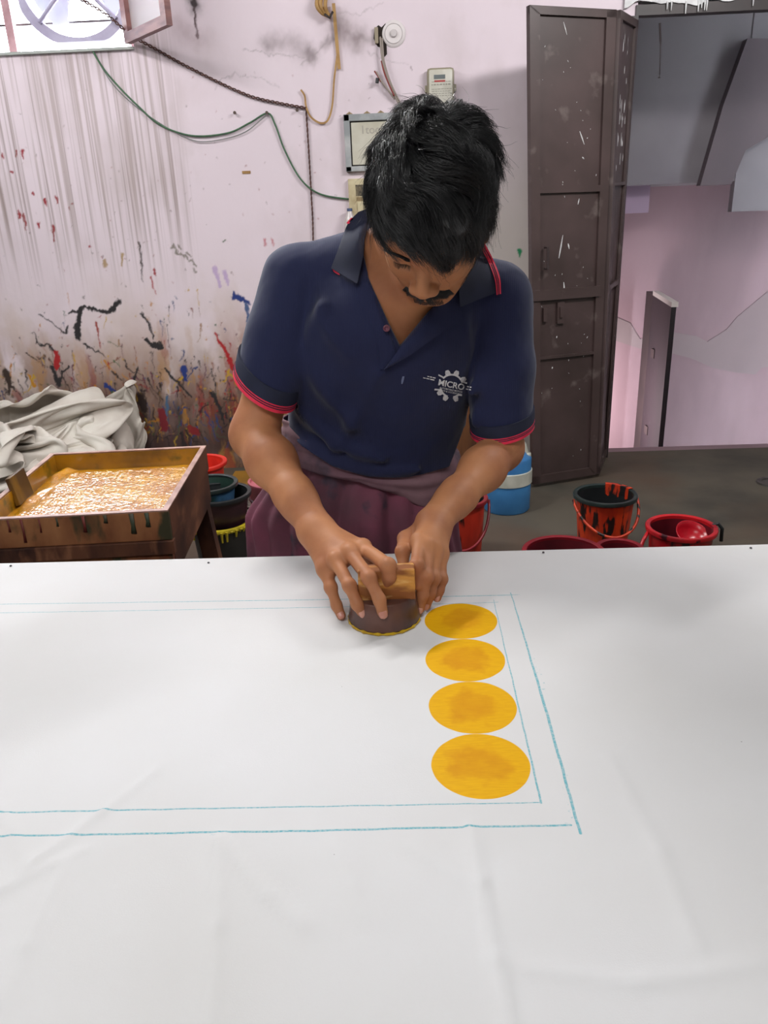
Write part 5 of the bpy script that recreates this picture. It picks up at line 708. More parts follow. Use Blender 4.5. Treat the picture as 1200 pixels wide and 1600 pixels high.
-1590,3598,139,5,23,-35,17,-22,-23,22,-22,-2,13,-18,-6,8,-22,11,-18,29,13,-17,29,25,-15,44,31,-33,43,37,-54,-3,33,11,61,-24,-41,66,8,29,81,13,-15,65,22,-20,49,27,29,41,6,39,24,6,30,6,5,23,30,5,3,15,10,-12,26,-7,9,34,5,-3,14,5,-22,21,-1,-58,-13,8,-27,18,0,-33,12,-14,-20,22,-2,-17,20,-19,-28,16,-9,3,7,-15,35,-3,4,15,0,17,17,-23,29,27,-11,34,27,-58,14,-11,-79,-3,-61,-40,21,-39,62,9,-10,67,-5,26,37,-31,-11,46,10,-17,34,-19,1,36,8,10,21,-16,40,-2,-14,33,-11,-1,32,-15,21,33,-8,6,16,-5,-28,26,-17,9,30,17,-9,-10,-36,13,-30,6,28,-28,-25,26,18,-42,14,40,-1,10,30,0,8,-7,24,5,30,9,-6,1,-28,0,
-1589,3618,140,21,-1,-28,7,2,-31,25,-20,-5,13,-18,12,10,-19,22,-27,13,21,2,44,19,-20,35,37,-43,-3,38,-25,74,-6,-65,55,4,-12,80,13,39,74,22,-1,89,22,-13,41,15,51,23,-19,26,31,-12,25,-10,3,29,39,1,-16,14,5,-20,-13,1,1,20,3,1,22,3,-15,20,7,-26,11,9,-37,-3,8,-33,10,-8,-21,0,-11,-29,1,-5,-22,10,-8,5,7,-15,10,20,4,13,2,21,27,-22,24,39,7,34,15,-72,-3,-6,-67,19,-65,-34,27,-30,76,5,-6,70,-9,21,41,-32,-15,43,-10,-22,34,-16,19,22,5,16,23,2,28,0,-11,21,-36,8,25,-13,19,10,-11,-24,12,-17,-23,19,10,-15,18,25,-9,26,-22,-6,-13,-29,20,-37,4,24,36,-19,21,17,-39,2,5,22,18,31,-11,2,-18,27,2,28,2,14,
-1593,3639,138,31,1,-17,13,8,-26,11,-26,12,21,-14,15,1,-16,28,-24,-5,29,1,43,23,-49,14,34,-26,64,2,-69,39,4,-36,78,9,9,80,16,44,65,21,15,78,25,7,35,-18,27,37,-36,26,17,-12,14,1,-16,5,26,-3,14,12,17,-14,-9,17,-8,-18,-6,-1,31,1,-12,14,2,-14,19,8,-22,10,8,-21,14,10,-17,9,-8,-27,-5,-12,-9,15,9,-20,-5,8,17,21,-1,6,-9,18,17,-29,17,33,2,20,9,-48,31,-31,-57,14,-58,-38,18,-11,73,1,-1,65,-18,-7,55,-20,8,25,-28,-16,18,9,-2,18,-29,23,0,5,18,11,8,30,-24,20,-5,7,-34,2,2,-27,7,-4,-25,14,4,-19,14,-4,-19,27,-12,-10,13,-31,9,-25,-20,24,41,-14,22,36,20,19,6,-38,18,4,36,6,18,14,12,9,0,19,
-1593,3673,155,23,11,-17,35,-1,-10,13,-25,16,4,-16,24,2,-13,28,-18,-6,31,-41,15,22,-26,54,8,-65,32,6,-51,60,3,-6,84,9,61,64,-6,21,66,38,7,74,-6,22,58,-34,2,20,-31,17,-22,-18,20,9,-6,3,25,-4,17,-12,7,5,-12,12,-20,5,13,-17,20,-3,-10,2,11,-8,-9,14,6,14,8,-15,10,13,-34,8,9,-20,15,-4,-3,23,4,5,23,0,-14,-7,11,19,10,2,14,1,21,2,-45,6,8,-44,31,-27,-59,13,-52,-10,35,-6,67,-15,-2,60,-15,-3,45,-24,-7,47,-3,3,13,-16,-5,-4,-24,13,7,-3,17,-15,16,10,-4,-24,23,-6,-25,-22,-22,-20,3,-8,-27,26,-2,-10,-16,-5,-18,3,6,-21,26,1,-14,13,-29,22,34,16,21,21,36,29,22,-25,27,18,-31,24,9,16,23,7,5,19,
-1585,3713,188,32,3,-6,33,6,-7,-13,-22,18,7,-17,26,-31,-6,8,-5,5,30,-34,7,20,-49,23,9,-42,45,2,-38,66,1,15,74,5,68,47,-8,2,85,-10,19,56,13,-5,33,-36,14,23,-33,13,22,-12,10,-6,-14,15,-5,-9,4,-17,4,5,-13,10,0,-14,14,-2,4,22,-22,-9,6,0,18,22,-5,-8,19,-4,22,9,-18,8,12,0,30,13,-24,21,-11,4,22,12,10,13,-11,-4,11,11,9,-13,19,-10,-22,19,-7,-51,-11,-9,-32,39,-46,-36,21,-6,61,-4,-2,59,-10,-3,42,-25,1,39,-8,11,27,-7,-11,-20,-11,4,-14,-15,8,0,-21,20,-8,-29,1,-29,-27,18,-3,-26,-12,-30,-14,11,-1,-22,0,8,-16,-20,-16,2,-12,23,-17,40,6,-13,16,32,32,25,37,29,38,-13,32,15,-40,27,32,12,35,7,13,27,
-1577,3783,202,31,8,-6,7,-14,23,-9,-22,20,-30,-15,-6,-8,-7,24,-27,-8,-1,-17,12,19,-19,24,22,-34,28,1,-14,53,-7,19,62,7,54,32,-33,-16,63,-4,29,84,-1,-16,34,-37,-13,29,-23,15,4,-18,15,-11,-6,9,-23,-6,-9,-1,14,10,-17,1,-10,-1,22,26,-29,10,-3,-25,28,-13,21,18,-5,28,11,1,1,22,11,10,14,-12,10,21,14,36,-3,-4,23,6,-1,32,-12,-7,8,14,-19,-15,5,10,-7,18,-11,-36,-7,-17,-41,10,-23,-33,32,-14,43,17,4,47,-20,10,50,-9,10,33,-19,11,21,-21,4,4,-21,6,-8,-22,6,-13,-23,13,-15,-27,-1,-32,-22,2,-20,-26,5,-6,-25,-14,-24,-11,12,16,-11,-25,-9,-2,-32,11,-6,-20,39,-14,42,42,9,33,14,26,33,-1,47,39,-23,35,21,23,36,2,18,33,
-1547,3850,215,-14,3,21,-15,-16,18,-17,-21,11,-22,-23,-1,-21,-14,0,-19,-13,-4,-13,1,19,1,27,3,-5,31,8,-19,41,-12,41,34,10,48,44,2,6,59,-23,-49,38,-40,-18,36,-25,0,34,-23,10,10,-20,11,-3,-17,9,-26,3,-3,4,19,-2,-9,16,17,-26,10,12,-37,24,10,-22,29,15,15,9,-1,21,11,-9,0,16,13,8,18,10,28,20,2,28,8,0,34,6,0,30,2,-13,22,8,-19,9,4,-6,-16,2,0,-11,15,-13,-26,10,-11,-41,6,-15,-20,27,17,44,-4,14,45,-19,17,33,-16,10,17,-25,3,2,-26,7,-4,-23,10,-9,-26,8,-12,-29,2,-16,-29,-1,-15,-28,-10,-22,-19,-22,-24,-3,-11,13,-9,-4,13,-12,-34,6,1,-16,44,-4,-18,59,-7,44,44,37,47,-10,32,52,-31,35,-7,23,57,22,24,33,
-1628,3837,209,-8,7,19,-10,8,14,-3,12,21,-2,-15,14,-9,-21,3,-10,-17,-11,-23,-10,0,-3,22,5,5,26,-5,20,26,-16,39,26,5,51,20,4,-26,40,-26,-50,26,-38,-23,33,-12,24,32,-14,-26,16,0,-7,19,-17,19,-14,-12,10,-8,14,27,-8,-2,14,-29,22,8,-28,29,28,-7,17,3,-4,32,22,6,13,-5,36,-4,7,9,10,-17,13,4,8,26,15,11,30,16,-10,32,4,-21,22,7,-16,16,-2,-17,3,10,0,-17,7,20,-5,12,4,-17,17,-1,-33,13,8,-40,14,17,43,-6,20,31,-21,11,18,-26,3,6,-28,5,0,-25,3,-5,-27,2,-10,-30,-8,-13,-30,-22,-11,-18,-8,-17,-22,-11,-9,-18,-32,5,8,-7,18,-11,-12,28,-13,-44,27,-7,22,57,2,18,62,22,48,-29,45,39,8,48,22,13,42,-4,36,45,
-1667,3796,179,14,16,2,-17,-2,22,7,-4,19,18,17,21,12,7,7,0,-11,5,-34,3,0,5,32,-8,-1,-5,-18,13,15,-13,35,15,4,46,8,4,-38,25,-20,-28,44,-28,-39,29,-2,16,16,-24,-16,21,2,-22,0,6,5,20,-21,27,-10,2,28,-8,0,11,-35,25,26,-5,28,21,-23,19,14,13,13,13,12,18,12,8,17,-11,31,-6,-4,21,6,-13,20,7,10,26,14,-4,38,4,-3,19,9,-37,20,-4,-14,22,4,-14,0,-2,-11,-21,7,12,-23,12,-5,-18,24,-8,-36,16,26,-31,8,40,11,-11,31,16,-19,11,12,-26,-8,12,-28,19,2,-23,-22,-6,-25,-4,7,-25,-3,-30,-36,-18,-12,-16,-15,-2,-9,-26,22,-1,-20,21,-8,-21,28,-13,7,51,-4,-32,62,-5,59,30,26,46,-23,39,49,11,51,-23,22,53,29,40,32,
-1665,3744,164,0,20,0,-2,-21,19,17,17,6,-1,33,4,10,-2,22,10,18,1,0,-5,16,18,31,2,16,-12,-16,-16,-2,-13,16,17,-14,35,6,-3,-47,17,-12,-19,30,-26,-49,25,-3,-11,37,-24,23,25,-2,-25,11,5,4,21,-12,26,0,2,26,-16,12,17,-20,22,16,-31,33,28,-7,18,22,31,8,14,7,14,18,9,8,5,14,26,-11,27,-11,-17,19,-5,-19,35,10,-16,47,10,-33,7,21,-17,18,-12,-8,15,-19,-17,13,-5,-13,1,18,11,-24,7,16,-22,10,7,-30,25,9,-36,2,4,-37,16,50,6,0,14,23,-28,18,15,-26,23,13,-29,-3,21,-31,-19,-17,-20,-9,-11,-38,-25,-1,-22,-38,6,-9,-23,11,-8,-2,33,-7,0,36,-4,-37,31,-4,14,52,5,52,43,21,29,-6,48,40,7,40,10,21,55,-9,30,46,
-1668,3688,161,1,4,-1,2,10,-15,23,13,20,-4,28,-6,7,34,2,7,-11,25,11,25,-1,6,-16,15,18,-9,-1,1,14,-15,-2,9,-19,22,16,-8,-6,31,-22,-41,-3,15,-14,39,-23,-23,36,-14,-10,18,-3,-19,34,-14,14,21,-5,23,-3,11,20,-7,14,6,-18,25,32,-6,26,24,-13,19,27,28,8,20,5,14,7,-10,17,-4,5,19,-16,10,7,9,29,-17,-38,43,2,-19,25,19,-27,24,-8,-45,19,-13,-22,7,13,-20,10,6,-21,9,13,15,-13,9,13,-16,9,23,4,-21,16,-43,14,11,-35,12,53,-20,15,52,21,-11,-3,22,-37,5,36,-23,21,-6,-42,-22,4,-37,-28,12,-25,-27,-4,-18,-28,2,-22,-8,28,5,-21,19,-14,-13,29,2,22,33,14,8,58,-8,47,-2,23,9,37,47,20,-5,60,2,10,46,19,43,35,
-1661,3639,143,18,4,-9,-17,16,-15,3,24,-3,2,29,2,29,23,6,8,-9,30,2,38,-7,16,-25,15,-2,-21,11,19,27,1,5,2,-24,-5,14,-18,-26,30,0,-18,26,-27,31,35,-7,-15,43,-16,-26,25,-9,-34,-10,12,-9,40,-10,37,10,10,10,-5,18,20,-5,16,12,-5,27,38,-7,21,26,0,17,-5,3,20,7,-7,14,-20,16,3,4,-11,18,-19,16,3,-34,29,-5,-18,54,-7,-23,22,-3,-44,24,-6,-34,-1,15,-17,5,12,-14,11,10,21,-5,11,17,-1,-8,24,-5,17,29,9,-26,26,-48,20,39,-30,5,69,4,0,10,37,-39,-13,37,-31,4,23,-39,-26,2,-38,-25,2,-33,-17,-3,-22,-25,22,-11,-6,25,5,-2,18,9,-17,16,-17,20,10,20,9,58,-10,33,21,36,27,2,46,14,17,44,-1,10,50,-4,30,35,
-1653,3669,179,-1,18,-6,15,6,-11,24,-1,-10,13,1,-17,-24,-16,-28,34,29,11,-8,41,-4,21,-27,20,16,-3,18,17,19,17,0,20,-19,-12,26,6,-5,21,-27,-21,20,-31,-22,15,-32,19,43,-2,-30,18,-7,-30,3,12,-27,0,6,26,42,-5,12,-6,21,3,-8,18,24,-1,19,17,1,17,27,-12,24,-1,-4,20,16,-17,6,-10,0,15,-18,17,1,-13,17,-3,-13,25,-7,-28,37,4,-54,16,10,-2,13,26,-22,17,17,-29,14,-5,-15,-1,15,12,16,7,12,6,-12,20,-1,9,36,-9,-13,47,-9,0,32,-36,2,51,-11,-16,18,50,-32,-23,41,-29,-9,37,-44,-7,8,-46,-14,-2,-39,-19,19,-14,-17,26,-5,-18,16,4,15,5,12,-6,28,-9,6,6,15,21,29,15,27,5,33,25,15,33,17,15,39,3,15,44,1,14,39,
-1634,3630,148,18,7,5,3,6,-19,-17,6,-11,30,-2,-6,23,31,-4,-41,7,-18,39,23,10,19,34,19,27,-18,16,14,21,16,-17,34,8,-3,31,-21,-19,30,-5,-8,17,-31,-3,-1,-41,-30,14,-28,-6,42,0,-35,-3,7,-22,-14,13,-1,27,-1,4,18,29,-1,10,12,13,-7,21,16,-12,21,23,-28,6,24,-13,5,7,-13,11,-14,-1,12,-7,18,-1,-6,21,-1,-25,11,6,-33,15,9,-27,19,20,-15,22,20,-8,15,28,-9,29,13,-24,-6,-2,8,21,12,15,19,-7,20,20,-21,36,2,-5,24,-39,5,67,-26,-7,49,10,-27,-36,60,-16,-6,20,-51,-15,33,-53,9,26,-29,5,22,-37,-16,24,-10,-18,19,1,-17,19,4,19,-13,8,-10,19,6,-4,6,19,34,0,12,18,2,25,14,0,30,16,13,33,15,15,38,4,13,33,
-1639,3599,103,10,-3,13,19,17,-15,-15,8,-10,13,29,-6,29,-11,23,-8,38,-22,-10,48,7,48,1,11,31,14,21,2,31,17,6,31,16,-12,32,-5,-18,34,-15,2,12,-36,-6,-2,-35,-26,10,-27,-30,18,-23,-29,-17,16,-32,10,3,-23,-3,15,-7,20,19,-6,7,22,14,-6,15,16,19,25,13,-17,-3,6,-22,1,30,-23,0,-8,-13,14,-6,5,15,4,18,4,-30,10,2,-17,13,7,-16,21,16,-21,21,22,-11,30,18,3,24,13,9,18,4,-18,10,-3,17,21,-14,27,12,-6,40,-14,16,50,-27,-2,70,-25,-16,-23,64,-23,-24,57,-35,-5,37,-38,-2,42,-41,-4,6,-43,31,30,-13,-17,24,-6,-5,26,-1,-5,-9,15,-18,3,-6,7,-17,7,-3,-4,16,11,-17,17,9,7,17,-2,3,20,17,14,31,6,10,30,34,-2,21,
-1608,3583,76,-4,19,0,27,-15,4,-3,26,-9,-36,14,4,40,9,10,24,40,15,-34,31,-23,24,38,24,44,9,12,-12,22,20,20,25,4,3,37,-9,-2,29,-1,-6,28,-28,-13,4,-37,-17,-4,-36,-38,-17,-13,-42,-15,5,-33,-2,4,13,14,20,-45,-12,11,-24,20,9,-4,-2,28,5,8,33,9,-2,20,15,-12,-9,21,-10,-1,11,-9,9,12,-12,11,-12,14,2,-13,12,-1,-10,17,-2,-12,20,13,-14,26,12,7,24,15,5,32,5,3,42,9,-1,19,0,38,3,-1,42,-3,3,9,-12,14,62,-46,-1,-18,47,-13,-11,57,-31,-12,39,-41,-22,45,-42,10,36,-32,16,28,-22,27,42,-6,10,13,-11,-11,11,1,-13,-4,8,-11,-10,9,-7,-14,9,-10,-43,-3,-6,-10,16,14,3,24,-17,18,5,4,-8,19,6,22,8,19,7,25,
-1611,3555,57,-9,9,10,29,3,-2,-1,17,-7,-24,18,-3,17,35,9,40,22,15,-6,50,5,-19,42,3,44,5,4,1,26,23,8,31,2,-9,27,8,7,21,-18,16,11,-25,1,10,-34,-26,-14,-26,-41,-22,7,-42,-14,11,-36,-13,5,8,2,32,-43,-16,21,-19,12,-30,-28,4,17,-13,21,26,12,9,33,34,0,10,26,-6,-5,18,-17,-4,19,6,0,-3,14,-13,12,22,13,-5,11,-7,-14,0,-5,2,36,17,1,29,6,-3,25,-2,11,23,15,4,13,16,38,14,12,24,-17,8,41,-16,4,-18,45,-15,-34,43,-12,8,42,-45,-28,31,-36,4,42,-47,35,51,7,1,43,-5,12,33,-14,13,16,-2,-2,-7,-16,-22,2,3,-16,-8,6,-19,-21,5,-2,-24,11,-34,-45,11,0,-3,16,-11,22,-6,0,19,7,6,33,10,0,-28,11,
-1633,3540,40,3,10,13,13,20,-9,24,-7,2,-11,32,-5,8,29,8,14,42,18,37,21,7,-11,45,5,-8,40,-5,-11,5,29,18,29,-2,3,30,-5,18,9,-14,-4,14,-26,19,-9,-27,-40,-22,2,-32,-22,-16,-25,-20,23,-34,-13,12,15,9,27,-8,8,26,-47,-11,1,-31,6,0,-33,12,7,-16,32,25,32,1,17,38,-3,-4,35,-8,-20,27,14,2,20,20,4,17,22,-13,-2,22,-10,-11,16,-1,22,-7,16,20,13,26,-12,26,11,15,14,18,15,17,8,28,18,-6,-1,26,-11,-33,15,3,-38,29,-7,10,30,-33,4,37,-21,-2,44,-33,8,39,-32,15,48,-9,15,40,10,2,33,4,4,29,-7,0,-12,-18,-16,-7,0,-19,-18,16,-25,-25,8,-33,-25,-18,-33,-15,21,-26,-36,16,-15,29,20,-15,35,5,-10,32,-10,0,-6,28,
-1643,3525,24,20,20,1,17,4,10,16,14,-5,5,18,9,6,19,12,12,25,15,11,31,-12,-17,35,5,-13,38,12,-20,35,0,14,32,-4,20,19,-6,22,0,-7,32,1,-9,-28,-9,-13,-18,-22,-20,-23,-23,21,-38,-21,-6,-1,-2,33,9,10,27,-15,17,23,-43,2,-4,-30,0,9,-30,15,11,-25,19,14,39,11,2,27,24,-11,40,5,-14,37,14,7,48,17,5,18,38,1,-4,25,-21,2,16,-24,-17,22,-1,9,18,20,-24,2,4,-15,10,18,26,8,2,-8,12,13,-8,17,1,-14,21,2,-4,40,-18,17,26,-22,17,42,-14,2,33,-18,16,35,-31,14,45,3,8,42,-7,17,15,9,-1,30,-4,-30,6,-13,-18,-15,13,-30,-19,13,-41,-28,-1,-44,-32,-5,-42,-41,0,-41,-3,29,-28,29,26,-26,34,-11,-13,26,21,-3,30,18,
-1637,3513,38,22,7,-7,21,8,-2,17,8,6,-3,14,14,10,12,15,13,20,1,3,23,-12,-20,36,-3,-14,25,-7,9,44,4,11,28,2,20,21,3,28,7,7,-12,-3,-21,-10,-7,-24,-17,-16,18,-29,-22,2,-26,-16,3,5,11,25,-10,11,22,-8,16,24,-22,11,12,-29,42,0,-41,4,8,-24,23,0,26,26,5,50,1,-24,56,26,0,51,11,-6,36,37,9,8,54,0,-20,42,-8,2,28,-25,-1,13,-19,-19,10,-8,-8,8,20,-21,0,11,-26,5,8,26,4,7,12,12,6,-25,7,-1,-14,20,-5,3,29,-22,38,27,-4,19,31,-9,9,41,-15,8,35,-21,19,27,9,-6,27,-13,-13,23,-8,-38,1,1,-22,-24,14,-45,0,11,-52,-17,17,-47,-41,11,-56,-33,-15,-49,4,30,-34,38,24,-27,39,10,-20,37,-2,-13,3,27,
-1635,3529,57,31,7,-9,13,-22,4,13,-11,-9,13,6,19,11,13,-12,11,4,17,-5,20,-14,-15,16,-11,-6,39,-10,12,34,-1,14,33,9,19,21,18,2,13,-20,3,7,-23,-22,-1,10,-25,-11,7,-24,-17,-2,-18,-8,14,2,10,18,-24,20,18,-13,26,14,-28,22,5,-6,64,-4,-34,5,13,-11,33,-1,40,17,11,67,11,-22,55,9,-9,43,46,5,-11,58,1,2,60,6,13,47,11,-20,37,-23,-18,17,-5,38,-10,-3,-2,13,-13,-23,-8,4,-13,-18,-13,-16,1,-8,5,1,23,-16,7,6,-15,3,-5,15,15,-14,16,27,-10,17,34,-7,23,26,-5,5,38,-20,-13,26,-4,-16,20,-5,-27,12,5,-40,-7,-5,-35,-4,18,-41,-26,15,-64,3,2,-56,-12,31,-60,-22,-23,-53,5,32,-26,58,3,-39,25,20,-26,-4,25,-15,22,15,
-1617,3515,57,25,28,9,27,-17,4,-10,-32,10,8,-16,-2,-4,-25,-14,20,0,2,2,24,-9,12,9,-16,-5,35,-9,1,37,10,15,32,13,9,29,-18,-2,24,-19,-25,16,2,-18,11,4,-17,7,-12,-18,13,3,-28,-13,12,-5,7,22,-5,26,10,-23,27,16,-2,40,2,-17,43,-11,-31,33,18,24,31,16,54,18,1,52,8,-29,55,36,-5,9,64,14,-1,57,10,-29,53,23,-15,43,12,2,33,4,-14,16,-10,-11,2,-15,31,-3,8,15,14,-14,-18,-24,-14,26,-19,-14,-4,-6,-15,-17,4,13,-10,-19,-12,4,6,-16,7,23,-11,24,22,9,-2,25,-25,-22,28,-6,-27,27,0,-25,15,5,-26,1,20,-34,-8,-13,-48,-1,-7,-50,-9,14,-56,-24,12,-44,53,-7,-52,10,41,-67,-8,-16,-48,13,31,-38,12,27,-25,21,16,-6,-20,15,
-1610,3535,72,21,-20,8,34,-5,16,23,-19,0,-8,-3,17,-23,-3,5,1,-22,5,18,3,-3,15,-7,-14,11,9,-23,7,17,-25,-4,33,-21,-16,37,-15,-21,37,-6,-21,32,-2,-18,23,3,-12,16,0,-16,19,-5,9,20,8,-27,0,2,-11,31,6,-24,31,9,-20,42,3,-2,42,-10,27,6,42,30,41,9,54,50,-3,52,12,-37,11,62,16,4,57,21,-31,54,16,-31,55,18,-28,32,13,-15,17,24,10,19,9,-4,5,-14,16,-1,3,28,-7,-3,0,-11,-30,11,-8,-24,24,-10,-19,10,-16,-13,-20,-12,-4,13,-10,-11,11,4,-17,-18,14,-9,-30,17,-8,-29,31,-1,-32,19,7,-32,13,-2,-27,-10,19,-39,2,1,-38,-21,-14,-54,-1,-4,-57,27,1,-51,42,18,-33,51,31,-67,-11,-9,-48,4,31,-40,-3,23,-21,-17,18,-1,22,7]

# ------------------------------------------------------------------ printing table and cloth
TX0, TX1, TY0, TY1 = -1.75, 1.9, .02, 1.232
t = empty('printing_table', (0, .6, 0), 'long padded printing table completely covered by white cotton cloth', 'table')
tw = mat('table_wood', (120, 84, 60), .6, (84, 56, 42), 4, stretch=(1, 8, 8))
MB().box((TX0, TY0, TZ-.075), (TX1, TY1-.004, TZ-.012), bev=.006).build('tabletop', tw, t)
for x in (TX0+.08, 0.1, TX1-.08):
    for y in (TY0+.08, TY1-.10): MB().box((x-.04, y-.04, 0), (x+.04, y+.04, TZ-.075), bev=.004).build('leg', tw, t)
MB().box((TX0+.08, TY1-.125, .25), (TX1-.08, TY1-.085, .31)).build('stretcher', tw, t)

cx0, cx1 = TX0-.01, TX1+.01
nx, ny = 560, 210
xs = np.linspace(cx0, cx1, nx+1); ys = np.linspace(TY0-.01, TY1, ny+1)
Xg, Yg = np.meshgrid(xs, ys, indexing='ij')
Zg = np.full_like(Xg, TZ)
P3 = np.stack([Xg, Yg, Xg*0], -1)
near = sst(.75, .45, Yg)
Zg = Zg+.0006*fbm(P3, 7, 2)*(.3+near)
def crease(pts, w_, a_):
    global Zg
    L = [np.array(PZ(*p, TZ)[:2]) for p in pts]
    for p, q in zip(L[:-1], L[1:]):
        e = q-p; tt = np.clip(((Xg-p[0])*e[0]+(Yg-p[1])*e[1])/(e@e), 0, 1); d = np.sqrt((Xg-p[0]-tt*e[0])**2+(Yg-p[1]-tt*e[1])**2)
        Zg = Zg+1.5*a_*np.exp(-(d/(w_*.5))**2)
for pts, w_, a_ in [([(735, 1290), (750, 1380), (775, 1500), (800, 1620)], .010, .0022), ([(345, 1310), (340, 1450), (330, 1600)], .012, .0018), ([(0, 1390), (60, 1340), (160, 1270), (250, 1200)], .010, .0014),
                    ([(340, 1310), (420, 1400), (480, 1450)], .012, .0014), ([(520, 1310), (550, 1380), (580, 1440)], .010, .0013), ([(0, 1260), (20, 1300), (45, 1360)], .008, .0012), ([(640, 1320), (720, 1370)], .014, .0012),
                    ([(0, 1395), (80, 1350), (140, 1325)], .007, .0012), ([(100, 1350), (40, 1480), (0, 1570)], .013, .0015), ([(950, 1180), (1030, 1330), (1090, 1480)], .014, .0012), ([(800, 1510), (1000, 1535), (1200, 1505)], .012, .0012)]:
    crease(pts, w_, a_)
V = np.stack([Xg, Yg, Zg], -1).reshape(-1, 3)
I, J = np.meshgrid(np.arange(nx), np.arange(ny), indexing='ij'); a = (I*(ny+1)+J).ravel(); Q = np.stack([a, a+ny+1, a+ny+2, a+1], 1)
# drop the cloth over front, back and side edges
Vb = V.copy().reshape(nx+1, ny+1, 3)
skirt_v = []; skirt_q = []
edge_b = [(i, ny) for i in range(nx+1)]; edge_f = [(i, 0) for i in range(nx+1)]
base_n = len(V)
def hang(edge, dx, dy, drop):
    n0 = base_n+len(skirt_v); prof = [(.004, -.002), (.007, -.010), (.008, -drop)]
    for (i, j) in edge:
        p = Vb[i, j]; wv = .003*math.sin(p[0]*9+p[1]*7)
        for (o_, z_) in prof: skirt_v.append((p[0]+dx*(o_+(wv if z_ < -.02 else 0)), p[1]+dy*(o_+(wv if z_ < -.02 else 0)), p[2]+z_))
    for k in range(len(edge)-1):
        a0 = edge[k][0]*(ny+1)+edge[k][1]; a1 = edge[k+1][0]*(ny+1)+edge[k+1][1]; b0 = n0+3*k; b1 = b0+3
        skirt_q.append((a0, a1, b1, b0)); skirt_q.append((b0, b1, b1+1, b0+1)); skirt_q.append((b0+1, b1+1, b1+2, b0+2))
hang(edge_b, 0, 1, .045); hang(edge_f, 0, -1, .16); hang([(nx, j) for j in range(ny+1)], 1, 0, .12); hang([(0, j) for j in range(ny+1)], -1, 0, .12)
me = mesh_np(np.concatenate([V, np.array(skirt_v)]), np.concatenate([Q, np.array(skirt_q)]), 'cotton_cloth')

# cloth material: woven cotton, chalk lines and the printed discs in object space
cm = bpy.data.materials.new('white_cotton_with_print'); cm.use_nodes = True; nt = cm.node_tree; N = nt.nodes; L = nt.links
bs = N['Principled BSDF']; bs.inputs['Roughness'].default_value = .9; bs.inputs['Specular IOR Level'].default_value = .2
tc = N.new('ShaderNodeTexCoord'); sep = N.new('ShaderNodeSeparateXYZ')
def mth(op, a, b=None, c=None, clamp=False):
    n = N.new('ShaderNodeMath'); n.operation = op; n.use_clamp = clamp
    for i, v in enumerate((a, b, c)):
        if v is None: continue
        if isinstance(v, (int, float)): n.inputs[i].default_value = v
        else: L.new(v, n.inputs[i])
    return n.outputs[0]
def nz(scale, detail=3, vec=None, off=0):
    n = N.new('ShaderNodeTexNoise'); n.inputs['Scale'].default_value = scale; n.inputs['Detail'].default_value = detail
    L.new(vec if vec is not None else tc.outputs['Object'], n.inputs['Vector']); return n.outputs['Fac']
# gentle hand wobble
wob = N.new('ShaderNodeTexNoise'); wob.inputs['Scale'].default_value = 30; L.new(tc.outputs['Object'], wob.inputs['Vector'])
wv = N.new('ShaderNodeVectorMath'); wv.operation = 'SUBTRACT'; L.new(wob.outputs['Color'], wv.inputs[0]); wv.inputs[1].default_value = (.5, .5, .5)
ws = N.new('ShaderNodeVectorMath'); ws.operation = 'SCALE'; L.new(wv.outputs[0], ws.inputs[0]); ws.inputs['Scale'].default_value = .0022
wa = N.new('ShaderNodeVectorMath'); wa.operation = 'ADD'; L.new(tc.outputs['Object'], wa.inputs[0]); L.new(ws.outputs[0], wa.inputs[1])
L.new(wa.outputs[0], sep.inputs[0]); px_, py_ = sep.outputs[0], sep.outputs[1]
def seg(p, q, r, rend=None):
    """mask of a line segment of half width r"""
    a = PZ(*p, TZ); b = PZ(*q, TZ); ax, ay, ex_, ey = a[0], a[1], b[0]-a[0], b[1]-a[1]; l2 = ex_**2+ey**2
    dx = mth('SUBTRACT', px_, ax); dy = mth('SUBTRACT', py_, ay)
    t_ = mth('DIVIDE', mth('ADD', mth('MULTIPLY', dx, ex_), mth('MULTIPLY', dy, ey)), l2, clamp=True)
    qx = mth('SUBTRACT', dx, mth('MULTIPLY', t_, ex_)); qy = mth('SUBTRACT', dy, mth('MULTIPLY', t_, ey))
    d = mth('SQRT', mth('ADD', mth('MULTIPLY', qx, qx), mth('MULTIPLY', qy, qy)))
    rr_ = mth('ADD', mth('MULTIPLY', t_, (rend if rend else r)-r), r)
    return mth('DIVIDE', mth('SUBTRACT', rr_, d), .0006, clamp=True)
lines = [((-200, 947), (500, 937), .0009, .0012), ((500, 937), (800, 929.5), .0011, .0013), ((800, 929.5), (812, 929), .0011, .0006), ((-200, 961), (500, 949), .0009, .001), ((500, 949), (778, 941), .0009, .0009),
         ((771, 937), (846, 1255), .0008, .0014), ((798, 926), (846, 1085), .001, .0019), ((846, 1085), (907, 1302), .0020, .0017), ((-200, 1273), (845, 1254), .0014, .0010), ((-200, 1309), (450, 1299), .0014, .0016), ((450, 1299), (892, 1289), .0016, .0016)]
mk = None
for p, q, r, re in lines:
    s_ = seg(p, q, r, re); mk = s_ if mk is None else mth('MAXIMUM', mk, s_)
chalk = mth('MULTIPLY', mk, mth('MULTIPLY_ADD', nz(420, 2), 1.6, -.02, clamp=True))
smear = None
for p, q in [((826, 1010), (850, 1075)), ((875, 1180), (895, 1280)), ((880, 1290), (905, 1290)), ((540, 1300), (580, 1297)), ((330, 1303), (360, 1302)), ((150, 1268), (170, 1270))]:
    s_ = seg(p, q, .004); smear = s_ if smear is None else mth('MAXIMUM', smear, s_)
chalk = mth('MAXIMUM', chalk, mth('MULTIPLY', smear, mth('MULTIPLY_ADD', nz(300, 4), 6.0, -3.7, clamp=True)))
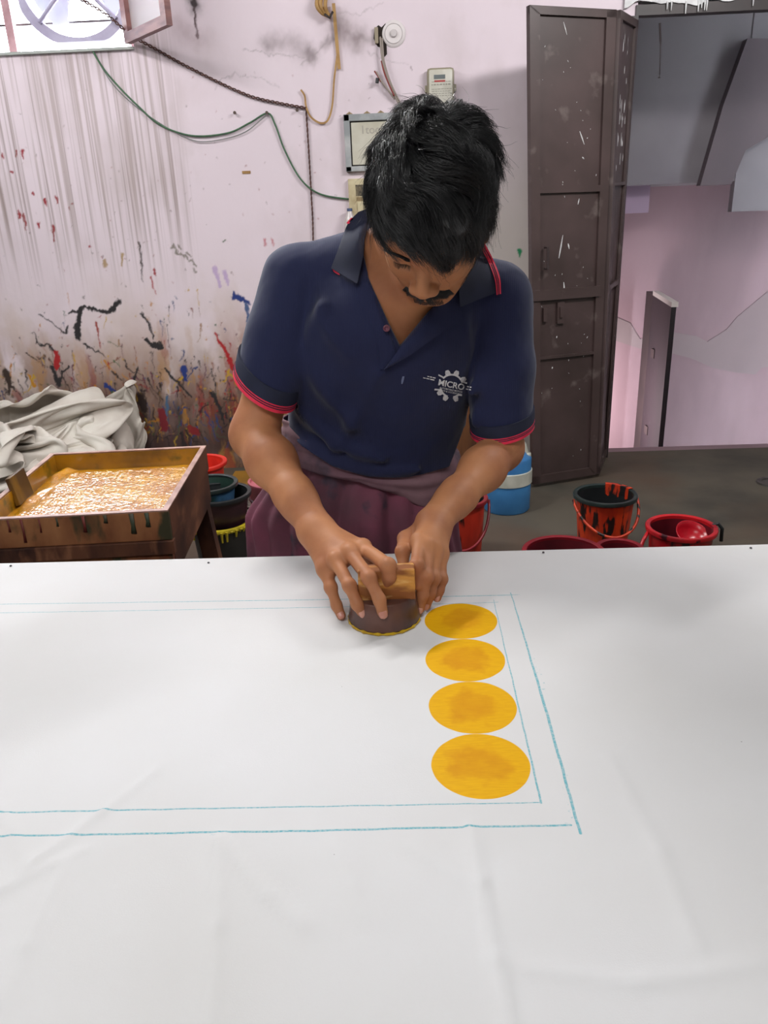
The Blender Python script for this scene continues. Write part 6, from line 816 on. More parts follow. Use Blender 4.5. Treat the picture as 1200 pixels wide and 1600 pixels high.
# discs
CXd, CYd, RD_ = .0691, .9885, .0525
disc = None; dd = None
for k in range(4):
    dx = mth('SUBTRACT', px_, CXd+(.0008, -.0006, 0, -.0004)[k]); dy = mth('SUBTRACT', py_, CYd-.105*k)
    d = mth('SQRT', mth('ADD', mth('MULTIPLY', dx, dx), mth('MULTIPLY', dy, dy)))
    dd = d if dd is None else mth('MINIMUM', dd, d)
disc = mth('DIVIDE', mth('SUBTRACT', RD_+.0002, dd), .0006, clamp=True)
core = mth('DIVIDE', mth('SUBTRACT', mth('ADD', .036, mth('MULTIPLY', mth('SUBTRACT', nz(38, 4), .5), .05)), dd), .012, clamp=True)
mxy = N.new('ShaderNodeMix'); mxy.data_type = 'RGBA'; L.new(mth('MULTIPLY', core, mth('MULTIPLY_ADD', nz(60, 5), 1.0, .15, clamp=True)), mxy.inputs['Factor'])
mxy.inputs['A'].default_value = lin((228, 172, 0))+(1,); mxy.inputs['B'].default_value = lin((208, 140, 0))+(1,)
mps = N.new('ShaderNodeMapping'); mps.inputs['Scale'].default_value = (60, 900, 1); L.new(tc.outputs['Object'], mps.inputs['Vector'])
wn = N.new('ShaderNodeTexNoise'); wn.inputs['Scale'].default_value = 1; L.new(mps.outputs[0], wn.inputs['Vector'])
mxw = N.new('ShaderNodeMix'); mxw.data_type = 'RGBA'; L.new(mth('MULTIPLY_ADD', wn.outputs['Fac'], 1.2, -.45, clamp=True), mxw.inputs['Factor'])
L.new(mxy.outputs['Result'], mxw.inputs['A']); mxw.inputs['B'].default_value = lin((200, 134, 0))+(1,)
clo = N.new('ShaderNodeMix'); clo.data_type = 'RGBA'; clo.inputs['A'].default_value = lin((219, 218, 220))+(1,); clo.inputs['B'].default_value = lin((208, 206, 205))+(1,)
L.new(mth('MULTIPLY_ADD', nz(2.5, 4), 2.2, -.7, clamp=True), clo.inputs['Factor'])
m1_ = N.new('ShaderNodeMix'); m1_.data_type = 'RGBA'; L.new(mth('MULTIPLY', disc, 1.0), m1_.inputs['Factor']); L.new(clo.outputs['Result'], m1_.inputs['A']); L.new(mxw.outputs['Result'], m1_.inputs['B'])
m2_ = N.new('ShaderNodeMix'); m2_.data_type = 'RGBA'; L.new(mth('MULTIPLY', chalk, .85), m2_.inputs['Factor']); L.new(m1_.outputs['Result'], m2_.inputs['A']); m2_.inputs['B'].default_value = lin((70, 165, 180))+(1,)
# specks
vo = N.new('ShaderNodeTexVoronoi'); vo.inputs['Scale'].default_value = 9; L.new(tc.outputs['Object'], vo.inputs['Vector'])
spk = mth('LESS_THAN', vo.outputs['Distance'], .009)
m3_ = N.new('ShaderNodeMix'); m3_.data_type = 'RGBA'; L.new(mth('MULTIPLY', spk, .6), m3_.inputs['Factor']); L.new(m2_.outputs['Result'], m3_.inputs['A']); m3_.inputs['B'].default_value = lin((90, 80, 80))+(1,)
L.new(m3_.outputs['Result'], bs.inputs['Base Color'])
L.new(mth('SUBTRACT', .9, mth('MULTIPLY', disc, .35)), bs.inputs['Roughness'])
bp = N.new('ShaderNodeBump'); bp.inputs['Strength'].default_value = .35; bp.inputs['Distance'].default_value = .0012
L.new(mth('ADD', mth('MULTIPLY', nz(700, 2), .25), mth('MULTIPLY', nz(14, 6), 1.6)), bp.inputs['Height']); L.new(bp.outputs[0], bs.inputs['Normal'])
o = link('cotton_cloth', me, cm, smooth=True)
setp(o, 'white cotton cloth on the table with blue chalk lines and four printed yellow discs', 'cloth')
# headed pins along the far edge of the cloth
first = None
for i, (x, y) in enumerate([(17, 885), (326, 880), (849, 864), (1173, 857)]):
    p = PZ(x, y, TZ)
    if first is None:
        mb = MB(); mb.lathe([(0, .0022), (.0012, .0019), (.0021, .001), (.0021, 0), (0, -.001)], (0, 0, 0), 12); first = mb.build('tack', mat('tack_head', (90, 88, 92), .35, metal=.8)); q = first
    else: q = first.copy(); COL.objects.link(q)
    q.location = (p[0], p[1], TZ+.0006)
    setp(q, ['tiny dark tack in the cloth at the far left end of its back edge', 'tiny tack in the back edge of the cloth near the tray leg', 'tiny tack in the back edge of the cloth in front of the maroon basin', 'tiny tack in the back edge of the cloth at the far right'][i], 'tack', 'tacks along the back edge of the cloth')

# ------------------------------------------------------------------ the printing block
BC = (-.041, 1.0005); BH = .044
b = empty('printing_block', (BC[0], BC[1], TZ), 'round dark wooden printing block with pale wooden handle held in both hands on the cloth', 'printing block')
bw = mat('block_dark_wood', (98, 64, 54), .38, (62, 40, 38), 16, stretch=(1, 1, .25), rgb3=(150, 100, 84), s3=30, lo3=.6, hi3=.75, bump=.3, bscale=70, bdist=.001)
MB().lathe([(0, .0035), (.0515, .0035), (.0525, .006), (.0490, .030), (.0470, BH-.002), (.0455, BH), (0, BH)], (BC[0], BC[1], TZ), 72).build('block_body', bw, b, auto=35)
mb = MB(); pr = []
rr = np.random.default_rng(9)
n = 120; V = []; F = []
for k in range(n):
    a = 2*math.pi*k/n; e = .0006*math.sin(a*17)+.0005*math.sin(a*29+1)
    for r, z in ((.030, .0008), (.0530+e, .0008), (.0538+e, .0022), (.0525, .0046+e)): V.append((BC[0]+r*math.cos(a), BC[1]+r*math.sin(a), TZ+z))
for k in range(n):
    j = (k+1) % n
    for i in range(3): F.append((k*4+i, j*4+i, j*4+i+1, k*4+i+1))
mb.add(V, F); mb.build('paint_pad', mat('wet_yellow_paint', (205, 165, 18), .3, (170, 130, 20), 60), b, smooth=True)
hwood = mat('handle_pale_wood', (204, 142, 62), .6, (136, 78, 30), 34, lo=.46, hi=.58, stretch=(.3, 1, 1), rgb3=(232, 188, 120), s3=60, lo3=.55, hi3=.7, bump=.5, bscale=60, bdist=.0015)
ha = math.radians(2)
Mh = Matrix.Translation((-.0355, .987, TZ+BH)) @ Matrix.Rotation(ha, 4, 'Z')
mb = MB(); bm = bmesh.new(); bmesh.ops.create_cube(bm, size=1)
for v in bm.verts: v.co = Vector((v.co.x*.080, v.co.y*.026*(1 if v.co.z < 0 else .9), v.co.z*.047+.0215))
bmesh.ops.bevel(bm, geom=bm.edges[:], offset=.0014, segments=1, affect='EDGES'); bmesh.ops.subdivide_edges(bm, edges=[e for e in bm.edges if e.calc_length() > .018], cuts=6, use_grid_fill=True)
for v in bm.verts:
    nn_ = noise.noise(v.co*70)*.0012; v.co += Vector((nn_, noise.noise(v.co*60+Vector((3, 1, 2)))*.0012, nn_*.6))
bm.transform(Mh); me = bpy.data.meshes.new('handle'); bm.to_mesh(me); bm.free(); link('handle', me, hwood, b)

# ------------------------------------------------------------------ colour tray on its stand
TRZ = .76
ang = math.radians(-5.2)                     # the tray is turned a little
FR = PZ(262, 797, TRZ)                       # front right top corner
ux = np.array([math.cos(ang+math.radians(9.8)), math.sin(ang+math.radians(9.8)), 0]); uy = np.array([math.sin(math.radians(-4.2)), math.cos(math.radians(-4.2)), 0.]); uy = np.array([-.075, .997, 0])
ux = np.array([.997, .075*1, 0])
TW, TD = .455, .545
Mt = Matrix(((ux[0], uy[0], 0, FR[0]), (ux[1], uy[1], 0, FR[1]), (0, 0, 1, 0), (0, 0, 0, 1)))   # x from -TW..0, y 0..TD
tr = empty('colour_tray', (FR[0]-.22, FR[1]+.27, TRZ-.12), 'square wooden tray filled with glistening wet yellow dye on a wooden stand', 'tray')
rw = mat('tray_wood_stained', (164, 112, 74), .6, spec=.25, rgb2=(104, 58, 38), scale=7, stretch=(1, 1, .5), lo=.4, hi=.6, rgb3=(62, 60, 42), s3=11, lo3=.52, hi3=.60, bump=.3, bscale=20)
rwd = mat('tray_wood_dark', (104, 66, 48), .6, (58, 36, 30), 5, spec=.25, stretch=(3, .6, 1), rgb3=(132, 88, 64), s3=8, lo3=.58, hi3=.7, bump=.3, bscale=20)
rim = mat('tray_rim', (176, 140, 128), .35, (140, 104, 92), 20)
yin = mat('yellow_stained_wood', (168, 122, 22), .3, (110, 78, 24), 7, rgb3=(84, 76, 20), s3=14, lo3=.55, hi3=.66, coat=.4)
WT = .014; H0 = TRZ-.074
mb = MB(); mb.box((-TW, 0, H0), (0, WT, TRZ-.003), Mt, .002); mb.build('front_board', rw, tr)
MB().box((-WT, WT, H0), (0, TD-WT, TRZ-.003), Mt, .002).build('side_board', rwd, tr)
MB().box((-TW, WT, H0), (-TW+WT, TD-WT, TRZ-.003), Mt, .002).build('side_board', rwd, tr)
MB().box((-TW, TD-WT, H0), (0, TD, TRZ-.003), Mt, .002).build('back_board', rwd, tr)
mb = MB()
for lo_, hi_ in [((-TW, 0), (0, WT)), ((-WT, WT), (0, TD-WT)), ((-TW, WT), (-TW+WT, TD-WT)), ((-TW, TD-WT), (0, TD))]: mb.box((*lo_, TRZ-.003), (*hi_, TRZ), Mt)
mb.build('rim', rim, tr)
mb = MB(); e = .002
for lo_, hi_ in [((-TW+WT, WT), (-WT, WT+e)), ((-WT-e, WT), (-WT, TD-WT)), ((-TW+WT, WT), (-TW+WT+e, TD-WT)), ((-TW+WT, TD-WT-e), (-WT, TD-WT))]: mb.box((*lo_, H0+.02), (*hi_, TRZ-.004), Mt)
mb.build('stained_lining', yin, tr)
MB().box((-TW+WT, WT, H0), (-WT, TD-WT, H0+.02), Mt).build('tray_floor', rwd, tr)
# wet dye
nx, ny = 230, 270; xs = np.linspace(-TW+WT+e, -WT-e, nx+1); ys = np.linspace(WT+e, TD-WT-e, ny+1); Xg, Yg = np.meshgrid(xs, ys, indexing='ij')
PP = np.stack([Xg, Yg, Xg*0], -1)
padm = sst(-TW+.05, -TW+.085, Xg)*sst(TD-.045, TD-.08, Yg)
Zs = TRZ-.040-.012*(1-padm)+(.0010*fbm(PP, 60, 1)+.0010*fbm(PP, 210, 6, 2))*padm+.0022*fbm(PP, 26, 3)*(1-padm)
Zs += .010*np.exp(-((Xg+TW-.045+.01*np.sin(Yg*30))/.018)**2)+.004*sst(.012, .0, np.abs(Xg+.17-0*Xg)*0+1)
V = np.stack([Xg, Yg, Zs], -1).reshape(-1, 3); V = np.array([Mt @ Vector(v) for v in V])
I, J = np.meshgrid(np.arange(nx), np.arange(ny), indexing='ij'); a = (I*(ny+1)+J).ravel(); Q = np.stack([a, a+ny+1, a+ny+2, a+1], 1)
ym = mat('wet_yellow_dye', (214, 150, 14), .16, (186, 118, 8), 10, bump=1.0, bscale=260, bdist=.004, coat=1.0, spec=.8)
link('yellow_dye', mesh_np(V, Q, 'yellow_dye'), ym, tr, smooth=True)

ts = empty('tray_stand', (FR[0]-.22, FR[1]+.27, 0), 'dark paint-stained wooden stand under the yellow dye tray', 'stand')
for i, (x, y) in enumerate([(-.035, .03), (-.035, TD-.05), (-TW+.03, .03), (-TW+.03, TD-.05)]):
    dx = .0
    mb = MB(); s = .024
    sp_ = .05 if x > -.1 else -.03; sy_ = .06 if y > .2 else -.02
    top = [(-s, -s), (s, -s), (s, s), (-s, s)]
    V = [Mt @ Vector((x+a_+sp_, y+b_+sy_, 0)) for a_, b_ in top]+[Mt @ Vector((x+a_, y+b_, H0-.04)) for a_, b_ in top]
    mb.add(V, [(3, 2, 1, 0), (4, 5, 6, 7), (0, 1, 5, 4), (1, 2, 6, 5), (2, 3, 7, 6), (3, 0, 4, 7)]); mb.build('leg', rwd, ts)
mb = MB(); mb.box((-TW, -.006, H0-.035), (.004, .016, H0-.001), Mt, .002); mb.build('front_ledge', rwd, ts)
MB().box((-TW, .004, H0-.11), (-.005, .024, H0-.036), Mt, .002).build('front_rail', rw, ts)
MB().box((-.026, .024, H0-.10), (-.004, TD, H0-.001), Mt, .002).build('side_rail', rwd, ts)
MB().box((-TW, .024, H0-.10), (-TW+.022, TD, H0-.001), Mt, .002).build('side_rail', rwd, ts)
MB().box((-TW+.02, TD-.03, H0-.10), (-.026, TD-.008, H0-.001), Mt, .002).build('back_rail', rwd, ts)
for (u, l, r_, c_) in [(.03, .05, .006, 0), (.09, .03, .004, 0), (.12, .058, .005, 0), (.20, .022, .004, 1), (.26, .04, .006, 0), (.31, .02, .007, 1), (.37, .05, .009, 1), (.405, .035, .008, 1), (.16, .035, .003, 0)]:
    Pm = [Mt @ Vector((-TW+u, -.0005, TRZ-.004)), Mt @ Vector((-TW+u+.001, -.0012, TRZ-.004-l*.6)), Mt @ Vector((-TW+u, -.0008, TRZ-.004-l))]
    q = MB().tube(Pm, [r_*.7, r_*.55, r_*.8], 8).build('paint_run', mat('dry_red_run', (118, 44, 36), .55, (90, 34, 30), 30) if not c_ else mat('dry_green_run', (56, 66, 48), .55, (70, 60, 42), 30), tr, smooth=True)
    bm = bmesh.new(); bm.from_mesh(q.data); y0_ = (Mt @ Vector((-TW+u, 0, 0))).y
    for v in bm.verts: v.co.y = y0_+(v.co.y-y0_)*.22
    bm.to_mesh(q.data); bm.free()
# wooden scraper leaning on the left wall of the tray
sc_m = mat('scraper_wood', (84, 60, 30), .4, (48, 36, 26), 6, stretch=(1, 1, .3), rgb3=(140, 104, 30), s3=9, lo3=.56, hi3=.7)
a = PZ(28, 782, TRZ+.005); 
mb = MB(); Ms = Mt @ Matrix.Translation((-TW+WT+.010, .262, TRZ-.045)) @ Matrix.Rotation(math.radians(-10), 4, 'Y')
mb.box((-.006, -.048, 0), (.006, .048, .075), Ms, .002)
o = mb.build('scraper', sc_m); setp(o, 'small dark wooden scraper leaning inside the left edge of the yellow dye tray', 'scraper')

# ------------------------------------------------------------------ buckets
def bucket(name, c, r, h, m_out, m_in, m_rim, label, cat='bucket', group=None, taper=.78, handle=None, lip=.010, n=56, fill=None, m_fill=None, z0=0.0, hr=None, m_handle=None, lug=True):
    o = empty(name, (c[0], c[1], z0), label, cat, group)
    cc = (c[0], c[1], z0)
    MB().lathe([(0, .004), (r*taper-.004, .004), (r*taper, .010), (r*(taper+(1-taper)*.5), h*.5), (r*.985, h-.012), (r*.985-.003, h-.012), (r*(taper+(1-taper)*.5)-.003, h*.5), (r*taper-.004, .012), (0, .012)], cc, n).build('bucket_body', m_out, o, auto=40)
    # inner skin shows a different colour
    MB().lathe([(r*.985-.0035, h-.008), (r*(taper+(1-taper)*.5)-.0035, h*.5), (r*taper-.0045, .0125), (0, .0125)], cc, n).build('inside', m_in, o, auto=40)
    MB().lathe([(r*.985-.004, h-.014), (r*.985-.004, h-.002), (r*.985, h), (r+lip, h), (r+lip+.002, h-.004), (r+lip, h-.016), (r+lip-.003, h-.016), (r*.985, h-.006)], cc, n).build('bucket_rim', m_rim, o, auto=50)
    if fill: MB().lathe([(r*(taper+(1-taper)*fill/h)-.005, fill), (0, fill)], cc, n).build('paint', m_fill, o)
    if handle is not None:
        a0, drop = handle; pts = []
        for k in range(25):
            t_ = k/24*math.pi; u = math.cos(t_); v = math.sin(t_)
            pts.append((c[0]+(r+lip+.005)*(u*math.cos(a0))+math.sin(a0)*v*(r+.03)*1.02, c[1]+(r+lip+.005)*u*math.sin(a0)-math.cos(a0)*v*(r+.03)*1.02, z0+h-.02-drop*v))
        MB().tube(pts, .006, 8).build('bucket_handle', m_handle or m_rim, o, smooth=True)
    return o
orm = mat('orange_paint_crusted', (205, 62, 22), .45, (165, 38, 18), 14, rgb3=(26, 18, 18), s3=34, lo3=.52, hi3=.58, stretch=(1, 1, .25), bump=.7, bscale=40, bdist=.006)
blk = mat('black_plastic', (30, 32, 34), .4, (20, 22, 24), 8)
blg = mat('black_green_rim', (38, 50, 48), .35, (24, 32, 32), 12)
redi = mat('dark_red_inside', (96, 16, 28), .4, (60, 10, 18), 7)
redo = mat('red_plastic', (190, 26, 34), .35, (140, 14, 24), 8, rgb3=(50, 10, 18), s3=18, lo3=.6, hi3=.66)
mar = mat('maroon_plastic', (128, 22, 34), .38, (96, 16, 26), 6)
C1 = PZ(945, 772, .28)
o1 = bucket('paint_bucket', (.806, 3.0), .118, .28, orm, blk, blg, 'large bucket crusted with orange red paint, black rim, standing by the steel door', group='paint buckets behind the table', handle=(.1, .115), m_handle=orm, taper=.8)
# orange smear over the black rim
mb = MB(); pts = []
for k in range(9):
    a = math.radians(20+k*7); pts.append((.806+.117*math.cos(a), 3.0+.117*math.sin(a), .275))
V = []; F = []
for k, p in enumerate(pts):
    a = math.radians(20+k*7); d = .035+.008*math.sin(k*2)
    for rr_, zz in ((.1325, .268), (.1325, .2835), (.112, .2835), (.1095, .274-d)): V.append((.806+rr_*math.cos(a), 3.0+rr_*math.sin(a), zz))
for k in range(8):
    for i in range(3): F.append((k*4+i, k*4+4+i, k*4+5+i, k*4+1+i))
mb.add(V, F); mb.build('paint_smear', orm, o1)
cr = PZ(1064, 826, .25); 
o2 = bucket('red_bucket', (1.018, 2.70), .118, .25, redo, redi, redo, 'red bucket of dark red dye with a red bowl inside, near the right edge', group='paint buckets behind the table', fill=.14, m_fill=mat('dark_red_dye', (84, 10, 22), .15), handle=None, taper=.82)
h_ = MB(); h_.tube([(1.018-.125, 2.69, .235), (1.018-.15, 2.66, .215), (1.018-.172, 2.64, .17), (1.018-.17, 2.62, .10)], .007, 8); h_.build('bucket_handle', redo, o2, smooth=True)
h_ = MB(); h_.tube([(1.018+.118, 2.71, .245), (1.018+.14, 2.71, .252), (1.018+.152, 2.70, .235), (1.018+.154, 2.70, .185)], .007, 8); h_.build('hook', blk, o2, smooth=True)
bo = MB(); Mb = Matrix.Translation((1.018+.048, 2.71, .205)) @ Matrix.Rotation(math.radians(28), 4, 'X') @ Matrix.Rotation(math.radians(10), 4, 'Y')
bo.lathe([(0, -.03), (.03, -.028), (.055, -.008), (.064, .012), (.067, .012), (.066, .008), (.057, -.012), (.032, -.031), (0, -.034)], (0, 0, 0), 40); bo.v = [tuple(Mb @ Vector(p)) for p in bo.v]
setp(bo.build('red_bowl', mat('red_bowl_plastic', (176, 20, 36), .25), smooth=True), 'small glossy red bowl leaning inside the red bucket on the right', 'bowl')
o3 = bucket('maroon_basin', (.54, 2.50), .135, .25, mar, redi, mar, 'wide maroon basin just beyond the table edge, left of the smaller one', 'basin', 'paint buckets behind the table', taper=.7)
o4 = bucket('maroon_basin', (.765, 2.60), .075, .215, mar, redi, mar, 'small maroon tub barely showing over the table edge beside the wider basin', 'basin', 'paint buckets behind the table', taper=.75)
ro = mat('orange_red_streaked', (190, 48, 28), .45, (140, 28, 20), 10, rgb3=(30, 14, 14), s3=20, lo3=.54, hi3=.6, stretch=(1, 1, .2), bump=.4, bscale=30)
o5 = bucket('paint_bucket', (.20, 2.98), .112, .29, ro, blk, mar, 'red streaked bucket partly hidden behind the man in the blue shirt', group='paint buckets behind the table', taper=.84, handle=(.05, .16), m_handle=mar)
rb = mat('bright_red_plastic', (225, 52, 36), .35, (195, 36, 28), 6)
o6 = bucket('red_bucket', (-1.02, 3.55), .125, .30, rb, rb, rb, 'bright red bucket by the stained wall behind the dye tray', group='buckets beside the tray stand', lip=.014)
blu = mat('blue_green_paint', (60, 96, 130), .4, (34, 62, 58), 9, lo=.42, hi=.55)
grn = mat('dark_green_inside', (40, 64, 54), .4, (28, 46, 42), 9)
drd = mat('dark_maroon_bucket', (52, 24, 34), .4, (34, 18, 26), 6)
ywb = mat('black_bucket_splashed', (40, 38, 36), .5, (26, 26, 28), 8, rgb3=(150, 150, 145), s3=13, lo3=.66, hi3=.7, stretch=(1, 1, .5))
ylw = mat('yellow_rim_paint', (200, 180, 40), .4, (150, 130, 30), 20)
sx_, sy_ = -.79, 2.93
o7 = bucket('stacked_bucket', (sx_+.01, sy_-.0), .118, .235, ywb, blk, ylw, 'black splashed bucket with yellow rim, lowest of the stack beside the tray stand', group='buckets beside the tray stand', taper=.84)
o8 = bucket('stacked_bucket', (sx_+.012, sy_+.02), .122, .20, drd, blk, blk, 'dark maroon bucket in the middle of the stack beside the tray stand', group='buckets beside the tray stand', z0=.15, taper=.72)
o9 = bucket('stacked_bucket', (sx_-.03, sy_+.04), .108, .17, blu, grn, blg, 'blue green bucket on top of the stack beside the tray stand', group='buckets beside the tray stand', z0=.215, taper=.76)
# yellow drips on lowest bucket
mb = MB(); rr = np.random.default_rng(12)
for k in range(16):
    a = -2.6+k*.16; R0 = .128; l = rr.uniform(.01, .05); mb.tube([(sx_+.01+R0*math.cos(a), sy_+R0*math.sin(a), .228), (sx_+.01+(R0-.006)*math.cos(a), sy_+(R0-.006)*math.sin(a), .228-l)], [.007, .004], 6)
mb.build('yellow_drip', ylw, o7)
wb = mat('greyish_white_plastic', (170, 176, 172), .5, (130, 136, 132), 10)
o10 = bucket('white_tub', (-.80, 2.30), .11, .28, wb, wb, wb, 'greyish white tub standing under the dye tray stand', 'tub', 'buckets beside the tray stand')
# pink drum beside the stack
pk = mat('pink_can_paint', (176, 92, 100), .5, (140, 70, 84), 6, rgb3=(46, 26, 34), s3=9, lo3=.55, hi3=.6)
pd = empty('pink_drum', (-.585, 3.20, 0), 'dusty pink metal drum with dark paint runs next to the stack of buckets', 'drum', 'buckets beside the tray stand')
MB().lathe([(0, 0), (.12, 0), (.12, .01), (.118, .30), (.122, .305), (.122, .315), (.112, .315), (.108, .306), (0, .306)], (-.585, 3.20, 0), 48).build('drum_body', pk, pd, auto=40)
MB().lathe([(.1185, .228), (.1235, .232), (.1235, .240), (.1185, .244)], (-.585, 3.20, 0), 48).build('drum_band', drd, pd, auto=40)

# blue water cooler
cb = mat('cooler_blue', (66, 134, 192), .5, (52, 112, 170), 5, rgb3=(96, 110, 120), s3=4, lo3=.6, hi3=.75)
cw = mat('cooler_white', (200, 200, 188), .55, (170, 170, 158), 8)
CCx, CCy = .482, 3.60
k_ = empty('water_cooler', (CCx, CCy, 0), 'blue round water cooler with white band and white carrying handle by the steel door', 'water cooler')
MB().lathe([(0, 0), (.108, 0), (.114, .008), (.116, .14)], (CCx, CCy, 0), 56).build('cooler_body', cb, k_, auto=40)
MB().lathe([(.116, .14), (.121, .143), (.121, .205), (.116, .208)], (CCx, CCy, 0), 56).build('white_band', cw, k_, auto=40)
MB().lathe([(.116, .208), (.116, .262), (.112, .275), (.09, .292), (.085, .300), (0, .300)], (CCx, CCy, 0), 56).build('cooler_lid', cb, k_, auto=40)
MB().lathe([(0, .300), (.045, .300), (.045, .33), (.038, .338), (0, .338)], (CCx-.01, CCy, 0), 32).build('cap', cw, k_, auto=40)
pts = [(CCx+.112*math.cos(t_)*1.02, CCy-.07-.0*math.sin(t_), .245+.15*math.sin(t_)) for t_ in np.linspace(-.15, math.pi+.15, 30)]
ca_ = math.radians(12)
pts = [(CCx+(p[0]-CCx)*.78, CCy-.02-(.0), p[2]) for p in pts]
MB().tube(pts, .013, 10).build('carry_handle', cw, k_, smooth=True)
for s_ in (-1, 1): MB().lathe([(0, -.015), (.02, -.013), (.022, 0), (.02, .013), (0, .015)], (CCx+s_*.09, CCy-.02, .275), 20).build('handle_mount', cw, k_, smooth=True)

wbd = MB().box((.26, 4.24, 0), (.57, 4.28, .66), Matrix.Rotation(0, 4, 'Z'), .004).build('plywood_board', mat('brown_plywood', (112, 68, 34), .6, (82, 48, 26), 5, stretch=(4, 1, .6)))
setp(wbd, 'brown plywood board standing behind the blue water cooler', 'board')
# crumpled sheet and yellow scrap on the floor by the wall, drain cover
def blob_cloth(name, c, rx, ry, rz, seed, m, res=90, amp=.35, z0=0.0, fold=9.0, k2=.5):
    V = []; F = []; u = np.linspace(0, 2*np.pi, res*2, endpoint=False); v = np.linspace(0, math.pi/2, res)
    U, W = np.meshgrid(u, v, indexing='ij')
    D = np.stack([np.cos(U)*np.cos(W), np.sin(U)*np.cos(W), np.sin(W)], -1)
    Wp = D+.35*np.stack([fbm(D, 2.1, seed), fbm(D, 2.3, seed+1), fbm(D, 2.2, seed+2)], -1)
    f1 = 1-np.abs(fbm(Wp, fold*.35, seed+3, 2)); f2 = 1-np.abs(fbm(Wp, fold*.8, seed+4, 2)); f3 = fbm(Wp, 2.0, seed+5, 2)
    r = 1+amp*(.75*(f1-.5)+.28*k2*(f2-.5)+.35*f3)
    Pt = D*r[..., None]*np.array([rx, ry, rz])+np.array([c[0], c[1], z0])
    Pt[..., 2] = np.maximum(Pt[..., 2], z0)
    V = Pt.reshape(-1, 3); n_, m_ = Pt.shape[:2]
    I, J = np.meshgrid(np.arange(n_), np.arange(m_-1), indexing='ij'); I2 = (I+1) % n_
    Q = np.stack([I*m_+J, I2*m_+J, I2*m_+J+1, I*m_+J+1], -1).reshape(-1, 4)
    return mesh_np(V, Q, name)
gs = mat('grey_plastic_sheet', (120, 112, 104), .35, (90, 84, 78), 6)
setp(link('plastic_sheet', blob_cloth('plastic_sheet', (-.66, 3.74), .20, .16, .05, 4, None, 50, .6), gs, smooth=True), 'crumpled grey plastic sheet on the floor behind the stack of buckets', 'sheet')
ys_ = mat('ochre_board', (150, 106, 30), .6, (110, 78, 26), 6)
MBo = MB().box((-1.02, 4.0, 0), (-.62, 4.3, .012), None, .003).build('ochre_board', ys_); setp(MBo, 'ochre stained board lying on the floor against the splashed wall', 'board')
dc = MB().lathe([(0, .004), (.05, .004), (.052, .009), (.075, .009), (.078, 0)], (1.90, 3.86, 0), 40).build('drain_cover', mat('drain_metal', (72, 66, 62), .5, (50, 46, 44), 20), auto=30)
setp(dc, 'round grey drain cover in the floor at the right edge', 'drain cover')

# heap of crumpled cotton on the left by the wall
ct = mat('crumpled_cotton', (214, 208, 198), .85, (200, 190, 180), 5, bump=.3, bscale=24, bdist=.006)
Vc = np.cumsum(np.array(CLOTH_STEPS).reshape(84, 62, 3), axis=1)/1000.0
Vc[1:-1, 1:-1] = .5*Vc[1:-1, 1:-1]+.125*(Vc[:-2, 1:-1]+Vc[2:, 1:-1]+Vc[1:-1, :-2]+Vc[1:-1, 2:])
I, J = np.meshgrid(np.arange(83), np.arange(61), indexing='ij'); a = (I*62+J).ravel(); Q = np.stack([a, a+62, a+63, a+1], 1)
o = link('crumpled_cloth', mesh_np(Vc.reshape(-1, 3), Q, 'crumpled_cloth'), ct, smooth=True)
md = o.modifiers.new('fine', 'SUBSURF'); md.levels = 2; md.render_levels = 2
md = o.modifiers.new('thick', 'SOLIDIFY'); md.thickness = .003
setp(o, 'big crumpled heap of off white cotton cloth against the wall on the left', 'cloth')

# ------------------------------------------------------------------ things on the wall
def wpt(x, y, d=0.0): p = PY(x, y, WY-d); return (p[0], p[1], p[2])
def cable(name, pts, r, m, label, cat='cable', twist=0, parent=None, off=.012, n=7):
    P = smoothpath([wpt(x, y, d if d else off) for (x, y, *dd) in pts for d in [dd[0] if dd else 0]], 10)
    mb = MB()
    if twist:
        L = 0; last = P[0]; P = smoothpath(P, 3)
        for s_ in (0, math.pi):
            L = 0; last = P[0]; Q_ = []
            for p in P:
                L += np.linalg.norm(p-last); last = p; a = L/twist*2*math.pi+s_; Q_.append((p[0]+r*.8*math.cos(a)*.5, p[1]+r*.8*math.sin(a), p[2]+r*.8*math.cos(a)))
            mb.tube(Q_, r*.62, 6)
    else: mb.tube(P, r, 7)
    o = mb.build(name, m, parent, smooth=True)
    if label: setp(o, label, cat)
    return o
gw = mat('green_wire', (66, 104, 72), .5, (50, 84, 60), 30); gyw = mat('grey_thin_wire', (120, 124, 120), .5)
brw = mat('brown_twisted_wire', (92, 58, 50), .6, (60, 36, 34), 60); tan = mat('yellowed_tape', (176, 138, 84), .6, (150, 112, 62), 20)
cable('twisted_wire', [(120, -5, .12), (165, 22, .10), (205, 55, .06), (240, 75), (300, 108), (385, 148), (440, 162), (478, 169)], .0055, brw, 'twisted brown wire slanting from the window down to a nail on the wall', twist=.05)
cable('vertical_wire', [(478, 169), (482, 230), (486, 300), (489, 360), (490, 480)], .005, brw, 'twisted reddish wire hanging straight down behind the man', twist=.05)
cable('green_wire', [(143, 76), (160, 105), (185, 135), (215, 165), (250, 195), (300, 212), (355, 208), (390, 192), (418, 177), (430, 195), (445, 235), (470, 280), (500, 303), (545, 311), (556, 310)], .0045, gw, 'green wire sagging across the wall from the window to the old switchboard')
cable('grey_wire', [(146, 84), (175, 130), (205, 160), (240, 186), (275, 207), (310, 221), (350, 217), (385, 205), (416, 180)], .0022, gyw, 'thin grey wire sagging just below the green wire')
tp = empty('hanging_tape', wpt(510, 10), 'knotted yellowed tape hanging from the top of the wall', 'tape')
mb = MB()
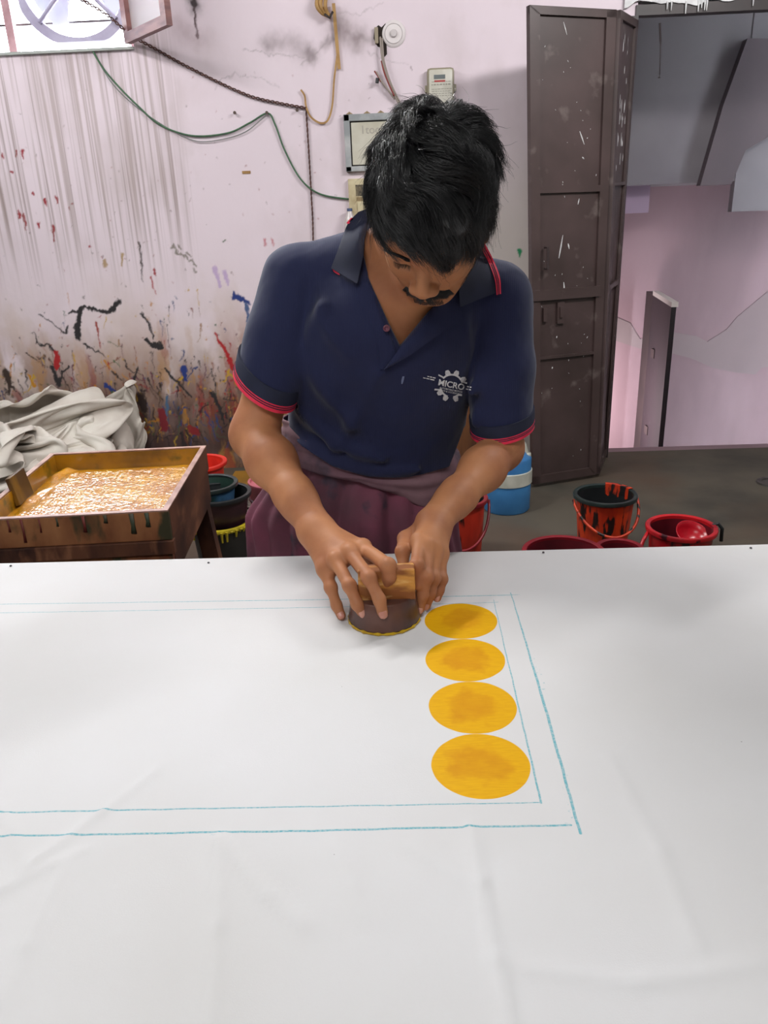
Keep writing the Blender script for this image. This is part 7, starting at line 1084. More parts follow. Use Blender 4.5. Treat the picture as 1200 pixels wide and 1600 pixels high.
for k, dx in enumerate((-8, -2, 5)): mb.tube(smoothpath([wpt(505+dx, -8, .03), wpt(503+dx, 8, .05), wpt(508+dx*.6, 20, .04), wpt(517, 26, .03)], 5), [.010]*16, 6)
mb.build('knot', tan, tp, smooth=True)
def ribbon(pts, wd, m, nm, parent):
    P = smoothpath([wpt(*p[:2], p[2] if len(p) > 2 else .015) for p in pts], 8); mb = MB(); V = []; F = []
    for i, p in enumerate(P):
        t_ = P[min(i+1, len(P)-1)]-P[max(i-1, 0)]; s_ = np.cross(t_, [0, 1, 0]); s_ /= max(np.linalg.norm(s_), 1e-6); s_ = s_*wd/2
        for q in (p-s_, p+s_, p+s_+np.array([0, .003, 0]), p-s_+np.array([0, .003, 0])): V.append(q)
    for i in range(len(P)-1):
        for a_ in range(4): F.append((i*4+a_, i*4+(a_+1) % 4, i*4+4+(a_+1) % 4, i*4+4+a_))
    mb.add(V, F); mb.build(nm, m, parent)
ribbon([(521, 5, .03), (524, 40, .02), (527, 75), (530, 108)], .016, tan, 'tape_strip', tp)
ribbon([(527, 85), (522, 125), (519, 165), (512, 188), (500, 192), (485, 182), (478, 165), (476, 150), (470, 140)], .009, tan, 'tape_tail', tp)
kn = MB().tube([wpt(507, 22, .05), wpt(515, 28, .05), wpt(520, 18, .05)], .006, 6).build('ring', dkd, tp, smooth=True)

# meter
mt_ = mat('meter_body', (206, 202, 190), .4, (190, 186, 172), 20); mtg = mat('meter_edge', (142, 134, 112), .5)
M0 = wpt(688, 141)
me_ = empty('electricity_meter', (M0[0], WY, M0[2]), 'small cream electricity meter on the wall above the man\'s head', 'meter')
def slabw(mb, x0, z0, x1, z1, d0, d1, bev=0.0, Mx=None): mb.box((x0, WY-d1, z0), (x1, WY-d0, z1), Mx, bev); return mb
mx0, mx1, mz0, mz1 = M0[0]-.068, M0[0]+.068, M0[2]-.11, M0[2]+.095
slabw(MB(), mx0, mz0, mx1, mz1, 0, .05, .018).build('meter_case', mtg, me_, auto=50)
slabw(MB(), mx0+.008, mz0+.008, mx1-.008, mz1-.008, .03, .056, .014).build('meter_cover', mt_, me_, auto=50)
slabw(MB(), M0[0]-.034, mz1-.052, M0[0]+.022, mz1-.034, .055, .058).build('meter_display', mat('lcd', (84, 92, 92), .3), me_)
def textmesh(s, size, M, m, name, parent, depth=.0006, bold=0.0):
    cu = bpy.data.curves.new(name, 'FONT'); cu.body = s; cu.size = size; cu.extrude = depth; cu.offset = bold; cu.align_x = 'CENTER'; cu.align_y = 'CENTER'
    to = bpy.data.objects.new(name, cu); COL.objects.link(to); bpy.context.view_layer.update()
    me2 = bpy.data.meshes.new_from_object(to.evaluated_get(bpy.context.evaluated_depsgraph_get())); bpy.data.objects.remove(to)
    me2.transform(M); return link(name, me2, m, parent)
WT_ = Matrix(((1, 0, 0, 0), (0, 0, -1, 0), (0, 1, 0, 0), (0, 0, 0, 1)))     # xy -> xz facing the room
def wallM(x, z, d): return Matrix.Translation((x, WY-d, z)) @ WT_
redp = mat('red_print', (170, 60, 60), .6); grp = mat('grey_print', (150, 146, 134), .6)
mb = MB(); rr = np.random.default_rng(4)
for row, zz in enumerate([.066, .080, .098, .108, .118, .128]):
    x = mx0+.022
    while x < mx1-.022:
        l = rr.uniform(.004, .014); slabw(mb, x, mz1-zz, x+l, mz1-zz+(.006 if row == 1 else .0025), .0555, .0568); x += l+.004
mb.build('meter_print', grp, me_)
slabw(MB(), M0[0]-.032, mz1-.066, M0[0]+.022, mz1-.058, .0555, .0569).build('meter_mark', redp, me_)
for s_ in (-1, 1): slabw(MB(), M0[0]+s_*.072-.006, M0[2]-.01, M0[0]+s_*.072+.006, M0[2]+.02, 0, .03).build('mounting_lug', mtg, me_)
# round ceiling rose
R0 = wpt(615, 53)
rs = empty('junction_rose', (R0[0], WY, R0[2]), 'round white plastic cable rose on the wall beside the broken socket hole', 'cable rose')
mb = MB(); mb.lathe([(0, .010), (.040, .010), (.050, .008), (.058, .002), (.060, 0)], (0, 0, 0), 48); mb.v = [(R0[0]+x, WY-z-.001, R0[2]+y) for x, y, z in mb.v]; mb.build('rose_base', mat('rose_white', (222, 214, 214), .5), rs, auto=35)
mb = MB(); mb.lathe([(0, .022), (.014, .021), (.018, .016), (.018, .010)], (0, 0, 0), 32); mb.v = [(R0[0]+x, WY-z-.001, R0[2]+y) for x, y, z in mb.v]; mb.build('rose_center', mat('rose_grey', (198, 190, 190), .5), rs, auto=35)
mb = MB(); mb.lathe([(.041, .010), (.043, .0125), (.045, .010)], (0, 0, 0), 48); mb.v = [(R0[0]+x, WY-z-.001, R0[2]+y) for x, y, z in mb.v]; mb.build('rose_ring', mat('rose_grey', (198, 190, 190), .5), rs, auto=35)
# broken socket hole with wires
hk = empty('socket_box', wpt(594, 60), 'broken open wall socket with loose wires hanging out of it', 'socket')
A_ = wpt(585, 42); B_2 = wpt(601, 76)
mb = MB(); V = [(A_[0]+dx, WY-.004, A_[2]+dz) for dx, dz in [(0, -.01), (.02, .006), (.035, -.004), (.055, .012), (.058, -.12), (.042, -.135), (.035, -.09), (.012, -.085), (-.006, -.05)]]
mb.add(V+[(x, WY+.03, z) for x, _, z in V], [tuple(range(9))]+[(i, (i+1) % 9, 9+(i+1) % 9, 9+i) for i in range(9)]); mb.build('hole_edge', mat('dark_hole', (40, 30, 26), .9), hk)
mb = MB(); slabw(mb, A_[0]+.0, A_[2]-.075, A_[0]+.018, A_[2]-.005, .002, .022, .003); mb.build('box_liner', mat('old_liner', (150, 138, 118), .7), hk)
wg = mat('grey_cable', (150, 138, 130), .6); wr_ = mat('red_cable', (130, 50, 44), .6)
def wire(pts, r, m, nm='loose_wire'):
    mb = MB(); mb.tube(smoothpath([wpt(*p) for p in pts], 8), r, 7); mb.build(nm, m, hk, smooth=True)
wire([(594, 58, .01), (595, 70, .03), (597, 90, .03), (603, 115, .03), (612, 140, .03), (622, 160, .02), (630, 175, .01)], .005, wg)
wire([(597, 60, .01), (598, 75, .03), (600, 95, .03), (607, 120, .03), (616, 142, .03), (625, 160, .02)], .0045, wg)
wire([(596, 95, .025), (600, 112, .035), (607, 130, .035), (616, 150, .03)], .004, wr_)
wire([(588, 112, .03), (595, 125, .03), (606, 140, .03), (617, 155, .02)], .005, wg); wire([(585, 111, .03), (590, 118, .03), (595, 128, .03)], .004, wr_)
wire([(590, 122, .035), (589, 130, .035)], .009, blk, 'wire_cap')
# white-faced electric panel
P0 = wpt(537, 180); P1 = wpt(630, 262)
ep = empty('electric_panel', (P0[0]+.15, WY, P0[2]-.14), 'old grey metal electric panel with cream door behind the man\'s head', 'electric panel')
gm = mat('panel_grey', (140, 144, 146), .5, (176, 176, 176), 7, lo=.45, hi=.6); crm = mat('panel_cream', (204, 200, 186), .6, (184, 178, 160), 6)
px0, px1, pz1, pz0 = P0[0], P0[0]+.36, P0[2], P1[2]-.01
mb = MB()
for (a_, b_, c_, d_) in [(px0, pz0, px0+.03, pz1), (px1-.03, pz0, px1, pz1), (px0, pz1-.032, px1, pz1), (px0, pz0, px1, pz0+.025)]: slabw(mb, a_, b_, c_, d_, 0, .03, .003)
mb.build('panel_frame', gm, ep)
slabw(MB(), px0+.036, pz0+.031, px1-.036, pz1-.038, 0, .022, .003).build('panel_door', crm, ep)
slabw(MB(), px0+.03, pz0+.025, px1-.03, pz1-.032, 0, .01).build('panel_recess', dkd, ep)
textmesh('1too', .055, wallM(px0+.135, pz1-.075, .0225), mat('pencil_grey', (166, 160, 150), .8), 'panel_writing', ep)
for x in (.03, .12, .19, .27): MB().tube([(px0+x-.014, WY-.01, pz1-.002), (px0+x, WY-.012, pz1+.008), (px0+x+.014, WY-.01, pz1-.002)], .006, 6).build('mortar_lump', mat('tan_mortar', (150, 130, 100), .9), ep)
# old switchboard
S0 = wpt(544, 280); sb = empty('switchboard', (S0[0]+.07, WY, S0[2]-.1), 'yellowed old switchboard with missing switches beside the man\'s collar', 'switchboard')
ivm = mat('yellowed_ivory', (206, 194, 160), .5, (170, 152, 116), 9)
slabw(MB(), S0[0], S0[2]-.24, S0[0]+.15, S0[2], 0, .028, .004).build('board_plate', ivm, sb)
slabw(MB(), S0[0]+.038, S0[2]-.085, S0[0]+.10, S0[2]-.03, .026, .0285).build('open_slot', mat('slot_dirty', (118, 106, 84), .8, (60, 54, 46), 40), sb)
slabw(MB(), S0[0]+.045, S0[2]-.165, S0[0]+.085, S0[2]-.115, .026, .036, .003).build('switch', mat('switch_ivory', (196, 184, 150), .4), sb)
slabw(MB(), S0[0]+.09, S0[2]-.165, S0[0]+.13, S0[2]-.115, .026, .036, .003).build('switch', mat('switch_ivory', (196, 184, 150), .4), sb)
slabw(MB(), S0[0]+.04, S0[2]-.108, S0[0]+.12, S0[2]-.09, .026, .030).build('wire_cover', mat('slot_dirty2', (140, 120, 86), .8), sb)
bt = empty('plastic_bottle', wpt(546, 330, .05), 'clear plastic bottle with blue cap hanging below the switchboard', 'bottle')
Bt = wpt(547, 342, .05); pbm = mat('cloudy_plastic', (196, 186, 184), .25)
MB().lathe([(0, -.09), (.03, -.09), (.032, -.02), (.028, .0), (.014, .03), (.012, .045)], Bt, 24).build('bottle_body', pbm, bt, auto=40)
MB().lathe([(.0145, .038), (.0145, .052), (0, .052)], Bt, 24).build('bottle_cap', mat('cap_blue', (76, 88, 120), .4), bt, auto=40)
# nails, scrap of tape
nl = None
for i, (x, y, lb_) in enumerate([(418, 177, 'nail holding up the green wire'), (465, 173, 'nail just left of the slanting brown wire end'), (368, 177, 'nail with rust patch left of the green wire peak')]):
    if nl is None: mb = MB(); mb.tube([(0, 0, 0), (0, -.022, 0)], .0035, 8); mb.tube([(0, -.022, 0), (0, -.025, 0)], .008, 10); nl = mb.build('nail', mat('rusty_nail', (80, 62, 54), .6)); q = nl
    else: q = nl.copy(); COL.objects.link(q)
    q.location = wpt(x, y); setp(q, lb_, 'nail', 'nails in the wall')
s = wpt(385, 269); setp(slabw(MB(), s[0]-.022, s[2]-.008, s[0]+.022, s[2]+.006, 0, .003).build('tape_scrap', tan), 'short scrap of brown tape stuck on the wall', 'tape')
hc = MB(); P = [PY(1031, 36, 4.41), PY(1032, 70, 4.42), PY(1031, 112, 4.42), PY(1030, 122, 4.42)]; hc.tube(smoothpath(P, 6), [.005]*6+[.003]*8+[.0015]*3+[.006]*2, 6)
setp(hc.build('hanging_string', dkd), 'thin dark cord hanging down from the top of the doorway', 'cord')

# ------------------------------------------------------------------ the man
def H_(x, y, h): return PZ(x, y, TZ+h)
skin = mat('skin', (184, 125, 86), .56, spec=.32, rgb2=(162, 104, 72), scale=14, lo=.4, hi=.65, sss=.12, bump=.22, bscale=240, bdist=.0006, rgb3=(148, 96, 68), s3=5, lo3=.58, hi3=.75)
man = empty('person', (-.07, 1.46, 0), 'man with black hair in a navy polo shirt, bending over the table to print', 'person')

# head frame: columns are his left, face forward, up
def rotm(ax, a):
    c, s = math.cos(a), math.sin(a); x, y, z = ax
    return np.array([[c+x*x*(1-c), x*y*(1-c)-z*s, x*z*(1-c)+y*s], [y*x*(1-c)+z*s, c+y*y*(1-c), y*z*(1-c)-x*s], [z*x*(1-c)-y*s, z*y*(1-c)+x*s, c+z*z*(1-c)]])
HP, HYAW, HROLL = math.radians(46), math.radians(-11), math.radians(5)
HM = np.array([[1, 0, 0], [0, -1, 0], [0, 0, 1.]]).T      # his left = +x, forward = -y
HM = rotm((0, 0, 1), HYAW) @ rotm((0, 1, 0), HROLL) @ rotm((1, 0, 0), HP) @ HM
HC = np.array([.045, 1.215, 1.370]); HS = 1.05
def hd(r, f, h): return HC+HS*(HM @ np.array([r, f, h]))
def hell(c, rad, k=.012, op='u', M=None): return ell(hd(*c), np.array(rad)*HS, HM if M is None else HM@M, k, op)
def hcap(a, b, ra, rb=None, k=.01, op='u'): return cap(hd(*a), hd(*b), ra*HS, (ra if rb is None else rb)*HS, k, op)

ShR = np.array([-.182, 1.405, 1.272]); ShL = np.array([.160, 1.40, 1.232])
ElR = np.array([-.272, 1.315, 1.020]); ElL = np.array([.172, 1.372, .965])
WrR = H_(496, 828, .098); WrL = H_(676, 818, .092)
body = []
body.append(loft([(.80, -.085, 1.47, .150, .105), (.92, -.075, 1.462, .146, .100), (1.0, -.066, 1.452, .140, .098), (1.10, -.052, 1.425, .146, .102), (1.18, -.036, 1.395, .150, .104), (1.25, -.022, 1.382, .135, .09), (1.29, -.012, 1.38, .10, .07)], k=.03))
body.append(cap(ShR+(.03, 0, 0), (-.02, 1.39, 1.30), .050, .055, .04)); body.append(cap(ShL+(-.03, 0, 0), (.0, 1.39, 1.30), .050, .055, .04))
NB = np.array([-.004, 1.385, 1.30]); body.append(cap(NB, hd(0, -.035, -.05), .060, .056, .03)); body.append(cap((-.006, 1.33, 1.24), hd(0, .01, -.10), .045, .035, .03))
for Sh, El, Wr, sg in ((ShR, ElR, WrR, -1), (ShL, ElL, WrL, 1)):
    body.append(cap(Sh, Sh*.55+El*.45, .050, .045, .03)); body.append(cap(Sh*.55+El*.45, El, .045, .0375, .03))
    d = (Wr-El)
    q_ = 1 if sg < 0 else .93
    body.append(cap(El, El+d*.30, .0365*q_, .0385*q_, .03)); body.append(cap(El+d*.30, El+d*.72, .0385*q_, .0295*q_, .03))
    side = np.cross(d, [0, -.5, 1.]); side /= np.linalg.norm(side)
    for s in (-1, 1): body.append(cap(El+d*.66, Wr+side*s*.0085, .026, .0195, .02))
# torso below, legs, feet
HipR = np.array([-.155, 1.47, .84]); HipL = np.array([-.01, 1.47, .84])
for hip, kx in ((HipR, -.17), (HipL, .02)):
    body += [cap(hip, (kx, 1.46, .47), .082, .056, .04), cap((kx, 1.46, .47), (kx, 1.50, .09), .052, .036, .03), cap((kx, 1.50, .06), (kx-.01, 1.36, .035), .036, .030, .02)]
body.append(ell((-.085, 1.475, .86), (.155, .11, .10), k=.04))
# head
body += [hell((0, -.015, .03), (.073, .094, .082), .02), hell((0, .028, -.03), (.060, .058, .082), .03), hell((0, .045, .035), (.060, .045, .045), .02),
         hcap((-.045, .0, -.055), (-.012, .046, -.094), .018, .017, .03), hcap((.045, .0, -.055), (.012, .046, -.094), .018, .017, .03), hcap((-.01, .050, -.094), (.01, .050, -.094), .016, .016, .02),
         hcap((-.036, .052, -.030), (-.044, .03, -.04), .020, .018, .02), hcap((.036, .052, -.030), (.044, .03, -.04), .020, .018, .02),
         hcap((-.040, .068, .018), (-.012, .079, .012), .010, .009, .016), hcap((.040, .068, .018), (.012, .079, .012), .010, .009, .016),
         hell((-.031, .084, -.004), (.015, .012, .010), .012, 's'), hell((.031, .084, -.004), (.015, .012, .010), .012, 's'),
         hell((-.031, .066, -.005), (.0145, .0135, .0125), .005), hell((.031, .066, -.005), (.0145, .0135, .0125), .005),
         hcap((-.043, .070, -.0075), (-.019, .075, -.009), .0028, .0028, .004), hcap((.043, .070, -.0075), (.019, .075, -.009), .0028, .0028, .004),
         hcap((0, .078, .006), (0, .096, -.038), .0065, .0095, .010), hell((0, .097, -.043), (.0115, .0105, .0095), .008),
         hell((-.0135, .091, -.045), (.0085, .010, .0075), .007), hell((.0135, .091, -.045), (.0085, .010, .0075), .007),
         hell((-.007, .098, -.0535), (.004, .006, .004), .003, 's'), hell((.007, .098, -.0535), (.004, .006, .004), .003, 's'),
         hcap((-.020, .074, -.068), (0, .083, -.066), .0045, .0062, .008), hcap((.020, .074, -.068), (0, .083, -.066), .0045, .0062, .008),
         hcap((-.018, .071, -.075), (0, .077, -.0775), .0045, .0064, .008), hcap((.018, .071, -.075), (0, .077, -.0775), .0045, .0064, .008)]
for s in (-1, 1):
    body += [hell((s*.068, -.006, -.008), (.007, .019, .030), .008), hell((s*.076, -.002, -.006), (.005, .011, .019), .004, 's'), hell((s*.074, -.0, -.034), (.006, .010, .010), .006)]

# hands: chains of (pixel x, pixel y, height above cloth, radius)
FN = []
def chain(pts, k=.005):
    P = [(H_(x, y, h), r) for x, y, h, r in pts]
    for (a, ra), (b, rb) in zip(P[:-1], P[1:]): body.append(cap(a, b, ra, rb, k))
    return P
# his right hand (left in the photo)
rI = chain([(568, 856, .090, .0108), (606, 884, .094, .0103), (608, 901, .078, .0097), (602, 914, .062, .0090)], .006)
rM = chain([(547, 864, .092, .0108), (577, 903, .082, .0094), (593, 937, .056, .0083), (598, 957, .036, .0074)], .006)
rR = chain([(525, 876, .082, .0105), (546, 915, .066, .0090), (558, 944, .043, .0080), (565, 956, .030, .0072)], .006)
rP = chain([(508, 888, .066, .0100), (517, 918, .046, .0084), (526, 946, .020, .0074), (533, 962, .0085, .0066)], .006)
body.append(cap(WrR, rI[0][0]+(-.004, .010, -.004), .0175, .0125, .016)); body.append(cap(WrR, rM[0][0]+(0, .006, -.004), .0185, .0130, .016))
body.append(cap(WrR+(-.006, 0, -.004), rR[0][0]+(0, .005, -.004), .0180, .0125, .016)); body.append(cap(WrR+(-.010, 0, -.006), rP[0][0]+(0, .004, -.003), .0165, .0115, .016))
for a, b in ((rI, rM), (rM, rR), (rR, rP)): body.append(cap((a[0][0]+b[0][0])/2+(0, .006, -.006), (a[0][0]+b[0][0])/2*.7+WrR*.3+(0, 0, -.008), .0095, .011, .010))
for q in (rI, rM, rR, rP): body.append(ell(q[0][0]+(0, 0, .0025), (.0095, .0095, .0095), k=.008))
for q in (rI, rM, rR, rP): body.append(ell(q[1][0], (q[1][1]*1.06,)*3, k=.005))
rT = chain([(530, 846, .078, .0150), (556, 866, .066, .0130), (585, 878, .066, .0100), (603, 887, .064, .0085)], .008)
# his left hand (right in the photo)
lI = chain([(656, 846, .092, .0108), (651, 884, .078, .0100), (653, 903, .060, .0088), (652, 914, .052, .0078)], .006)
lM = chain([(667, 853, .088, .0108), (666, 901, .060, .0096), (659, 931, .033, .0084), (656, 951, .013, .0072)], .006)
lR = chain([(678, 860, .078, .0104), (678, 903, .050, .0090), (671, 928, .028, .0080), (666, 946, .011, .0070)], .006)
lP = chain([(688, 866, .066, .0098), (690, 905, .040, .0082), (686, 922, .026, .0074), (683, 934, .016, .0066)], .006)
lT = chain([(652, 832, .078, .0150), (634, 842, .076, .0122), (629, 862, .074, .0105), (630, 880, .060, .0090)], .008)
WL = WrL
body.append(cap(WL, lI[0][0]+(0, .006, -.002), .0175, .0125, .016)); body.append(cap(WL, lM[0][0]+(0, .004, -.004), .0185, .0125, .016))
body.append(cap(WL+(.005, 0, -.004), lR[0][0]+(0, .004, -.004), .0180, .0125, .016)); body.append(cap(WL+(.009, 0, -.006), lP[0][0]+(0, .004, -.003), .0165, .0115, .016))
for a, b in ((lI, lM), (lM, lR), (lR, lP)): body.append(cap((a[0][0]+b[0][0])/2+(0, .006, -.006), (a[0][0]+b[0][0])/2*.7+WL*.3+(0, 0, -.008), .0095, .011, .010))
for q in (lI, lM, lR, lP): body.append(ell(q[0][0]+(0, 0, .002), (.0095,)*3, k=.008)); body.append(ell(q[1][0], (q[1][1]*1.05,)*3, k=.005))
def bdisp(P):
    m = np.clip((.16-np.abs(P[:, 2]-.90))/.05, 0, 1)*np.clip((1.2-P[:, 1])/.05, 0, 1)
    return .0004*fbm(P, 55, 5, 2)*m
V, Q = sdf_mesh(body, (-.36, 1.0-.12, 0.0), (.27, 1.62, 1.56), .0026 if FASTBODY else .0019, bdisp)
bodyo = link('body', mesh_np(V, Q, 'body'), skin, man, smooth=True)
bodyV = V; bodyQ = Q

# fingernails
nm = mat('fingernail', (206, 150, 132), .28, (190, 128, 112), 40)
def nail(P, wd=.0056, ln=.0062):
    a, b = P[-2][0], P[-1][0]; r = P[-1][1]
    t_ = (b-a)/np.linalg.norm(b-a); c = C0-b; c = c-t_*(c@t_); c = c+np.array([0, 0, .25])*0; c /= np.linalg.norm(c); s_ = np.cross(t_, c)
    V = []; F = []; n_, m_ = 10, 10
    for top in (0, 1):
        for i in range(n_+1):
            for j in range(m_+1):
                u = (i/n_-.5)*2; v = (j/m_-.5)*2
                w_ = wd*(1 if v < .2 else math.sqrt(max(0, 1-((v-.2)/.8)**2))*1.0)*(1 if v > -.6 else math.sqrt(max(0, 1-((-.6-v)/.4)**2))*.4+.6)
                x = u*w_; rad = r*1.02; zz = math.sqrt(max(rad*rad-(x*.95)**2, 0))*1.0
                p = b+t_*(v*ln+.0012)+s_*x+c*(zz-.0009*(v if v > 0 else 0)**2*2+(.00045 if top else -.0012)); V.append(p)
    o = (n_+1)*(m_+1)
    for i in range(n_):
        for j in range(m_):
            k = i*(m_+1)+j; F.append((o+k, o+k+m_+1, o+k+m_+2, o+k+1)); F.append((k+1, k+m_+2, k+m_+1, k))
    for i in range(n_):
        for j in (0, m_): k = i*(m_+1)+j; F.append((k, k+m_+1, o+k+m_+1, o+k))
    for j in range(m_):
        for i in (0, n_): k = i*(m_+1)+j; F.append((k, k+1, o+k+1, o+k))
    mb = MB(); mb.add(V, F); mb.build('fingernail', nm, man, smooth=True)
for q, w_ in ((rM, .0060), (rR, .0054), (rP, .0048), (lM, .0048), (lR, .0046), (lP, .0040)): nail(q, w_, .0062 if w_ > .005 else .0052)

# ---------------- shirt
navy = mat('navy_knit', (32, 37, 70), .82, (27, 31, 62), 5, sss=0, spec=.25)
nt = navy.node_tree; N = nt.nodes; L = nt.links; b_ = N['Principled BSDF']
b_.inputs['Sheen Weight'].default_value = .15; b_.inputs['Sheen Roughness'].default_value = .5
tcx = N.new('ShaderNodeTexCoord'); wvn = N.new('ShaderNodeTexWave'); wvn.inputs['Scale'].default_value = 95; wvn.inputs['Distortion'].default_value = .6; wvn.bands_direction = 'X'
L.new(tcx.outputs['Object'], wvn.inputs['Vector']); bpn = N.new('ShaderNodeBump'); bpn.inputs['Strength'].default_value = .25; bpn.inputs['Distance'].default_value = .0006
L.new(wvn.outputs['Fac'], bpn.inputs['Height']); L.new(bpn.outputs[0], b_.inputs['Normal'])
navyd = mat('navy_collar_rib', (28, 32, 56), .85, (24, 28, 48), 20, bump=.25, bscale=900, bdist=.0004)
pinkr = mat('coral_red_trim', (232, 44, 78), .7, (214, 34, 66), 60)

CfR = PY(413, 603, 1.345); CfL = PY(787, 668, 1.385)
axR = (CfR-ShR); axR /= np.linalg.norm(axR); axL = CfL-ShL; axL /= np.linalg.norm(axL)
# cuff planes follow the photographed slant of each hem
pR0, pR1 = PY(374, 584, 1.34), PY(449, 624, 1.35); dR = pR1-pR0; dR /= np.linalg.norm(dR); nR_ = np.cross(dR, [0, 1, .25]); nR_ /= np.linalg.norm(nR_); nR_ *= np.sign(nR_@axR)
pL0, pL1 = PY(748, 676, 1.38), PY(825, 658, 1.39); dL = pL1-pL0; dL /= np.linalg.norm(dL); nL_ = np.cross(dL, [0, 1, .18]); nL_ /= np.linalg.norm(nL_); nL_ *= np.sign(nL_@axL)
tor = loft([(.88, -.074, 1.462, .176, .130), (.96, -.067, 1.458, .176, .130), (1.02, -.056, 1.445, .172, .128), (1.08, -.046, 1.425, .174, .126), (1.14, -.037, 1.402, .175, .124), (1.20, -.030, 1.385, .168, .118), (1.25, -.020, 1.38, .148, .102), (1.29, -.012, 1.38, .115, .080)], k=.03)
sR = [cap(ShR+(0, 0, -.004), ShR*.5+CfR*.5, .063, .057, .03), cap(ShR*.5+CfR*.5, CfR+axR*.06, .056, .051, .02)]
sL = [cap(ShL+(0, 0, -.004), ShL*.5+CfL*.5, .062, .056, .03), cap(ShL*.5+CfL*.5, CfL+axL*.06, .055, .0475, .02)]
AR = [cap(ShR, ShR*.55+ElR*.45, .056, .051, .03), cap(ShR*.55+ElR*.45, ElR, .051, .044, .03)]; AL = [cap(ShL, ShL*.55+ElL*.45, .056, .051, .03), cap(ShL*.55+ElL*.45, ElL, .051, .044, .03)]
sR += AR; sL += AL
sh_out = [tor, cap(ShR, (-.03, 1.385, 1.305), .060, .060, .035), cap(ShL, (.01, 1.385, 1.295), .059, .060, .035), cap((-.004, 1.40, 1.30), (0, 1.40, 1.335), .068, .066, .03)]
# arm holes: fabric gap between sleeve and torso
FOLDS = []
def fold(pts, w_, amp, Y=None):
    w_ *= 1.0; amp *= 2.9
    L_ = [np.array(PY(x, y, Yp)) for x, y, Yp in pts]; FOLDS.append((L_, w_, amp))
# hand placed folds on the front: (pixel x, pixel y, depth)
fold([(592, 590, 1.27), (560, 650, 1.29), (520, 700, 1.32)], .016, .0030); fold([(480, 560, 1.33), (520, 640, 1.30), (585, 700, 1.30)], .018, .0035)
fold([(470, 640, 1.36), (520, 695, 1.32), (600, 722, 1.31)], .013, .0045); fold([(740, 610, 1.33), (700, 665, 1.30), (640, 705, 1.30)], .015, .0045)
fold([(745, 650, 1.35), (715, 700, 1.33), (665, 728, 1.32)], .012, .0040); fold([(500, 480, 1.30), (478, 560, 1.33), (470, 620, 1.35)], .014, .0030)
fold([(640, 600, 1.27), (655, 660, 1.29), (640, 715, 1.31)], .014, .0025); fold([(740, 500, 1.30), (745, 560, 1.32), (728, 620, 1.33)], .014, .0030)
fold([(490, 430, 1.32), (500, 500, 1.29), (540, 560, 1.27)], .016, .0022); fold([(540, 470, 1.27), (545, 530, 1.26), (570, 600, 1.27)], .010, .0016)
fold([(450, 690, 1.37), (520, 722, 1.34), (590, 738, 1.33), (700, 735, 1.33)], .010, .0040); fold([(700, 560, 1.28), (680, 620, 1.28), (620, 665, 1.29)], .014, .0020)
fold([(455, 470, 1.36), (430, 530, 1.34), (420, 580, 1.33)], .012, .0022); fold([(470, 430, 1.36), (465, 500, 1.35), (450, 570, 1.36)], .010, .0020)
fold([(800, 500, 1.37), (790, 560, 1.36), (775, 620, 1.37)], .012, .0022); fold([(450, 655, 1.38), (480, 680, 1.36), (540, 700, 1.33)], .009, -.0030); fold([(560, 690, 1.30), (620, 705, 1.31), (690, 690, 1.32)], .012, -.0025)
def sdisp(P):
    d = .0014*fbm(P*np.array([1, 1, .45]), 22, 9, 2)+.0007*fbm(P, 60, 4, 2)
    low_ = np.clip((1.09-P[:, 2])/.12, 0, 1); d = d+low_*.0026*fbm(P*np.array([.6, 1, 1.4]), 30, 2, 2)
    for L_, w_, amp in FOLDS:
        m_ = np.full(len(P), 1e9)
        for p, q in zip(L_[:-1], L_[1:]):
            e = q-p; t_ = np.clip((P-p)@e/(e@e), 0, 1); m_ = np.minimum(m_, ((P-p-t_[:, None]*e)**2).sum(1))
        d = d+amp*np.exp(-m_/(w_*w_))
    return d
hem = [(PY(x, y, 1.33)[0], PY(x, y, 1.33)[2]) for x, y in [(440, 688), (470, 705), (520, 730), (575, 744), (640, 748), (705, 744), (730, 690)]]
hx_, hz_ = zip(*hem)
Vp = [(575, 436), (596, 479), (609, 508), (625, 541), (645, 517), (668, 489), (700, 458), (712, 440), (726, 400), (735, 360), (700, 300), (600, 280), (566, 340), (566, 400)]
Vp = [(PY(x, y, 1.285)[0], PY(x, y, 1.285)[2]) for x, y in Vp]
def spost(P, d):
    hz = np.interp(P[:, 0], hx_, hz_); out = np.maximum(d, (hz-P[:, 2])*.9)
    # hollow only behind the sleeve openings
    for c_, n__ in ((CfR, nR_), (CfL, nL_)):
        s_ = (P-c_)@n__; inner = np.maximum(d+.0055, -.022-s_); inner = np.maximum(inner, np.linalg.norm(P-c_, axis=1)-.10); out = np.maximum(out, -inner)
    neck = np.linalg.norm((P-np.array([.0, 1.395, 1.34]))[:, :2]/np.array([.062, .066]), axis=1)-1
    hole = np.maximum(neck*.06, 1.285-P[:, 2]); out = np.maximum(out, -hole)
    pv = poly_sdf(P[:, 0], P[:, 2], Vp); out = np.maximum(out, -np.maximum(pv, P[:, 1]-1.40))
    return out
def cut(P, d, c, n_): return np.maximum(d, (P-c)@n_)
def sleeve_sdf(prims, Sh, c, n_, P):
    d = evalf(prims, P); return d
class _S:  # sleeves joined to the torso in one field
    pass
def torso_f(P): return evalf(sh_out, P)
def slR(P): return np.maximum(evalf(sR, P), (P-CfR)@nR_)
def slL(P): return np.maximum(evalf(sL, P), (P-CfL)@nL_)
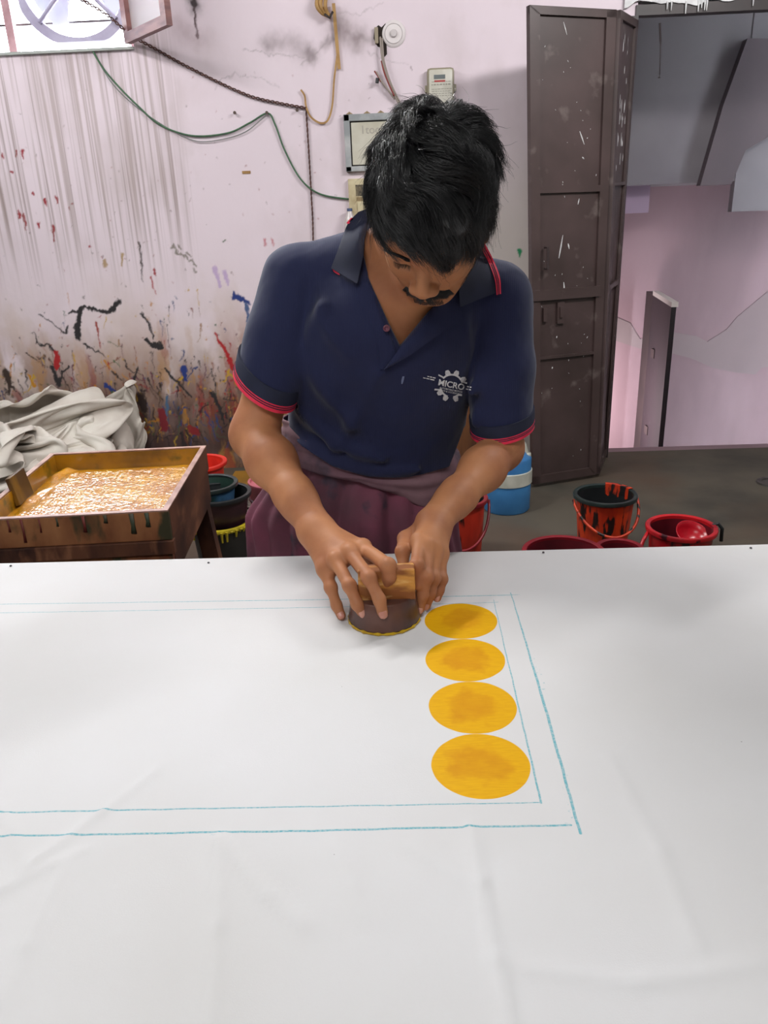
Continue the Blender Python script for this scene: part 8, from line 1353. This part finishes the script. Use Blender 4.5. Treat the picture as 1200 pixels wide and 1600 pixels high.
# hollow shell needs the un-cut field, so cuts are applied afterwards
def fld(P): 
    t_ = evalf(sh_out, P); a = evalf(sR, P); b = evalf(sL, P)
    return smin(smin(t_, a, .007), b, .007)
def sh_post(P, d):
    a = evalf(sR, P); b = evalf(sL, P); t_ = evalf(sh_out, P)
    out = spost(P, d)
    cR = (P-CfR)@nR_; cL = (P-CfL)@nL_
    out = np.where((a < t_-.0), np.maximum(out, cR), out); out = np.where((b < t_-.0), np.maximum(out, cL), out)
    return out
V, Q = sdf_mesh([(fld, 'u', .02)], (-.40, 1.18, .84), (.30, 1.62, 1.44), .0032 if FASTBODY else .0024, sdisp, sh_post, margin=.02)
shirt = link('polo_shirt', mesh_np(V, Q, 'polo_shirt'), navy, man, smooth=True)
shirt['label'] = 'navy polo shirt with coral red striped cuffs'
sm = shirt.modifiers.new('smooth', 'SMOOTH'); sm.iterations = 2; sm.factor = .5
bvh = BVHTree.FromPolygons([tuple(v) for v in V.astype(float)], [tuple(int(i) for i in q) for q in Q])
bvhb = BVHTree.FromPolygons([tuple(v) for v in bodyV.astype(float)], [tuple(int(i) for i in q) for q in bodyQ])
def drape(x, y, off, fb=None):
    d = Vector(ray(x, y)).normalized(); h, n_, i, ds = bvh.ray_cast(Vector(C0), d)
    if h is None or (fb is not None and h.y > fb+.03): return Vector(PY(x, y, fb)) if fb else None
    n_ = n_ if n_.dot(d) < 0 else -n_
    return h-d*off
def patch(name, A, B, m, off, thick, fb, parent, nseg=28, nw=10, crown=0.0):
    """cloth patch spanned between two photographed edges, laid on the shirt"""
    A = smoothpath([(*p, 0) for p in A], 8); B = smoothpath([(*p, 0) for p in B], 8)
    def samp(P, t):
        i = t*(len(P)-1); k = min(int(i), len(P)-2); return P[k]*(1-(i-k))+P[k+1]*(i-k)
    G_ = np.zeros((nseg+1, nw+1, 3))
    for i in range(nseg+1):
        a, b = samp(A, i/nseg), samp(B, i/nseg)
        for j in range(nw+1):
            p = a*(1-j/nw)+b*j/nw; G_[i, j] = drape(p[0], p[1], off[0]*(1-j/nw)+off[1]*j/nw+crown*math.sin(math.pi*j/nw), fb)
    for _ in range(3): G_[1:-1] = (G_[:-2]+2*G_[1:-1]+G_[2:])/4; G_[:, 1:-1] = (G_[:, :-2]+2*G_[:, 1:-1]+G_[:, 2:])/4
    V = G_.reshape(-1, 3); back = V+(V-C0)/np.linalg.norm(V-C0, axis=1)[:, None]*thick
    F = []; o = len(V); w_ = nw+1
    for i in range(nseg):
        for j in range(nw): k = i*w_+j; F.append((k, k+w_, k+w_+1, k+1)); F.append((o+k+1, o+k+w_+1, o+k+w_, o+k))
    for i in range(nseg):
        for j in (0, nw): k = i*w_+j; F.append((k, k+w_, o+k+w_, o+k))
    for j in range(nw):
        for i in (0, nseg): k = i*w_+j; F.append((k, k+1, o+k+1, o+k))
    mb = MB(); mb.add(V, F); mb.add(back, []); mb.v = [tuple(v) for v in np.concatenate([V, back])]; mb.f = F
    return mb.build(name, m, parent, auto=40), G_
# collar leaves: outer edge A, inner fold edge B
colm = navyd
patch('collar', [(560, 331), (543, 350), (530, 385), (517, 419)], [(585, 322), (573, 356), (568, 396), (558, 443)], colm, (.010, .020), .003, 1.36, shirt, crown=.006)
patch('collar', [(752, 372), (766, 400), (776, 430), (779, 456)], [(728, 392), (719, 412), (717, 445), (719, 480)], colm, (.010, .020), .003, 1.36, shirt, crown=.006)
# trim on the collar edges
_, G_ = patch('collar_trim', [(757, 379), (769, 402), (781, 432), (783, 459)], [(749, 384), (762, 407), (773, 436), (776, 461)], pinkr, (.014, .0155), .003, 1.35, shirt, nw=4)
for k_ in (.30, .62):
    patch('collar_stripe', [(757-8*k_, 380+5*k_), (769-7*k_, 402+5*k_), (781-8*k_, 432+4*k_), (783-7*k_, 459+2*k_)], [(757-8*k_-1.3, 380+5*k_+.8), (769-7*k_-1.2, 402+5*k_+.8), (781-8*k_-1.3, 432+4*k_+.7), (783-7*k_-1.2, 459+2*k_+.4)], navyd, (.0156, .0156), .001, 1.35, shirt, nw=2)
patch('collar_trim', [(519, 420), (524, 423), (530, 427)], [(521, 424), (526, 428), (531, 430)], pinkr, (.006, .006), .002, 1.35, shirt, nseg=6, nw=2)
patch('collar_trim', [(541, 349), (544, 345), (549, 340)], [(545, 350), (548, 346), (553, 341)], pinkr, (.010, .010), .003, 1.36, shirt, nseg=6, nw=2)
# placket: folded lapel on his left and button band on his right
patch('placket', [(712, 447), (692, 464), (668, 490), (645, 517), (626, 542), (600, 577)], [(723, 500), (706, 509), (682, 526), (660, 541), (640, 556), (600, 578)], navy, (.007, .010), .0035, 1.30, shirt, crown=.003)
patch('placket', [(574, 440), (585, 458), (597, 480), (610, 510), (625, 543), (598, 577)], [(558, 446), (560, 468), (572, 490), (586, 520), (593, 550), (593, 577)], navy, (.004, .0035), .003, 1.30, shirt)
# button
bp_ = drape(604, 513, .0085, 1.28); dn = -Vector(ray(604, 513)).normalized(); dn = (dn+Vector((0, 0, .12))).normalized()
Mb_ = Matrix.Translation(bp_) @ dn.to_track_quat('Z', 'Y').to_matrix().to_4x4()
mb = MB(); mb.lathe([(0, .0012), (.0032, .0012), (.0038, .0022), (.0050, .0024), (.0056, .0014), (.0056, 0), (0, -.0004)], (0, 0, 0), 28); mb.v = [tuple(Mb_ @ Vector(p)) for p in mb.v]
btn = mb.build('button', mat('maroon_button', (120, 62, 78), .3, (90, 40, 56), 200), shirt, smooth=True)
mb = MB()
for sx, sy in ((-1, -1), (1, -1), (-1, 1), (1, 1)): mb.tube([tuple(Mb_ @ Vector((sx*.0013, sy*.0013, .0010))), tuple(Mb_ @ Vector((sx*.0013, sy*.0013, .0016)))], .0006, 8)
mb.build('thread_hole', navyd, shirt)

# cuffs: ribbed band and stripes around each sleeve end
def cuffs(c, n_, prims, nm):
    n_ = n_/np.linalg.norm(n_); a = np.cross(n_, [0, 0, 1.]); a /= np.linalg.norm(a); b = np.cross(n_, a)
    def ring(s, off):
        out = []
        for k in range(96):
            t_ = 2*math.pi*k/96; d = a*math.cos(t_)+b*math.sin(t_); o_ = c+n_*s
            lo_, hi_ = 0.0, .12
            for _ in range(18):
                m_ = (lo_+hi_)/2; P = (o_+d*m_)[None]
                v = evalf(prims, P)[0]-off
                if v < 0: lo_ = m_
                else: hi_ = m_
            out.append(o_+d*lo_)
        return np.array(out)
    def band(s0, s1, off, th, m, name):
        R_ = [ring(s0, off-th), ring(s0, off), ring((s0+s1)/2, off+.0004), ring(s1, off), ring(s1, off-th)]; V = np.concatenate(R_); F = []
        for i in range(4):
            for k in range(96): F.append((i*96+k, i*96+(k+1) % 96, (i+1)*96+(k+1) % 96, (i+1)*96+k))
        for k in range(96): F.append((4*96+k, 4*96+(k+1) % 96, (k+1) % 96, k))
        mb = MB(); mb.add(V, F); return mb.build(name, m, shirt, auto=50)
    band(-.030, -.0095, .0028, .005, navyd, 'cuff')
    band(-.0095, .0018, .0030, .006, pinkr, 'cuff_trim')
    band(-.0078, -.0066, .0038, .002, navyd, 'cuff_stripe'); band(-.0048, -.0036, .0038, .002, navyd, 'cuff_stripe')
cuffs(CfR, nR_, sR, 'r'); cuffs(CfL, nL_, sL, 'l')

# emblem printed on the chest: half gears, lettering and dashes
wht = mat('white_print', (226, 224, 226), .7, (198, 198, 204), 260)
EX, EY, EA = 705.5, 603, math.radians(11.5)
def ep_(u, v):   # emblem coordinates in units of photo pixels, v up
    return EX+u*math.cos(EA)+v*math.sin(EA), EY+u*math.sin(EA)-v*math.cos(EA)
def emb(polys, name, off=.0016):
    bm = bmesh.new()
    for p in polys:
        try: bm.faces.new([bm.verts.new((*q, 0)) for q in p])
        except Exception: pass
    bmesh.ops.triangulate(bm, faces=bm.faces[:])
    me2 = bpy.data.meshes.new(name); bm.to_mesh(me2); bm.free(); return drapemesh(me2, name, off)
def drapemesh(me2, name, off=.0016):
    bm = bmesh.new(); bm.from_mesh(me2)
    bmesh.ops.subdivide_edges(bm, edges=[e for e in bm.edges if e.calc_length() > 3], cuts=2)
    bmesh.ops.triangulate(bm, faces=bm.faces[:])
    for v in bm.verts:
        x, y = ep_(v.co.x, v.co.y); v.co = drape(x, y, off+.0004, 1.36)
    r_ = bmesh.ops.extrude_face_region(bm, geom=bm.faces[:])
    for v in [e for e in r_['geom'] if isinstance(e, bmesh.types.BMVert)]:
        v.co -= (v.co-Vector(C0)).normalized()*.0005
    bm.to_mesh(me2); bm.free(); return link(name, me2, wht, shirt)
def gear(a0, a1, teeth, r0, r1):
    out = []; n_ = 40; 
    A_ = [math.radians(a0+(a1-a0)*i/n_) for i in range(n_+1)]
    for i in range(n_): p = [(r0*math.cos(A_[i]), r0*math.sin(A_[i])), (r0*math.cos(A_[i+1]), r0*math.sin(A_[i+1])), (r1*math.cos(A_[i+1]), r1*math.sin(A_[i+1])), (r1*math.cos(A_[i]), r1*math.sin(A_[i]))]; out.append(p)
    for t_ in teeth:
        t_ = math.radians(t_); c_, s_ = math.cos(t_), math.sin(t_)
        q = [(r1-.8, -4.2), (r1+3, -3.9), (r1+6.4, -2.3), (r1+6.4, 2.3), (r1+3, 3.9), (r1-.8, 4.2)]
        out.append([(x*c_-y*s_, x*s_+y*c_) for x, y in q])
    return out
g_ = gear(28, 150, (40, 80, 118), 16.2, 19.0)+[[(-23.5, 11.5), (-23.5, 14), (-16, 12), (-14, 9)], [(14, 8.5), (16.5, 10.5), (23, 10.5), (23, 7.8)]]
g_ = [[(x, y) for x, y in p] for p in g_]
emb(g_, 'emblem_gear')
g_ = gear(205, 262, (222, 255), 16.2, 19.0)+gear(290, 322, (300,), 16.2, 19.0)+[[(-25, -12), (-25, -9.4), (-15, -8.2), (-14, -10.5)], [(12, -12.5), (13, -10.3), (19, -10), (19, -12.5)]]
emb(g_, 'emblem_gear')
def embtext(s, size, u, v, bold, name, sx=1.0):
    cu = bpy.data.curves.new(name, 'FONT'); cu.body = s; cu.size = size; cu.offset = bold; cu.align_x = 'CENTER'; cu.align_y = 'CENTER'; cu.resolution_u = 4
    to = bpy.data.objects.new(name, cu); COL.objects.link(to); bpy.context.view_layer.update()
    me2 = bpy.data.meshes.new_from_object(to.evaluated_get(bpy.context.evaluated_depsgraph_get())); bpy.data.objects.remove(to)
    me2.transform(Matrix.Translation((u, v, 0)) @ Matrix.Diagonal((sx, 1, 1, 1))); me2.materials.clear(); return drapemesh(me2, name)
embtext('MICRO', 13.2, -.5, 1.2, .35, 'emblem_lettering', 1.0)
embtext('AUTOMOBILE MOTOR', 3.6, 0.5, -6.4, .02, 'emblem_small_lettering', 1.0)
embtext('PARTS & ACCESSORIES', 3.6, 0.5, -10.2, .02, 'emblem_small_lettering', 1.0)
for dash_ in ([[(-40, 6.6), (-40, 7.8), (-37, 7.8), (-37, 6.6)], [(-36, 6.4), (-36, 8), (-32.5, 8), (-32.5, 6.2)], [(-31.5, 6.2), (-31.5, 7.8), (-27, 7.9), (-27, 6)], [(-46, 3), (-46, 4.2), (-42, 4.3), (-42, 3)], [(-41, 3), (-41, 4.4), (-36, 4.4), (-36, 2.9)], [(-35, 2.8), (-35, 4.4), (-28, 4.4), (-28, 2.6)],
     [(24, 2.9), (24, 4.8), (31, 4.9), (31, 3.0)], [(23, -.9), (23, .7), (31, .9), (31, -.8)]]): emb([dash_], 'emblem_dash')
patch('stain_mark', [(629, 588), (627, 594), (627, 600)], [(632, 588), (631, 594), (629, 600)], mat('pale_stain', (110, 118, 150), .8), (.002, .002), .0008, 1.3, shirt, nseg=6, nw=2)

# ---------------- cloth wrapped around the waist
lung = mat('maroon_grey_cloth', (132, 100, 108), .9, (100, 70, 80), 7, lo=.38, hi=.62, rgb3=(74, 58, 70), s3=11, lo3=.58, hi3=.66, bump=.35, bscale=40, bdist=.003)
lungb = mat('maroon_dyed_cloth', (122, 62, 82), .9, (92, 56, 68), 6, lo=.38, hi=.62, rgb3=(64, 50, 64), s3=12, lo3=.58, hi3=.66, bump=.35, bscale=40, bdist=.003)
V = []; F = []; nu, nv_ = 220, 90; zt, zb_ = 1.02, .28
for i in range(nv_+1):
    t_ = i/nv_; z = zt+(zb_-zt)*t_
    cxx = np.interp(t_, [0, .12, .28, 1], [-.066, -.074, -.095, -.12]); aa = np.interp(t_, [0, .12, .28, 1], [.146, .156, .192, .245]); bb = np.interp(t_, [0, .12, .28, 1], [.098, .107, .128, .17])
    for k in range(nu):
        a = 2*math.pi*k/nu; P = np.array([math.cos(a), math.sin(a), z])
        f_ = .011*t_**.5*math.sin(a*9+2.2*math.sin(a*2+z*3)+z*4)+.0045*math.sin(a*23+3*math.sin(z*9))+.004*float(fbm(np.array([P[0]*.5, P[1]*.5, z*3]), 6, 3))
        fl_ = .035*max(0, -math.cos(a-.25))**6*np.interp(t_, [0, .1, .25, 1], [0, .1, 1, .6])
        V.append((cxx+(aa+f_+fl_)*math.cos(a), 1.462+(bb+f_)*math.sin(a), z))
for i in range(nv_):
    for k in range(nu): F.append((i*nu+k, i*nu+(k+1) % nu, (i+1)*nu+(k+1) % nu, (i+1)*nu+k))
wrap = link('waist_cloth', mesh_np(V, F, 'waist_cloth'), lungb, man, smooth=True); wrap['label'] = 'maroon cloth wrapped around the waist'
so = wrap.modifiers.new('thick', 'SOLIDIFY'); so.thickness = .003
# rolled band on top, slanting down to his left
V = []; F = []; nu, nr = 200, 18
top = [(440, 690), (470, 705), (520, 722), (580, 735), (640, 742), (700, 748)]; bot = [(447, 742), (500, 752), (560, 756), (620, 778), (660, 800), (698, 812)]
tx = [PY(x, y, 1.345)[0] for x, y in top]; tz = [PY(x, y, 1.345)[2]+.02 for x, y in top]; bx = [PY(x, y, 1.335)[0] for x, y in bot]; bz = [PY(x, y, 1.335)[2] for x, y in bot]
for k in range(nu):
    a = 2*math.pi*k/nu; x = -.075+.178*math.cos(a); ztop = np.interp(x, tx, tz); zbot = np.interp(x, bx, bz)
    for i in range(nr+1):
        t_ = i/nr; z = ztop+(zbot-ztop)*t_
        bul = .010*math.sin(math.pi*min(1, t_*1.02))**.6+.0035*math.sin(t_*9+a*3+1.5*math.sin(a*5))+.0018*math.sin(t_*21+a*8)
        if t_ > .96: bul -= .006
        V.append((-.073+(.1665+bul)*math.cos(a), 1.460+(.1195+bul)*math.sin(a), z))
for k in range(nu):
    for i in range(nr): F.append((k*(nr+1)+i, k*(nr+1)+i+1, ((k+1) % nu)*(nr+1)+i+1, ((k+1) % nu)*(nr+1)+i))
bd = link('waist_band', mesh_np(V, F, 'waist_band'), lung, man, smooth=True); so = bd.modifiers.new('thick', 'SOLIDIFY'); so.thickness = .004; bd['label'] = 'greyish maroon rolled fold of the waist cloth'

# ---------------- hair
hair_m = bpy.data.materials.new('black_hair'); hair_m.use_nodes = True; b_ = hair_m.node_tree.nodes['Principled BSDF']
b_.inputs['Base Color'].default_value = (.006, .0055, .0065, 1); b_.inputs['Roughness'].default_value = .30; b_.inputs['Specular IOR Level'].default_value = .7
# cap under the strands
hcapv = [hell((0, -.018, .034), (.079, .103, .092), .02), hell((.016, .045, .060), (.055, .045, .040), .03), hell((0, -.06, -.01), (.070, .055, .06), .03)]
def hpost(P, d):
    q = (P-HC)@HM/HS; r_, f_, h_ = q[:, 0], q[:, 1], q[:, 2]
    line = h_-(.048+.10*np.maximum(0, .045-f_)*-1.0)           # hairline falls behind the temple
    hl = np.interp(f_, [-.12, -.05, .0, .03, .05, .075, .11], [-.075, -.06, -.012, .012, .035, .052, .056])
    hl = hl-.018*np.clip(r_/.06, 0, 1)*np.clip(f_/.05, 0, 1)
    return np.maximum(d, hl-h_)
V1, Q1 = sdf_mesh(hcapv, HC-.16, HC+.17, .004, lambda P: .002*fbm(P, 60, 2, 2), hpost)
rh = np.random.default_rng(21)
cc_ = np.array([0, -.018, .034]); cr_ = np.array([.081, .104, .091])
def lvl(p):  # level on the cap ellipsoid
    return np.linalg.norm((p-cc_)/cr_, axis=-1)
whorl = np.array([.15, -.62, .77]); whorl /= np.linalg.norm(whorl)
NG = 520; NS = 34 if FASTBODY else 44; NT = 15
def roots(n):
    out = []
    while len(out) < n:
        v = rh.normal(size=3); v /= np.linalg.norm(v); p = cc_+cr_*v
        hl = np.interp(p[1], [-.12, -.05, .0, .03, .05, .075, .11], [-.07, -.05, -.004, .018, .040, .056, .058])
        if p[2] > hl: out.append(v)
    return np.array(out)
def grow(n0, length, lift, seedv, gw=.35):
    """n0 unit directions; returns paths (n,NT+1,3) in head space"""
    p = cc_+cr_*n0*1.0; P = [p.copy()]; n_ = len(n0)
    gdir = HM.T @ np.array([0, -.25, -1.0]); gdir /= np.linalg.norm(gdir)
    prev = None
    for s_ in range(NT):
        t_ = (s_+1)/NT
        u = (p-cc_)/cr_; nn_ = u/np.linalg.norm(u, axis=1)[:, None]
        away = nn_-whorl; away -= nn_*(away*nn_).sum(1)[:, None]; away /= np.maximum(np.linalg.norm(away, axis=1)[:, None], 1e-6)
        swirl = np.cross(nn_, whorl); swirl /= np.maximum(np.linalg.norm(swirl, axis=1)[:, None], 1e-6)
        near_ = np.clip(1-(np.linalg.norm(nn_-whorl, axis=1))/1.0, 0, 1)[:, None]
        FD = np.array([1.25, .75, -.15]); fwd = FD-nn_*((nn_@FD)[:, None])
        front = np.clip(nn_[:, 1:2]*1.2+.2, 0, 1)
        wn_ = np.stack([fbm(nn_, 3.2, seedv), fbm(nn_, 3.0, seedv+3), fbm(nn_, 3.4, seedv+7)], 1)
        d = away*(1-.5*front)+swirl*(.9*near_+.15)+fwd*front*.8+1.25*wn_*(.5+.5*t_)
        d -= nn_*(d*nn_).sum(1)[:, None]; d /= np.maximum(np.linalg.norm(d, axis=1)[:, None], 1e-6)
        d = d+gdir*gw*t_
        if prev is not None: d = d*.55+prev*.45
        d /= np.linalg.norm(d, axis=1)[:, None]; prev = d
        p = p+d*(length/NT)[:, None]
        target = 1+(lift*np.sin(np.minimum(t_*1.5, 1.0)*math.pi/2)*(1-.35*t_))/.09
        l_ = lvl(p)
        p = np.where((l_ < target)[:, None], cc_+(p-cc_)*(target/l_)[:, None], p)
        P.append(p.copy())
    return np.stack(P, 1)
g0 = roots(NG)
topness = np.clip(g0[:, 2]*.8+g0[:, 1]*.55, 0, 1)
side = np.clip((np.abs(g0[:, 0])-.6)/.4, 0, 1)*np.clip(-g0[:, 2]+.5, 0, 1)
sideL = np.clip(g0[:, 0], 0, 1)*np.clip(1-abs(g0[:, 2]), 0, 1)
lenG = (.030+.050*topness+.020*sideL)*rh.uniform(.8, 1.2, NG)
liftG = (.005+.017*topness+.003*sideL+.020*np.clip(g0[:, 2]*.9-g0[:, 1]*.5-.35, 0, 1))*rh.uniform(.45, 1.2, NG)
GP = grow(g0, lenG, liftG, 2.0)
nst = NG*NS
gi = rh.integers(0, NG, nst)
n0 = g0[gi]+rh.normal(size=(nst, 3))*.085; n0 /= np.linalg.norm(n0, axis=1)[:, None]
p0 = cc_+cr_*n0
t_ = np.linspace(0, 1, NT+1)[None, :, None]
cl = rh.uniform(.15, .72, nst)[:, None, None]
SP = GP[gi]+(p0-GP[gi][:, 0])[:, None, :]*(1-cl*t_**.8)
ph = rh.uniform(0, 6.28, (nst, 3)); fr_ = rh.uniform(4, 9, (nst, 1))
SP = SP+np.sin(fr_[:, :, None]*t_+ph[:, None, :])*.0016*t_*rh.uniform(.2, 1.6, nst)[:, None, None]
SP = SP+rh.normal(size=(nst, 1, 3))*.0012*t_
ln = rh.uniform(.75, 1.08, nst)[:, None, None]; SP = SP[:, :1]+(SP-SP[:, :1])*1.0
# a few stray hairs stand off
stray = rh.random(nst) < .02
nrm = n0[:, None, :]; SP = np.where(stray[:, None, None], SP+nrm*(t_**1.5)*.022*rh.uniform(.3, 1, nst)[:, None, None]+rh.normal(size=(nst, 1, 3))*.006*t_**1.5, SP)
def tubes(SP, r, toworld=True):
    """paths (n,T,3) to thin three sided tubes"""
    n_, T_, _ = SP.shape; W = HC+HS*(SP@HM.T) if toworld else SP
    tan_ = np.gradient(W, axis=1); tan_ /= np.maximum(np.linalg.norm(tan_, axis=2, keepdims=True), 1e-9)
    ref = np.array([.31, .77, .55]); a = np.cross(tan_, ref); a /= np.maximum(np.linalg.norm(a, axis=2, keepdims=True), 1e-9); b = np.cross(tan_, a)
    rad = (r*np.linspace(1, .25, T_)[None, :]*np.ones((n_, 1)))[..., None]
    V = np.stack([W+(a*math.cos(q)+b*math.sin(q))*rad for q in (0, 2.094, 4.189)], 2).reshape(-1, 3)
    base_ = (np.arange(n_)[:, None]*T_+np.arange(T_-1)[None])*3
    Q = np.concatenate([np.stack([base_+k, base_+(k+1) % 3, base_+3+(k+1) % 3, base_+3+k], -1).reshape(-1, 4) for k in range(3)])
    return V, Q
V2, Q2 = tubes(SP, .00040)
hair = link('hair', mesh_np(np.concatenate([V1, V2]), np.concatenate([Q1, Q2+len(V1)]), 'hair'), hair_m, man, smooth=True)
hair['label'] = 'thick wavy black hair'

# moustache, eyebrows, sideburn: short strands on the face
def onface(r_, f0, h_):
    """point on the face skin straight in front of head coordinates (r,h)"""
    o = hd(r_, .20, h_); d = Vector(-(HM[:, 1])); hit, n_, i, ds = bvhb.ray_cast(Vector(o), d)
    return (np.array(hit), np.array(n_)) if hit is not None else (None, None)
def fuzz(name, pts, dirf, L_, r_, lab=None, lift=.0012):
    S = []
    for (x, h_) in pts:
        p, n_ = onface(x, 0, h_)
        if p is None: continue
        if n_@HM[:, 1] < 0: n_ = -n_
        d = HM@np.array(dirf(x, h_)); d = d-n_*(d@n_)*.7; d /= np.linalg.norm(d); l_ = L_*rh.uniform(.7, 1.2)
        S.append([p+d*l_*q+n_*(lift*math.sin(q*2.2)+.0004*q) for q in np.linspace(0, 1, 5)])
    V, Q = tubes(np.array(S), r_, False)
    o = link(name, mesh_np(V, Q, name), hair_m, man, smooth=True)
    if lab: o['label'] = lab
pm = []
for _ in range(2600):
    x = rh.uniform(-.032, .032); w_ = .0075*(1-(abs(x)/.036)**2)+.0022; c_ = -.0595-.009*(abs(x)/.03)**1.8; pm.append((x, c_+rh.uniform(-1, .8)*w_*.8))
fuzz('moustache', pm, lambda x, h: (np.sign(x)*.55+x*10, .55, -.75), .0095, .00022, 'black moustache')
for s in (-1, 1):
    pe = []
    for _ in range(420):
        u = rh.uniform(0, 1); x = s*(.014+.034*u); h_ = .014+.006*math.sin(u*2.4)-.004*u; pe.append((x, h_+rh.uniform(-1, 1)*.0030*(1-.55*u)))
    fuzz('eyebrow', pe, lambda x, h: (s*.9, .1, .25-.4*(abs(x)-.02)/.03), .0075, .00028)
    pe = []
    for _ in range(90):
        u = rh.uniform(-1, 1); pe.append((s*(.031+.0125*u), -.0095-.002*abs(u)))
    fuzz('eyelashes', pe, lambda x, h: (s*.2, .9, -.5), .0065, .00022)
# sideburns and the beard shadow along the jaw
for s in (-1, 1):
    S = []
    for _ in range(900):
        u = rh.uniform(0, 1); f_ = .016+.030*u+rh.uniform(-1, 1)*.006; h_ = .01-.088*u+rh.uniform(-1, 1)*.006
        o_ = hd(s*.2, f_, h_); hit, n_, i_, ds = bvhb.ray_cast(Vector(o_), Vector(-s*HM[:, 0]))
        if hit is None: continue
        p = np.array(hit); n_ = np.array(n_); n_ = n_ if n_@HM[:, 0]*s > 0 else -n_
        d = HM@np.array([0, .35, -1]); d -= n_*(d@n_)*.8; d /= np.linalg.norm(d); l_ = .0045*(1-.55*u)
        S.append([p+d*l_*q+n_*.0006*q for q in np.linspace(0, 1, 4)])
    V, Q = tubes(np.array(S), .00018, False); link('sideburn', mesh_np(V, Q, 'sideburn'), hair_m, man, smooth=True)
pc = []
for _ in range(700):
    pc.append((rh.uniform(-.022, .022), -.088-rh.uniform(0, .012)))
fuzz('chin_stubble', pc, lambda x, h: (0, .3, -1), .002, .00018)
